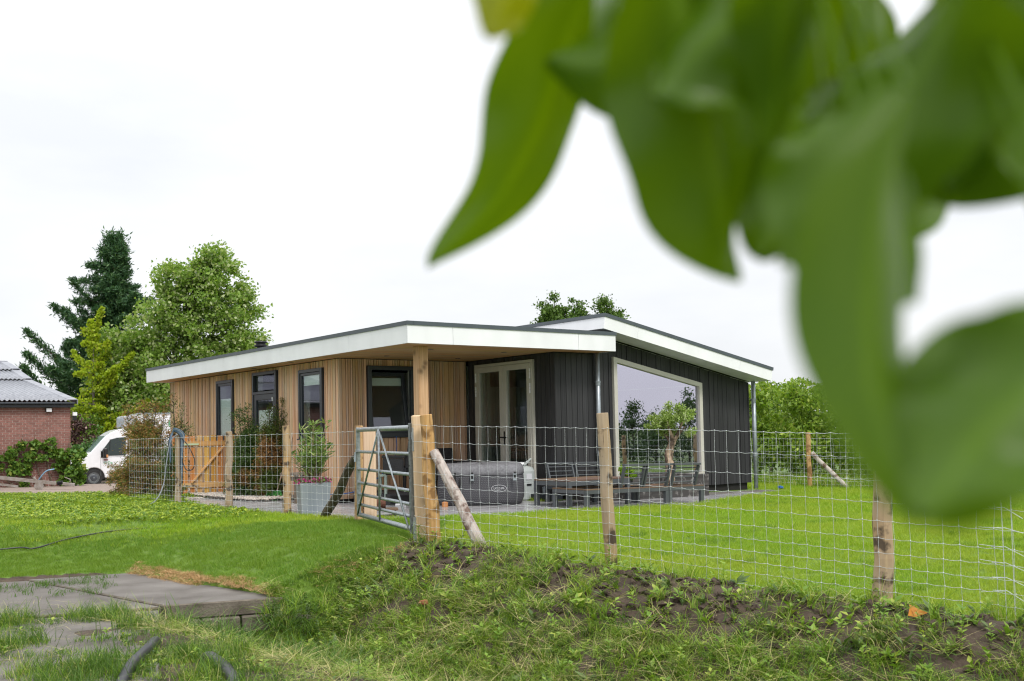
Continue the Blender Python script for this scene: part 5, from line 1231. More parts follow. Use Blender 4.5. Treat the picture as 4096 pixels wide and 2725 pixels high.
def branch_tree(name, label, cat, base, branches, per_m, size, aspect, mat, trunk_h, trunk_r, spread, seed=1, lean=None, bark='bark', group=None, tl=(0, 0)):
    """branches: polylines relative to base; foliage hugs each branch, thicker toward the tip's middle."""
    g = np.random.default_rng(seed); e = empty(name, base); tag(e, label, cat, group); P = []; O = []
    mb = MB()
    for br_ in branches:
        pts = np.array([tuple(p) for p in smooth_path(br_, 5)]); ln = np.linalg.norm(np.diff(pts, axis=0), axis=1).sum()
        n = int(ln * per_m); f = g.random(n) ** .75; i = np.minimum((f * (len(pts) - 1)).astype(int), len(pts) - 2); fr_ = f * (len(pts) - 1) - i
        q = pts[i] * (1 - fr_[:, None]) + pts[i + 1] * fr_[:, None]; s = spread * (1.15 - .85 * f) if not callable(spread) else spread(f)
        o = g.normal(size=(n, 3)); q = q + o * (s[:, None] if np.ndim(s) else s) * np.array([.5, .5, .42]); dr = pts[i + 1] - pts[i]; dr /= np.linalg.norm(dr, axis=1)[:, None]
        P.append(q); O.append(dr * 1.2 + o * .5)
        mb.tube([tuple(p) for p in pts[::2]], [trunk_r * .28 * (1 - .8 * k / max(1, len(pts[::2]) - 1)) for k in range(len(pts[::2]))], 5, jit=.05)
    P = np.concatenate(P); O = np.concatenate(O); V, F = leaves_at(P, size, aspect, g, out=O, lean=lean); np_mesh('crown', V, F, mat, e)
    mb.build('branches', M[bark], e, kind='stuff')
    trunk_mesh(e, (0, 0, -.6), trunk_h, trunk_r, [], M[bark], lean=tl); return e
gx = lambda x, y: float(terrain(np.array(float(x)), np.array(float(y))))
def px2(xf, Y): return (xf - 2048) / 4215.0 * Y        # lateral metres for a bearing at depth Y (used for placing far trees)
# dark conifer
Y = 58.0; bx = -22.5
g_ = np.random.default_rng(41); brs = []
H = 13.3
for k in range(180):
    f = g_.random() ** .95; z = .9 + f * (H - .9)
    prof_l = np.interp(z, [0, 2, 4, 6, 7.5, 9.5, 11.2, H], [3.4, 4.9, 4.1, 3.2, 2.5, 1.9, 1.1, .15])
    prof_r = np.interp(z, [0, 2, 4, 6, 7.5, 9.5, 11.2, H], [2.6, 3.2, 3.2, 3.0, 2.6, 1.9, 1.0, .15])
    a = g_.uniform(0, 2 * math.pi); r = (prof_r if math.cos(a) > 0 else prof_l) * g_.uniform(.6, 1.5)
    ca, sa = math.cos(a), math.sin(a); rise = g_.uniform(-.12, .34)
    tx = .05 * z
    brs.append([(tx, 0, z - .2), (tx + ca * r * .5, sa * r * .5, z - .12 * r), (tx + ca * r, sa * r, z + rise * r)])
M['conifer'] = leafm('dark_needles', (.03, .085, .036), (.065, .14, .055), trans=.2, cc=(.11, .20, .075), pc=.2)
M['conifer'].name = 'dark_needles'
branch_tree('dark_conifer', 'tall dark green conifer rising behind the yellow green tree', 'tree', (bx, Y, gx(bx, Y)), brs, 330, .22, 3.6, M['conifer'], H, .28, .62, seed=42, tl=(.6, 0), lean=(.15, 0, .1))
# pale broadleaf tree (two big masses)
Y = 52.0
M['poplar'] = leafm('pale_broadleaf', (.13, .245, .035), (.29, .42, .085), trans=.40, cc=(.46, .52, .27), pc=.22)
bx = -15.9
lob = [(1.35, 0, 10.5, 1.1, 1.2, 1.2, .6), (-.15, 0, 9.5, 1.6, 1.5, 1.3, .9), (1.8, 0, 8.6, 1.7, 1.6, 1.5, 1.0), (-1.2, 0, 7.6, 2.0, 1.9, 1.6, 1.1), (.9, 0, 6.5, 2.1, 1.9, 1.7, 1.2), (2.7, 0, 6.2, 1.2, 1.3, 1.2, .6), (-2.7, -.5, 6.2, 1.5, 1.5, 1.4, .9), (-3.4, -.6, 4.6, 1.6, 1.5, 1.5, 1.0), (-1.4, -.7, 4.6, 2.1, 1.9, 1.7, 1.2), (1.0, -.5, 4.4, 2.2, 2, 1.7, .9), (3.2, 0, 4.4, 1.4, 1.5, 1.3, .5), (-3.1, -.7, 2.8, 1.8, 1.6, 1.5, 1.0), (-.8, -.7, 2.8, 2.1, 1.8, 1.6, 1.0), (-2.2, -.7, 1.2, 2.4, 1.6, 1.2, .9)]
lobe_tree('broadleaf_tree', 'large pale green wind blown broadleaf tree behind the bungalow roof', 'tree', (bx, Y, gx(bx, Y)), lob, 820, 68000, .17, 1.4, M['poplar'], 9.6, .24, clump=.42, lean=(.55, 0, .1), seed=51, limbs=60)
# yellow-green ginkgo
Y = 50.0
M['ginkgo'] = leafm('yellow_green_leaf', (.27, .39, .016), (.44, .53, .04), trans=.42, cc=(.38, .40, .04), pc=.12)
g_ = np.random.default_rng(61); brs = []
bx = px2(372, Y)
for k in range(26):
    f = k / 25.0; z = 1.2 + f * 6.0; a = g_.uniform(0, 2 * math.pi); side = 1 if k % 2 else -1
    r = np.interp(z, [0, 1.5, 3, 4.2, 5.4, 7.2], [3.0, 3.0, 2.6, 1.9, 1.5, .5]) * g_.uniform(.6, 1.1); ca = side * abs(math.cos(a)) ** .5; sa = math.sin(a) * .6
    up = g_.uniform(-.1, .55)
    brs.append([(0, 0, z), (ca * r * .45, sa * r * .45, z + .05 * r), (ca * r * .8, sa * r * .8, z + up * r * .4), (ca * r, sa * r, z + up * r * .9)])
brs += [[(0, 0, 3.0), (-1.3, 0, 3.5), (-2.6, 0, 3.55), (-3.3, 0, 3.2)], [(0, 0, 4.5), (1.1, 0, 5.2), (1.9, 0, 6.0)], [(0, 0, 6.4), (.15, 0, 7.4), (.45, 0, 8.2)], [(0, 0, 6.4), (-.15, 0, 7.6)], [(0, 0, 1.5), (-1.6, 0, 2.0), (-3.0, 0, 1.9)]]
branch_tree('ginkgo_tree', 'yellow green young tree with arching branches in front of the dark conifer', 'tree', (bx, Y, gx(bx, Y)), brs, 300, .13, 1.1, M['ginkgo'], 7.2, .11, .27, seed=62, bark='bark_grey')
# shrubs and hedge between barn and van
M['shrub_dark'] = leafm('shrub_leaf', (.035, .10, .018), (.09, .18, .03), trans=.2)
M['shrub_red'] = leafm('purple_leaf', (.055, .028, .028), (.10, .055, .045), trans=.2, cc=(.36, .22, .20), pc=.10)
M['hedge'] = leafm('hedge_leaf', (.07, .17, .018), (.17, .28, .035), trans=.3, cc=(.30, .38, .05), pc=.12)
def shrub(label, x, y, lob, n, mat, seed, size=.13, cl=.3, ncl=60): return lobe_tree('shrub', label, 'shrub', (x, y, gx(x, y)), lob, ncl, n, size, 1.6, M[mat], 1.2, .06, clump=cl, seed=seed, limbs=8)
shrub('purple leaved shrub with pale flower heads between barn and van', px2(325, 47), 47, [(0, 0, 1.9, .8, .7, .75, 1), (.9, 0, 1.5, .9, .7, .5, .8), (-.1, 0, 2.5, .35, .4, .5, .4)], 3400, 'shrub_red', 71, .11)
shrub('dark green shrub low beside the barn corner', px2(300, 45.5), 45.5, [(0, 0, .8, .9, .8, .9, 1), (.6, 0, 1.3, .6, .6, .6, .6)], 3200, 'shrub_dark', 72)
shrub('fresh green shrub behind the van bonnet', px2(420, 49.0), 49.0, [(0, 0, 1.6, 1.2, .8, 1.0, 1), (-.9, 0, 2.3, .8, .7, .8, .7)], 4200, 'hedge', 73)
hdl = ['bright green hedge bush behind the barn roof edge', 'leafy green bush left of the box van', 'leafy green bush straight behind the box van', 'green bush behind the house corner and van', 'green bush furthest behind the house wall']
for k, xf in enumerate((215, 360, 480, 610, 720)):
    x = px2(xf, 53.5); shrub(hdl[k], x, 53.5, [(0, 0, 1.6, 1.7, 1.1, 1.6, 1), (.5, -.3, 2.9, 1.3, 1.0, .9, .6)], 5200, 'hedge' if k % 2 == 0 else 'shrub_dark', 80 + k, .16, .36, 80)
# three crowns over the sloping roof
M['far_tree'] = leafm('far_broadleaf', (.06, .13, .02), (.13, .21, .04), trans=.2)
for k, (xf, top, w, lab) in enumerate(((2212, 1172, .95, 'small round treetop showing above the roof, on the left of three'), (2305, 1186, 1.05, 'middle one of three treetops showing above the roof'), (2430, 1178, 1.25, 'broad treetop beside the roof peak, on the right of three'))):
    Y = 66.0; z = 1.15 + (1724 - top) / 4215.0 * Y; b0 = gx(px2(xf, Y), Y); h = z - b0
    lobe_tree('roadside_tree', lab, 'tree', (px2(xf, Y), Y, b0), [(0, 0, h - 1.5, w * .8, w * .8, 1.45, 1), (-.3 * w, 0, h - 2.6, w, w, 1.3, 1), (.35 * w, 0, h - 2.0, w * .75, w, 1.0, .8)], 110, 7000, .17, 1.5, M['far_tree'], h - .8, .14, clump=.34, seed=90 + k, group='treetops above the sloping roof')
# orchard behind the far fence
M['orchard'] = leafm('orchard_leaf', (.145, .26, .025), (.27, .38, .05), trans=.36, cc=(.40, .48, .09), pc=.10)
proto = None; k = 0
orow = [(-3.6 + 1.55 * i, 0) for i in range(12)]
OL = ['nearest the house corner', 'second from the house corner', 'behind the braced fence post', 'right of the braced fence post', 'behind the hanging leaves']
def orchard_tree(x, y, lab, seed, h=2.35, n=4800):
    g = np.random.default_rng(seed); w = 1.0
    lob = [(0, 0, .85, .95, .95, .62, 1.7), (g.uniform(-.2, .2), 0, 1.5, .75, .75, .5, 1), (g.uniform(-.2, .2), 0, 2.0, .5, .5, .42, .6)] + [(g.uniform(-.5, .5), g.uniform(-.5, .5), h - .15, .14, .14, .3, .10) for _ in range(4)]
    return lobe_tree('orchard_tree', lab, 'tree', (x, y, gx(x, y)), lob, 70, n, .115, 2.0, M['orchard'], 1.9, .055, clump=.26, lean=(0, 0, -.35), seed=seed, group='fruit trees in the orchard rows', bark='bark', limbs=5)
r0 = Vector((6.1, 26.2, 0)); rd = Vector((.66, -.75, 0)).normalized(); rn = Vector((.75, .66, 0)).normalized()
row_names = ('front orchard row', 'second orchard row', 'third orchard row')
proto_l = []
for j in range(3):
    for i in range(-1, 13):
        p = r0 + rd * (1.45 * i + .35 * j) + rn * (3.1 * j)
        if p.x < 5.2 or p.y < 20.8: continue
        place = ('first', 'second', 'third', 'fourth', 'fifth', 'sixth', 'seventh', 'eighth', 'ninth', 'tenth', 'eleventh', 'twelfth', 'thirteenth', 'fourteenth')[i + 1]
        lab = f'leafy green fruit tree, {place} from the house in the {row_names[j]}'
        if len(proto_l) < 5: o = orchard_tree(p.x, p.y, lab, 300 + len(proto_l)); proto_l.append(o)
        else:
            o = copy_tree(proto_l[rnd.randrange(5)]); o.location = (p.x, p.y, gx(p.x, p.y)); o.rotation_euler.z = rnd.uniform(0, 6.28); sc_ = rnd.uniform(.88, 1.12); o.scale = (sc_, sc_, sc_ * rnd.uniform(.92, 1.08)); o['label'] = lab
Y = 42.0
lobe_tree('background_tree', 'taller dark tree behind the orchard next to the roof end', 'tree', (px2(3075, Y), Y, gx(9, Y)), [(0, 0, 2.6, .9, .9, 1.0, 1), (-.8, 0, 2.2, .8, .8, .8, .6), (.9, 0, 1.6, 1.0, .8, .9, .8)], 90, 6000, .13, 1.6, M['far_tree'], 2.8, .1, clump=.3, seed=98)
# wind-blown hedge trees at the far field edge right of the house, mirrored in the big window
M['windy'] = leafm('windbreak_leaf', (.03, .075, .018), (.07, .13, .03), trans=.2)
wl = ('slender', 'tall', 'bushy', 'leaning', 'short', 'broad', 'young', 'old', 'low', 'far', 'thin', 'dense', 'ragged', 'pale')
for k in range(14):
    x = 23 + (k % 3) * .9; y = 6.5 + k * 1.15; h = (2.7, 2.0, 2.4, 1.9, 2.8, 2.1)[k % 6]
    lobe_tree('windbreak_tree', wl[k] + ' windbreak tree at the far field edge, mirrored in the big window', 'tree', (x, y, gx(x, y)), [(0, 0, .85, .9, .9, .85, 1.6), (.1, 0, h * .66, .4, .4, h * .2, .4), (.2, 0, h * .92, .10, .10, h * .12, .12)], 70, 3400, .12, 2.4, M['windy'], h * .9, .05, clump=.28, lean=(.5, 0, .2), seed=140 + k)
# ------------------------------------------------------------------ conifers in front of the house (part green, part dead brown)
M['thuja_br'] = leafm('browning_conifer', (.27, .15, .045), (.40, .235, .085), trans=.2, cc=(.13, .18, .03), pc=.42)
M['thuja_mix'] = leafm('green_conifer', (.05, .095, .014), (.11, .15, .022), trans=.15, patch=(2.2, (.30, .155, .05), .50, .60))
M['thuja_gr'] = leafm('green_conifer_dark', (.035, .085, .016), (.08, .13, .024), trans=.15, patch=(1.6, (.27, .14, .05), .60, .68))
def thuja(label, x, y, h, w, mat, seed, n=70, top=1.0, per=230, spires=()):
    g = np.random.default_rng(seed); brs = []
    for k in range(n):
        z = g.uniform(.12, h * .88); r = w * np.interp(z / h, [0, .15, .45, .75, 1], [.75, 1, .9, .5 * top, .08]) * g.uniform(.6, 1.1); a = g.uniform(0, 2 * math.pi)
        brs.append([(0, 0, z * .9), (math.cos(a) * r * .6, math.sin(a) * r * .6, z + .05), (math.cos(a) * r, math.sin(a) * r, z + g.uniform(-.12, .12))])
    for (sx_, sz0, sz1) in spires:
        brs.append([(sx_ * .4, 0, sz0), (sx_ * .9, 0, (sz0 + sz1) / 2), (sx_, 0, sz1)])
        for k in range(7):
            z = g.uniform(sz0, sz1 * .96); a = g.uniform(0, 6.28); r = .20 * (1 - (z - sz0) / (sz1 - sz0 + .2)) + .05
            brs.append([(sx_ * .9, 0, z - .03), (sx_ * .9 + math.cos(a) * r, math.sin(a) * r, z + .05)])
    return branch_tree('thuja', label, 'shrub', (x, y, gx(x, y) - .0), brs, per * 2, .052, 4.2, M[mat], h * .75, .05, .22, seed=seed, lean=(0, 0, -.35))
thuja('largest conifer bush, mostly dead brown, left of the hose post', -7.66, 21.9, 1.75, .72, 'thuja_br', 201, n=170, per=200, spires=[(.0, 1.3, 2.0), (-.35, 1.0, 1.9), (.42, 1.0, 1.85), (.25, 1.2, 1.98)])
thuja('thin green and brown conifer against the house corner, behind the hose', -7.0, 22.0, 1.6, .26, 'thuja_mix', 203, n=50, per=120, spires=[(.1, 1.2, 1.95), (-.08, 1.3, 2.15)])
thuja('mostly green conifer between garden gate and old fence post', -5.22, 20.8, 1.55, .42, 'thuja_gr', 204, n=140, per=210, spires=[(.0, 1.2, 1.9), (-.18, 1.1, 1.85)])
thuja('dead brown conifer beside the garden door, next to the green one', -4.72, 20.45, 1.62, .36, 'thuja_mix', 205, n=120, per=190, spires=[(.0, 1.2, 1.85), (.25, 1.1, 2.0), (.38, .9, 1.75)])
thuja('small dark conifer low beside the fence post with the hose', -6.55, 20.2, 1.1, .26, 'thuja_gr', 206, n=50, per=150)

# ------------------------------------------------------------------ grass, weeds, straw (uncountable ground cover)
def tuft(name, n, rad, h0, h1, w, bend, mat, seg=2, seed=0, lay=0.0):
    g = np.random.default_rng(seed); V = []; F = []
    for k in range(n):
        a = g.uniform(0, 2 * math.pi); r = rad * math.sqrt(g.random()); bx, by = r * math.cos(a), r * math.sin(a)
        h = g.uniform(h0, h1); da = g.uniform(0, 2 * math.pi); b = bend * g.uniform(.3, 1.2) * h; fa = g.uniform(0, math.pi); wx, wy = math.cos(fa) * w, math.sin(fa) * w
        l = lay * h; base = len(V)
        for i in range(seg):
            t = i / seg; ww = (1 - t * .6) * .5
            cx = bx + math.cos(da) * (b * t * t + l * t); cy = by + math.sin(da) * (b * t * t + l * t); z = h * t * (1 - .25 * t * bend) * (1 - lay * .85) + lay * .02
            V += [(cx - wx * ww, cy - wy * ww, z), (cx + wx * ww, cy + wy * ww, z)]
        cx = bx + math.cos(da) * (b + l); cy = by + math.sin(da) * (b + l); V.append((cx, cy, h * (1 - .3 * bend) * (1 - lay * .9) + lay * .015))
        for i in range(seg - 1): F.append((base + 2*i, base + 2*i + 1, base + 2*i + 3, base + 2*i + 2))
        F.append((base + 2*(seg-1), base + 2*(seg-1) + 1, base + 2*seg))
    me = bpy.data.meshes.new(name); me.from_pydata(V, [], F); me.materials.append(mat); me.update()
    return bpy.data.objects.new(name, me)
def rosette(name, n, L0, L1, asp, rise, mat, seed=0, stem=0.0):
    g = np.random.default_rng(seed); V = []; F = []
    for k in range(n):
        a = 2 * math.pi * k / n * 1.618 * 2 + g.uniform(-.3, .3); L = g.uniform(L0, L1); W_ = L / asp; rs = rise * g.uniform(.5, 1.3); z0 = stem * (k / n)
        ca, sa = math.cos(a), math.sin(a); b = len(V)
        pts = [(0.02, 0, 0), (.4, .5, .10), (.4, -.5, .10), (.55, 0, .03), (1.0, 0, -.08)]
        for (x, y, z) in pts:
            X, Yy = x * L, y * W_; V.append((ca * X - sa * Yy, sa * X + ca * Yy, z0 + .01 + rs * X + z * L))
        F += [(b, b+3, b+1), (b, b+2, b+3), (b+1, b+3, b+4), (b+2, b+4, b+3)]
    if stem:
        b = len(V); V += [(-.003, 0, 0), (.003, 0, 0), (.002, 0, stem), (-.002, 0, stem)]; F.append((b, b+1, b+2, b+3))
    me = bpy.data.meshes.new(name); me.from_pydata(V, [], F); me.materials.append(mat); me.update()
    return bpy.data.objects.new(name, me)
def scatter(name, P, tufts, seed, smin=.7, smax=1.3, normal_tilt=.15, label=None):
    """one object: instances of the tufts on points, by geometry nodes"""
    g = np.random.default_rng(seed); n = len(P)
    me = bpy.data.meshes.new(name); me.vertices.add(n); me.vertices.foreach_set('co', np.ascontiguousarray(P, dtype=np.float32).ravel())
    a = me.attributes.new('rot', 'FLOAT_VECTOR', 'POINT'); rv = np.stack([g.normal(0, normal_tilt, n), g.normal(0, normal_tilt, n), g.uniform(0, 6.283, n)], 1).astype(np.float32); a.data.foreach_set('vector', rv.ravel())
    a = me.attributes.new('scl', 'FLOAT', 'POINT'); a.data.foreach_set('value', g.uniform(smin, smax, n).astype(np.float32))
    a = me.attributes.new('pick', 'INT', 'POINT'); a.data.foreach_set('value', g.integers(0, len(tufts), n).astype(np.int32))
    for t in tufts:
        for m in t.data.materials:
            if m.name not in me.materials: me.materials.append(m)
    o = bpy.data.objects.new(name, me); COL.objects.link(o); o['kind'] = 'stuff'
    cl = bpy.data.collections.new(name + '_tufts')
    for i, t in enumerate(tufts): t.name = f'{t.name}'; cl.objects.link(t)
    ng = bpy.data.node_groups.new(name + '_scatter', 'GeometryNodeTree')
    ng.interface.new_socket('Geometry', in_out='INPUT', socket_type='NodeSocketGeometry'); ng.interface.new_socket('Geometry', in_out='OUTPUT', socket_type='NodeSocketGeometry')
    gi = ng.nodes.new('NodeGroupInput'); go = ng.nodes.new('NodeGroupOutput'); ip = ng.nodes.new('GeometryNodeInstanceOnPoints')
    ci = ng.nodes.new('GeometryNodeCollectionInfo'); ci.inputs['Collection'].default_value = cl; ci.inputs['Separate Children'].default_value = True; ci.inputs['Reset Children'].default_value = True
    def na(nm, ty):
        q = ng.nodes.new('GeometryNodeInputNamedAttribute'); q.data_type = ty; q.inputs['Name'].default_value = nm; return q.outputs['Attribute']
    ng.links.new(gi.outputs[0], ip.inputs['Points']); ng.links.new(ci.outputs[0], ip.inputs['Instance']); ip.inputs['Pick Instance'].default_value = True
    ng.links.new(na('pick', 'INT'), ip.inputs['Instance Index']); ng.links.new(na('rot', 'FLOAT_VECTOR'), ip.inputs['Rotation'])
    cx_ = ng.nodes.new('ShaderNodeCombineXYZ'); s_ = na('scl', 'FLOAT')
    for i in range(3): ng.links.new(s_, cx_.inputs[i])
    ng.links.new(cx_.outputs[0], ip.inputs['Scale']); ng.links.new(ip.outputs[0], go.inputs[0])
    md = o.modifiers.new('scatter', 'NODES'); md.node_group = ng
    if label: o['label'] = label
    return o
M['lawn'] = leafm('lawn_blade', (.17, .31, .012), (.28, .43, .016), trans=.30, rough=.5, cc=(.42, .46, .08), pc=.10, patch=(.55, (.33, .41, .035), .40, .68))
M['turf'] = leafm('deep_turf_blade', (.09, .205, .015), (.17, .30, .022), trans=.30, rough=.5, cc=(.30, .36, .07), pc=.08, patch=(.9, (.165, .265, .02), .40, .7))  # deeper green than the other lawn blades
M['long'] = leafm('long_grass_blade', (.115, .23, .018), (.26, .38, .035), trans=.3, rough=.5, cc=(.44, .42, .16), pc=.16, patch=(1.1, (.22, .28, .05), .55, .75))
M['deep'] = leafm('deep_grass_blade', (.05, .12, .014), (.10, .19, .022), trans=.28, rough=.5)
M['straw'] = leafm('straw_blade', (.34, .30, .12), (.52, .45, .22), trans=.2, rough=.6, cc=(.16, .20, .05), pc=.35)
M['drystraw'] = leafm('dry_turf_blade', (.42, .26, .12), (.56, .38, .19), trans=.2, rough=.7, cc=(.24, .14, .06), pc=.2)
M['weed'] = leafm('weed_leaf', (.11, .22, .02), (.23, .35, .04), trans=.3, cc=(.34, .40, .07), pc=.2)
M['weed_grey'] = leafm('grey_weed_leaf', (.075, .13, .035), (.13, .19, .06), trans=.25)
M['clover'] = leafm('ground_cover_leaf', (.22, .33, .02), (.38, .45, .04), trans=.3, cc=(.11, .22, .02), pc=.35)
g = np.random.default_rng(77)
def rand_in(x0, x1, y0, y1, dens):
    n = int((x1 - x0) * (y1 - y0) * dens); return g.uniform(x0, x1, n), g.uniform(y0, y1, n)
def onto(x, y, off=0.0): return np.stack([x, y, terrain(x, y) + off], 1)
inview = lambda x, y, m=2.2: (np.abs(x) < .492 * y + m) & (y > 4.5)
def hidden_by_house(x, y):   # nothing is needed under the house
    dx = x - P0.x; dy = y - P0.y; u = dx * CU.x + dy * CU.y; v = dx * CV.x + dy * CV.y
    return ((u > .3) & (v > 3.0)) | ((u > 3.2) & (v > .3) & (u < 8.45)) | ((u > 3.5) & (u < 6.3) & (v > -.40) & (v < .5))
T_l = [tuft('lawn_tuft', 34, .06, .028, .05, .0034, .7, M['lawn'], 1, s) for s in (1, 2, 3)]
T_l2 = [tuft('lawn_tuft', 60, .12, .03, .055, .005, .6, M['lawn'], 1, s) for s in (4, 5, 6)]
x, y = rand_in(-12, 10, 6.0, 14.2, 420); k = is_lawn(x, y) & inview(x, y); t, s = st(x, y); k &= ~((s > 1.52 + .25 * vnoise(x, y, 2.5, 6)) & (t < -.24) & (x > -4.75))
lf_ = ((t < -.2) & (x < -.9)) | (x < -2.5); scatter('lawn_grass', onto(x[k & ~lf_], y[k & ~lf_]), T_l, 1, .75, 1.25); scatter('lawn_grass', onto(x[k & lf_], y[k & lf_]), [tuft('turf_tuft', 34, .06, .03, .055, .0034, .7, M['turf'], 1, q) for q in (1, 2, 3)], 101, .8, 1.3)
x, y = rand_in(-5, 14, 14.2, 27, 110); k = is_lawn(x, y) & inview(x, y) & ~hidden_by_house(x, y) & ~DRIVE(x, y) & ((x > -3.6) | (y < 15.3))
scatter('lawn_grass', onto(x[k], y[k]), T_l2, 2, .75, 1.25)
# weedy turf and ground cover at the far left
T_c = [rosette('ground_cover', 10, .018, .038, 1.3, .5, M['clover'], s, .045) for s in (1, 2, 3)]
x, y = rand_in(-15, -3.6, 11.5, 24.0, 230); k = is_lawn(x, y) & inview(x, y) & ~hidden_by_house(x, y) & ~DRIVE(x, y); t, s = st(x, y); k &= (s < 1.4) | (x < -5)
d = vnoise(x, y, .45, 21) * .6 + vnoise(x, y, 1.7, 22) * .4; edge = (y > 14.6 + .5 * np.sin(x) ) & (y < 24)
kk = k & edge & (d > .36 - .02 * (y - 15)) ; scatter('ground_cover', onto(x[kk], y[kk]), T_c, 3, .7, 1.5)
x, y = rand_in(-15, -3.6, 13.8, 24.0, 85); k = is_lawn(x, y) & inview(x, y) & ~hidden_by_house(x, y) & ~DRIVE(x, y)
scatter('rough_lawn', onto(x[k], y[k]), [tuft('rough_tuft', 46, .13, .03, .075, .006, .7, M['clover'] if s == 9 else M['turf'] if s == 8 else M['lawn'], 1, s) for s in (7, 8, 9)], 4, .7, 1.2)
# scorched strip of turf along the slab edge
x, y = rand_in(-5, -2, 10.3, 13.2, 900); t, s = st(x, y); k = (s > 1.50 + .20 * vnoise(x, y, 3, 31)) & (s < 1.88) & (t < -.22) & (x > -4.66)
scatter('dry_turf_edge', onto(x[k], y[k], .0), [tuft('dry_tuft', 30, .05, .02, .055, .0032, 1.0, M['drystraw'], 2, s, .35) for s in (11, 12)], 5, .8, 1.3)
x, y = rand_in(-2.4, -.8, 10.2, 11.8, 500); t, s = st(x, y); k = (np.abs(t + .22 - .1 * np.sin(s * 4)) < .09) & (s > .25) & (s < 1.3)
scatter('dry_turf_edge', onto(x[k], y[k], .01), [tuft('dry_tuft', 30, .05, .02, .05, .0032, 1.0, M['drystraw'], 2, s, .5) for s in (13, 14)], 6, .7, 1.2)
# ditch bank
x, y = rand_in(-3.5, 7.5, 4.6, 12, 420); t, s = st(x, y); B = is_bank(x, y) & inview(x, y) & (t > -1.9) & (s < 3.6) & (s > -.1)
soilm = (vnoise(x, y, 1.5, 40) * .6 + vnoise(x, y, 4.5, 41) * .4)
cov = sstep(.40, 1.25, s + (soilm - .5) * 1.6)
u_ = g.random(len(x)); k = B & (s < 2.55) & (u_ < .10 + .62 * cov)
Tg = [tuft('bank_grass', 14, .05, .06, .16, .0052, 1.0, M['long'], 3, s_) for s_ in (21, 22, 23)] + [tuft('bank_grass', 14, .06, .08, .18, .0055, 1.0, M['deep'], 3, 24)]
scatter('bank_grass', onto(x[k], y[k]), Tg, 7, .55, 1.25, .35)
u_ = g.random(len(x)); k = B & (s < 2.55) & (u_ < .04 + .42 * cov)
scatter('mown_grass', onto(x[k], y[k], .02), [tuft('mown_tuft', 14, .10, .10, .26, .0050, .5, M['straw'] if s_ == 31 else M['long'], 2, s_, .80) for s_ in (31, 32, 33, 34)], 8, .6, 1.3, .25)
u_ = g.random(len(x)); k = B & (u_ < .085 + .05 * (soilm > .5)) & (s < 2.2)
Tw = [rosette('bank_weed', 8, .04, .09, 2.0, .6, M['weed'], 1, .05), rosette('bank_weed', 12, .03, .06, 1.8, .5, M['weed'], 2, .12), rosette('bank_weed', 7, .06, .12, 2.6, .8, M['weed_grey'], 3, .03), rosette('bank_weed', 14, .025, .05, 1.7, .4, M['weed'], 4, .16)]
scatter('bank_weeds', onto(x[k], y[k]), Tw, 9, .6, 1.3, .25)
# clods of earth on the freshly dug bank
u_ = g.random(len(x)); k = B & (u_ < .30 * (1 - cov) + .02)
def clod(sd):
    gg = np.random.default_rng(sd); mb = MB(); mb.lathe([(.001, -.5), (.7, -.35), (1.0, 0), (.75, .5), (.001, .75)], 6)
    V = np.array(mb.v) * .022 * (1 + gg.uniform(-.35, .35, (len(mb.v), 1))); me = bpy.data.meshes.new('clod'); me.from_pydata(V.tolist(), [], mb.f); me.materials.append(M['soil']); return bpy.data.objects.new('clod', me)
scatter('earth_clods', onto(x[k], y[k]), [clod(1), clod(2), clod(3)], 10, .4, 2.6, .6)
# tall dark grass in the ditch under the slab
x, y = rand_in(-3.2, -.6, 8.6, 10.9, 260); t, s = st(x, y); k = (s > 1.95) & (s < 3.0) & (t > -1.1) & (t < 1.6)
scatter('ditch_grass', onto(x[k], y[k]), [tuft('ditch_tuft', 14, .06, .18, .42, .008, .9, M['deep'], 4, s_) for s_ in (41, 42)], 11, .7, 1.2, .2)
x, y = rand_in(-3.0, -.2, 8.6, 11.6, 260); t, s = st(x, y); k = (t > -.02) & (t < .50) & (s > 1.0) & (s < 2.3)
scatter('nettle_weeds', onto(x[k], y[k]), [rosette('nettle', 16, .03, .06, 1.9, .3, M['weed_grey'] if s_ == 5 else M['weed'], s_, .13) for s_ in (5, 6)], 12, .6, 1.25, .25)
n_ = 190; tt = g.uniform(-.20, .34, n_); ss = g.uniform(1.58, 2.0, n_); x = FO[0] + FD[0] * tt + FN[0] * ss; y = FO[1] + FD[1] * tt + FN[1] * ss; z = g.uniform(-.95, -.48, n_); k = ~inpoly(x, y, SLABP)
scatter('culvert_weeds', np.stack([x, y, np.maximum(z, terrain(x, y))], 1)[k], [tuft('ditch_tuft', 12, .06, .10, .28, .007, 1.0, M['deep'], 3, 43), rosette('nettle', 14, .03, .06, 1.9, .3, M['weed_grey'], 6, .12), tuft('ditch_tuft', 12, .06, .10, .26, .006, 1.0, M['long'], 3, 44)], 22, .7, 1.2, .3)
n_ = 900; tt = g.uniform(-.48, .08, n_); ss = g.uniform(.45, 1.72, n_); x = FO[0] + FD[0] * tt + FN[0] * ss; y = FO[1] + FD[1] * tt + FN[1] * ss
scatter('bank_edge_grass', onto(x, y, -.01), [tuft('edge_tuft', 18, .05, .04, .10, .0045, 1.0, M['turf'], 2, 49), tuft('edge_tuft', 16, .05, .05, .13, .0045, 1.0, M['deep'], 2, 50), tuft('edge_tuft', 14, .06, .05, .12, .0045, 1.1, M['long'], 2, 51)], 25, .6, 1.1, .35)
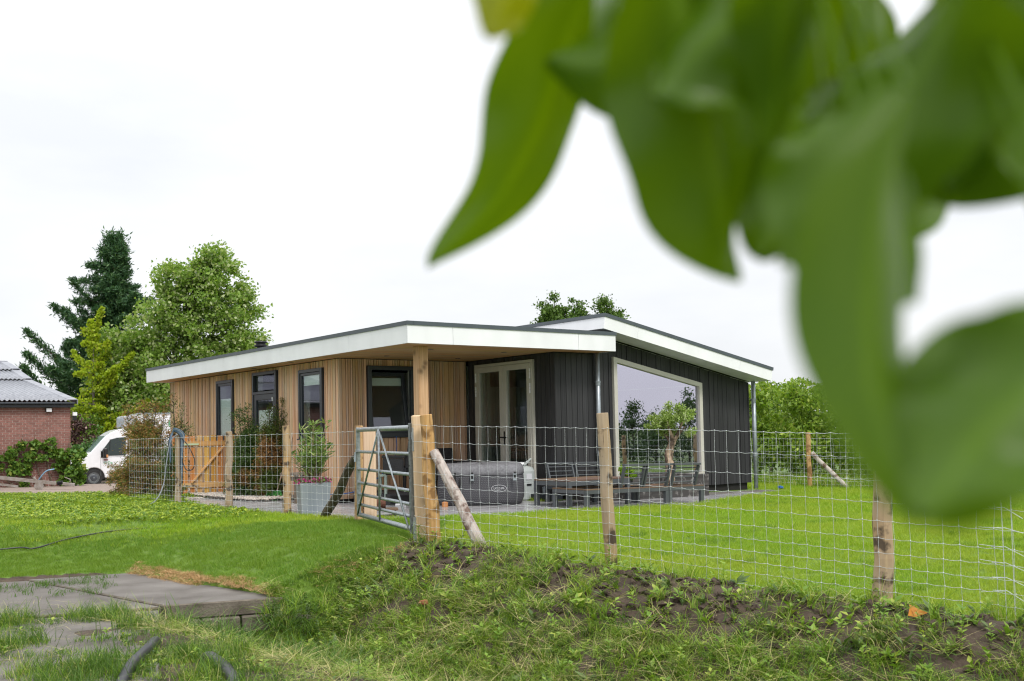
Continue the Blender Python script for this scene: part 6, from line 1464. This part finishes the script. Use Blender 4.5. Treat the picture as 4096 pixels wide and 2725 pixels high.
# bold fresh tufts standing out on the bank, and darker tufts in the lawn
x, y = rand_in(-2.0, 7.0, 4.8, 11.6, 9); t, s = st(x, y); k = is_bank(x, y) & inview(x, y) & (t > -.1) & (s > .25) & (s < 2.3)
scatter('fresh_tufts', onto(x[k], y[k]), [tuft('fresh_tuft', 22, .05, .14, .30, .0095, 1.0, M['weed'], 4, s_) for s_ in (45, 46)], 23, .5, 1.1, .2)
x, y = rand_in(-1.0, 9.0, 7.0, 20.0, 1.1); k = is_lawn(x, y) & inview(x, y) & ~hidden_by_house(x, y)
qx = np.concatenate([x[k] + g.normal(0, .10, k.sum()) for _ in range(7)]); qy = np.concatenate([y[k] + g.normal(0, .07, k.sum()) for _ in range(7)])
scatter('lawn_clumps', onto(qx, qy), [tuft('clump_tuft', 24, .06, .04, .085, .004, .7, M['turf'], 2, s_) for s_ in (47, 48)], 24, .7, 1.2)
# near bank and weeds growing over the slabs
def slab_clear(x, y):
    return vnoise(x, y, .85, 50) * .62 + vnoise(x, y, 2.4, 51) * .38
x, y = rand_in(-7, 1.5, 5.2, 10.6, 300); t, s = st(x, y); near_b = (s > 2.95) & inview(x, y)
crest = (s < 3.22 + .4 * vnoise(x, y, 1.2, 52)) & (t > -1.05)
u_ = g.random(len(x)); k = near_b & crest & (u_ < .60)
scatter('cut_straw', onto(x[k], y[k], .02), [tuft('straw_tuft', 14, .09, .10, .24, .0046, .6, M['straw'] if s_ % 3 else M['long'], 2, s_, .85) for s_ in (51, 52, 53, 54)], 13, .6, 1.3, .3)
PO, PA, PB = np.array([-3.42, 10.20]), np.array([-.947, -.320]), np.array([.320, -.947])     # slab grid of the path
pa = (x - PO[0]) * PA[0] + (y - PO[1]) * PA[1]; pb = (x - PO[0]) * PB[0] + (y - PO[1]) * PB[1]
wob = .10 * (vnoise(x, y, 2.0, 57) - .5)
joint = (np.abs((pa + 1 + wob) % 2.0 - 1.0) < .10) | (np.abs((pb + 1 + wob) % 2.0 - 1.0) < .13) | (pa < .05)
pat = slab_clear(x, y) > .55
CLUMP = [(-2.42, 7.95, .50), (-2.75, 7.35, .34), (-4.1, 8.5, .42), (-3.25, 7.45, .48), (-3.0, 6.9, .45), (-3.9, 9.75, .40), (-4.7, 9.55, .42), (-5.6, 9.3, .4), (-2.1, 7.2, .36), (-4.4, 7.6, .5), (-1.7, 6.7, .4), (-3.3, 9.2, .28)]
cl_d = np.min([np.hypot(x - a, y - b) / r for a, b, r in CLUMP], axis=0)
k = near_b & ~crest & (u_ < .62) & (pat | joint) & ~inpoly(x, y, SLABP)
scatter('path_grass', onto(x[k], y[k], .03), [tuft('path_tuft', 16, .07, .02, .08, .0045, .8, M['deep'] if s_ % 2 else M['long'], 3, s_) for s_ in (61, 62, 63)], 14, .55, 1.2, .2)
fg = near_b & (cl_d < .46 + .50 * vnoise(x, y, 3.5, 61)) & (u_ < .9)
scatter('foreground_grass', onto(x[fg], y[fg]), [tuft('tall_tuft', 18, .07, .08, .25, .0046, .6, M['deep'] if s_ != 72 else M['long'], 3, s_) for s_ in (71, 72, 73)], 15, .6, 1.2, .15)
u_ = g.random(len(x)); k = near_b & ~crest & (u_ < .05)
scatter('path_clippings', onto(x[k], y[k], .065), [tuft('clipping', 8, .14, .10, .24, .004, .3, M['straw'], 2, s_, .96) for s_ in (81, 82)], 16, .5, 1.2, .03)
k = near_b & ~crest & (u_ > .90) & (pat | joint)
scatter('path_weeds', onto(x[k], y[k], .03), [rosette('path_weed', 8, .015, .04, 1.6, .5, M['weed'], 7, .05), rosette('path_weed', 14, .02, .04, 3.5, .3, M['weed_grey'], 8, .22)], 17, .6, 1.3, .2)
# edge weeds at the slab's lawn side, and tufts at the foot of posts
x, y = rand_in(-7.5, -4.4, 11.0, 12.9, 60); t, s = st(x, y); k = (s > 1.7) & inpoly(x, y, SLABP) & (vnoise(x, y, 1.4, 70) > .5)
scatter('slab_weeds', np.stack([x[k], y[k], np.full(k.sum(), SLAB_Z)], 1), [tuft('slab_tuft', 14, .07, .03, .10, .0045, .9, M['deep'], 2, s_) for s_ in (91, 92)], 18, .6, 1.2, .2)
PT = [(-.93, 11.4), (-.28, 10.95), (p2[0], p2[1]), (p3[0], p3[1]), (3.3, 7.32), (3.5, 7.2), (2.2, 8.4), (1.5, 9.2), (.3, 10.5)]
qx = np.concatenate([g.normal(a, .12, 16) for a, b in PT]); qy = np.concatenate([g.normal(b, .12, 16) for a, b in PT])
scatter('fence_grass', onto(qx, qy), [tuft('fence_tuft', 9, .05, .12, .34, .0045, .9, M['long'], 3, s_) for s_ in (95, 96)], 19, .5, 1.2, .2)
# pebble border below the larch wall and beside the drive
x, y = rand_in(-9.0, -3.5, 19.0, 24.6, 620); dx = x - P0.x; dy = y - P0.y; u = dx * CU.x + dy * CU.y; v = dx * CV.x + dy * CV.y
k = ((u > -.42) & (u < .48) & (v > 4.8) & (v < 11)) | ((y > 23.2 + .1 * np.sin(x * 3)) & (y < 24.1) & (x > -9.9) & (x < -6.5)) | ((u > -1.4) & (u < .45) & (v > 7.0) & (v < 11.0))
def stone(sd):
    o = clod(sd); o.data = o.data.copy(); o.data.materials.clear(); o.data.materials.append(M['pebble']); o.name = 'pebble'; return o
scatter('pebble_border', np.stack([x[k], y[k], np.where(u[k] > -.5, 0.0, G(x[k], y[k])) + .01], 1), [stone(4), stone(5)], 20, .6, 1.5, .5)
# orchard floor
x, y = rand_in(4.5, 20, 18, 42, 22); t, s = st(x, y); k = inview(x, y, 1) & (x > np.interp(y, [15.8, 17.9, 19.9, 21.85, 25.6, 50], [11.6, 9.7, 7.9, 6.1, 4.9, 4.9])) & ~hidden_by_house(x, y)
scatter('orchard_grass', onto(x[k], y[k]), [tuft('meadow_tuft', 26, .22, .10, .34, .012, .6, M['long'], 2, s_) for s_ in (101, 102)], 21, .7, 1.2, .1)
# ------------------------------------------------------------------ concrete slabs
cp = empty('concrete_path', (0, 0, 0)); cp['kind'] = 'structure'
def slab(poly, z, th=.13):
    mb = MB(); mb.prism([(p[0], p[1], z - th) for p in poly], (0, 0, th)); mb.m = [0, 0] + [1] * (len(mb.f) - 2); return mb.build('slab', [M['concrete'], M['concrete_old']], cp, bevel=.012)
slab([(-4.62, 12.80), (-2.33, 10.62), (-3.40, 10.25), (-5.72, 12.40)], SLAB_Z, .15)
slab([(-5.74, 12.40), (-3.42, 10.24), (-5.3, 9.55), (-7.3, 11.85)], SLAB_Z - .012, .14)
slab([(-7.33, 11.85), (-5.33, 9.53), (-7.4, 8.8), (-9.4, 11.2)], SLAB_Z - .02, .14)
for i in range(4):
    for j in range(3):
        q = [PO + PA * (2 * (i + a) + (.015 if a == 0 else -.015)) + PB * (2 * (j + b) + (.03 if b == 0 else -.015)) for a, b in ((0, 0), (1, 0), (1, 1), (0, 1))]
        slab([(float(p[0]), float(p[1])) for p in q], SLAB_Z - .02 + rnd.uniform(-.012, .012), .12)
# culvert edge beams under the slab
for k in range(3):
    a = Vector((-2.36, 10.55, 0)).lerp(Vector((-3.42, 10.19, 0)), k / 3 + .01); b = Vector((-2.36, 10.55, 0)).lerp(Vector((-3.42, 10.19, 0)), (k + 1) / 3 - .005)
    mb = MB(); mb.bar((a.x, a.y + .03, SLAB_Z - .23), (b.x, b.y + .03, SLAB_Z - .23), .10, .15); mb.build('culvert_block', M['concrete_old'], cp, bevel=.01)
mb = MB(); mb.bar((-2.37, 10.56, SLAB_Z - .24), (-2.05, 10.60, SLAB_Z - .27), .12, .17); mb.build('culvert_block', M['concrete_old'], cp, bevel=.02)
# small things on the bank
lf = empty('orange_leaf', (2.78, 7.42, zt_(2.78, 7.42) + .05)); tag(lf, 'curled orange dead leaf on the bank in front of the third post', 'leaf')
V, F = leaves_at(np.array([[0, 0, 0], [.03, .01, .02]]), .12, 1.5, np.random.default_rng(2), fold=.5); np_mesh('blade', V, F, leafm('orange_leaf', (.50, .20, .03), (.58, .26, .06), trans=.2), lf)
tc_ = tag(clod(9), 'broken red tile shard lying on the bank below the pale brace', 'shard'); COL.objects.link(tc_); tc_.name = 'tile_shard'; tc_.data = tc_.data.copy(); tc_.data.materials.clear(); tc_.data.materials.append(pm('red_tile', (.40, .14, .07), .8)); tc_.location = (-.86, 10.0, zt_(-.86, 10.0) + .06); tc_.scale = (2.4, 1.6, 1.8)
bo = tag(clod(12), 'small blue object on the paving by the far house corner', 'box'); COL.objects.link(bo); bo.name = 'blue_box'; bo.data = bo.data.copy(); bo.data.materials.clear(); bo.data.materials.append(M['cable_blue']); bo.location = (5.3, 21.0, float(G(5.3, 21.0)) + .05); bo.scale = (3, 2, 2)
# ------------------------------------------------------------------ cherry branch hanging in front of the camera
CH = [
    ([(0.0119, 0.5, 1.3865), (0.003, 0.5, 1.3633), (-0.0083, 0.5, 1.3402)], 0.0356, 10, 2),  # yellow
    ([(0.0562, 0.6, 1.4255), (0.037, 0.615, 1.3785), (0.0186, 0.63, 1.3323), (-0.0066, 0.645, 1.2935), (-0.0515, 0.66, 1.2539)], 0.0583, 26, 0),  # long
    ([(0.1062, 0.56, 1.395), (0.0858, 0.5733, 1.3718), (0.0592, 0.5867, 1.3603), (0.0229, 0.6, 1.3615)], 0.0771, -15, 0),  # blunt
    ([(0.0782, 0.5, 1.3789), (0.0924, 0.5133, 1.3307), (0.1059, 0.5267, 1.2776), (0.1153, 0.54, 1.2248)], 0.0790, 32, 0),  # mid
    ([(0.1671, 0.66, 1.4541), (0.1717, 0.6733, 1.3941), (0.1703, 0.6867, 1.3489), (0.1634, 0.7, 1.2937)], 0.1129, -25, 1),  # darkback
    ([(0.1884, 0.44, 1.336), (0.1817, 0.45, 1.3074), (0.1532, 0.46, 1.2668), (0.1213, 0.47, 1.222)], 0.0648, -36, 0),  # bright
    ([(0.1299, 0.48, 1.3781), (0.1131, 0.4867, 1.3505), (0.0902, 0.4933, 1.3296), (0.0692, 0.5, 1.3094)], 0.0651, -34, 0),  # upper
    ([(0.1398, 0.36, 1.2664), (0.1262, 0.3525, 1.2257), (0.118, 0.345, 1.1828), (0.1182, 0.3375, 1.1483), (0.127, 0.33, 1.1189)], 0.0368, 30, 0),  # columnar
    ([(0.1955, 0.34, 1.1807), (0.1639, 0.3333, 1.16), (0.1413, 0.3267, 1.1416), (0.124, 0.32, 1.1206)], 0.0642, -6, 0),  # broad
    ([(0.2653, 0.48, 1.3705), (0.2484, 0.4867, 1.3298), (0.2289, 0.4933, 1.2931), (0.2114, 0.5, 1.2591)], 0.0884, 34, 0),  # topright
    ([(0.2529, 0.56, 1.4126), (0.2614, 0.5533, 1.3617), (0.272, 0.5467, 1.3082), (0.285, 0.54, 1.2641)], 0.0887, -24, 1),  # rightedge
    ([(0.2912, 0.62, 1.4206), (0.2771, 0.62, 1.3648), (0.2572, 0.62, 1.3124), (0.2345, 0.62, 1.259)], 0.0941, 20, 1),  # shade
    ([(0.19, 0.52, 1.3323), (0.2187, 0.5133, 1.3055), (0.2455, 0.5067, 1.2845), (0.2766, 0.5, 1.2723)], 0.0774, 8, 0),  # flat
    ([(0.156, 0.42, 1.2563), (0.1435, 0.4133, 1.2239), (0.1347, 0.4067, 1.2034), (0.128, 0.4, 1.1806)], 0.0447, -10, 0),  # lowmid
    ([(0.1278, 0.46, 1.3674), (0.1271, 0.4733, 1.3447), (0.1272, 0.4867, 1.3145), (0.1271, 0.5, 1.2802)], 0.0364, 30, 0),  # gapleft
    ([(0.0823, 0.62, 1.4448), (0.0763, 0.6267, 1.4158), (0.0611, 0.6333, 1.3895), (0.0426, 0.64, 1.3643)], 0.0717, -18, 0),  # topmid
    ([(0.1652, 0.72, 1.4909), (0.1546, 0.7267, 1.439), (0.1473, 0.7333, 1.3846), (0.1504, 0.74, 1.3256)], 0.1212, 10, 1),  # backfill
    ([(0.1959, 0.6, 1.3564), (0.1957, 0.6067, 1.3307), (0.191, 0.6133, 1.3046), (0.1797, 0.62, 1.2602)], 0.0897, -14, 1),  # backright
    ([(0.144, 0.43, 1.2821), (0.1329, 0.4267, 1.2575), (0.122, 0.4233, 1.2344), (0.1134, 0.42, 1.2137)], 0.0474, -8, 0),  # fill
    ([(0.1925, 0.35, 1.1709), (0.1657, 0.3483, 1.1664), (0.1408, 0.3467, 1.1602), (0.1234, 0.345, 1.1499)], 0.0412, 6, 0),  # join
    ([(0.1414, 0.55, 1.3427), (0.1419, 0.5467, 1.3016), (0.14, 0.5433, 1.2678), (0.1304, 0.54, 1.2361)], 0.0621, 22, 0),  # centre
    ([(0.1592, 0.52, 1.3101), (0.155, 0.51, 1.2724), (0.1471, 0.5, 1.2304)], 0.0520, -20, 0),  # centreb
    ([(0.1889, 0.55, 1.3002), (0.1779, 0.5433, 1.2723), (0.1647, 0.5367, 1.249), (0.1545, 0.53, 1.2314)], 0.0551, 12, 0),  # fillb
    ([(0.2557, 0.44, 1.3454), (0.2417, 0.44, 1.3154), (0.2276, 0.44, 1.2836), (0.2158, 0.44, 1.2518)], 0.0647, -14, 0),  # corner
]
M['cherry'] = None
def cherry_mat(name, c1, c2, tr, tint):
    m, t, b = nodes(name)
    tcn = N(t, 'ShaderNodeTexCoord'); sep = N(t, 'ShaderNodeSeparateXYZ'); t.links.new(tcn.outputs['UV'], sep.inputs[0])
    wv = N(t, 'ShaderNodeTexNoise'); wv.inputs['Scale'].default_value = 3.0; t.links.new(tcn.outputs['UV'], wv.inputs['Vector'])
    out = mixc(t, wv.outputs['Fac'], c1, c2)
    ab = N(t, 'ShaderNodeMath', operation='ABSOLUTE'); t.links.new(sep.outputs[0], ab.inputs[0])
    mr = N(t, 'ShaderNodeMapRange'); mr.inputs['From Min'].default_value = .02; mr.inputs['From Max'].default_value = .07; mr.inputs['To Min'].default_value = .25; mr.inputs['To Max'].default_value = 0.0; t.links.new(ab.outputs[0], mr.inputs['Value'])
    out = mixc(t, mr.outputs['Result'], out, tuple(min(1, c * 1.7) for c in c2))
    t.links.new(out, b.inputs['Base Color']); b.inputs['Roughness'].default_value = .30; b.inputs['Specular IOR Level'].default_value = .42
    tl = N(t, 'ShaderNodeBsdfTranslucent'); ms = N(t, 'ShaderNodeMixShader'); ms.inputs[0].default_value = tr
    t.links.new(mixc(t, 1.0, out, tint, 'MULTIPLY'), tl.inputs['Color']); t.links.new(b.outputs[0], ms.inputs[1]); t.links.new(tl.outputs[0], ms.inputs[2]); t.links.new(ms.outputs[0], t.nodes['Material Output'].inputs['Surface'])
    return m
CM = [cherry_mat('cherry_leaf', (.070, .165, .003), (.125, .23, .005), .46, (1.7, 1.35, .08)), None, cherry_mat('cherry_leaf_young', (.24, .28, .012), (.32, .33, .015), .5, (1.4, 1.35, .15))]
CM[1] = CM[0]
ct_ = tag(empty('cherry_tree', (1.35, -.25, -.55)), 'cherry tree with large green leaves hanging close to the lens', 'tree')
def cherry_leaf(pts, w, roll, tone, seed):
    gg = np.random.default_rng(seed); P = [np.array(p) for p in smooth_path(pts, 11)]; P = [np.array(tuple(p)) for p in P]; n = len(P); V = []; UVs = []; F = []; m = 7
    eye = np.array([0, 0, 1.15])
    for i in range(n):
        f = i / (n - 1); d = P[min(i+1, n-1)] - P[max(i-1, 0)]; d /= np.linalg.norm(d)
        view = P[i] - eye; view /= np.linalg.norm(view); sd = np.cross(d, view); sd /= np.linalg.norm(sd); nr = np.cross(sd, d)
        a = R(roll) + .25 * math.sin(f * 5 + seed); s2 = sd * math.cos(a) + nr * math.sin(a); n2 = -sd * math.sin(a) + nr * math.cos(a)
        hwid = w * .5 / max(.6, math.cos(a)) * (max(0.0, math.sin(math.pi * min(1, f * .965 + .025) ** .85)) ** .92 if f < 1 else 0.0)
        for j in range(m):
            q = j / (m - 1) * 2 - 1; rip = .05 * w * math.sin(f * 14 + seed + j) * abs(q)
            p = P[i] + s2 * hwid * q + n2 * (hwid * (.14 if abs(roll) < 10 else .58) * abs(q) ** 1.2 + rip * 1.6); V.append(tuple(p)); UVs.append((q * .5, f))
    for i in range(n - 1):
        for j in range(m - 1): F.append((i*m+j, i*m+j+1, (i+1)*m+j+1, (i+1)*m+j))
    me = bpy.data.meshes.new('leaf'); me.from_pydata([tuple(np.array(v) - np.array(ct_.location)) for v in V], [], F); uvl = me.uv_layers.new(name='UVMap')
    for lp in me.loops: uvl.data[lp.index].uv = UVs[lp.vertex_index]
    me.materials.append(CM[tone]); me.polygons.foreach_set('use_smooth', [True] * len(F)); o = bpy.data.objects.new('leaf', me); COL.objects.link(o); o.parent = ct_; return o
BR = [(1.35, -.25, 2.0), (.95, .22, 1.66), (.62, .46, 1.53), (.37, .56, 1.465), (.256, .56, 1.447), (.16, .56, 1.452), (.067, .57, 1.447), (-.015, .58, 1.455), (-.08, .60, 1.47)]
mb = MB(); cl_ = Vector(ct_.location); bp_ = smooth_path(BR, 5); mb.tube([p - cl_ for p in bp_], [.022 * (1 - .85 * i / (len(bp_) - 1)) for i in range(len(bp_))], 8, jit=.05); mb.build('branch', M['bark'], ct_)
mb = MB(); mb.tube([(0, 0, -.2), (.03, .02, .9), (0, 0, 1.9), (-.02, .0, 2.6), (.05, -.1, 3.6)], [.09, .075, .06, .05, .03], 10, jit=.06)
for a in range(5): mb.tube(smooth_path([(0, 0, 2.2 + .22 * a), (.5 * math.cos(a * 1.9 - .6) + .4, .5 * math.sin(a * 1.9 - .6) - .4, 2.6 + .25 * a), (1.0 * math.cos(a * 1.9 - .6) + .8, 1.0 * math.sin(a * 1.9 - .6) - .8, 2.9 + .3 * a)], 4), [.035, .03, .026, .022, .018, .014, .011, .008, .006], 6)
mb.build('trunk', M['bark'], ct_)
mb = MB()
for k, (pts, w, roll, tone) in enumerate(CH):
    cherry_leaf(pts, w, roll, tone, k)
    b = Vector(pts[0]); near_p = min(bp_, key=lambda p: (p - b).length); mb.tube(smooth_path([near_p - cl_, (near_p.lerp(b, .5) + Vector((0, 0, .012))) - cl_, b - cl_], 3), .0016, 5)
mb.build('petiole', CM[0], ct_)
gg = np.random.default_rng(8); cl2 = [(1.35 + gg.normal() * .6 + .5, -.25 + gg.normal() * .5 - .5, 2.7 + gg.normal() * .45) for _ in range(26)]
cl2 += [(gg.uniform(-.15, 1.0), gg.uniform(-.25, .75), 1.72 + gg.uniform(0, .55)) for _ in range(30)]      # unseen leaves added to shade the hanging ones, on the bough over the camera
V, F = leaf_cloud([np.array(c) - np.array(ct_.location) for c in cl2], [(.25, .25, .22)] * 26 + [(.16, .16, .10)] * 30, 1500, .11, 1.9, lean=(0, 0, -.5), seed=12)
keep = np.array([not ((q[1] - .25 > .1) and (q[2] - .55 - 1.15) < .56 * (q[1] - .25) + .10) for q in V.reshape(-1, 4, 3).mean(1)])
V = V.reshape(-1, 4, 3)[keep].reshape(-1, 3); F = np.arange(len(V)).reshape(-1, 4); np_mesh('crown', V, F, CM[0], ct_)  # crown also holds the added out-of-view shading leaves
mb = MB(); mb.tube(smooth_path([(-.02, .0, 2.35), (-.5, .35, 2.45), (-1.0, .7, 2.5), (-1.5, .95, 2.5)], 5), [.03 - .0015 * i for i in range(16)], 7); mb.build('shade_bough', M['bark'], ct_)  # unseen limb carrying the added shading leaves
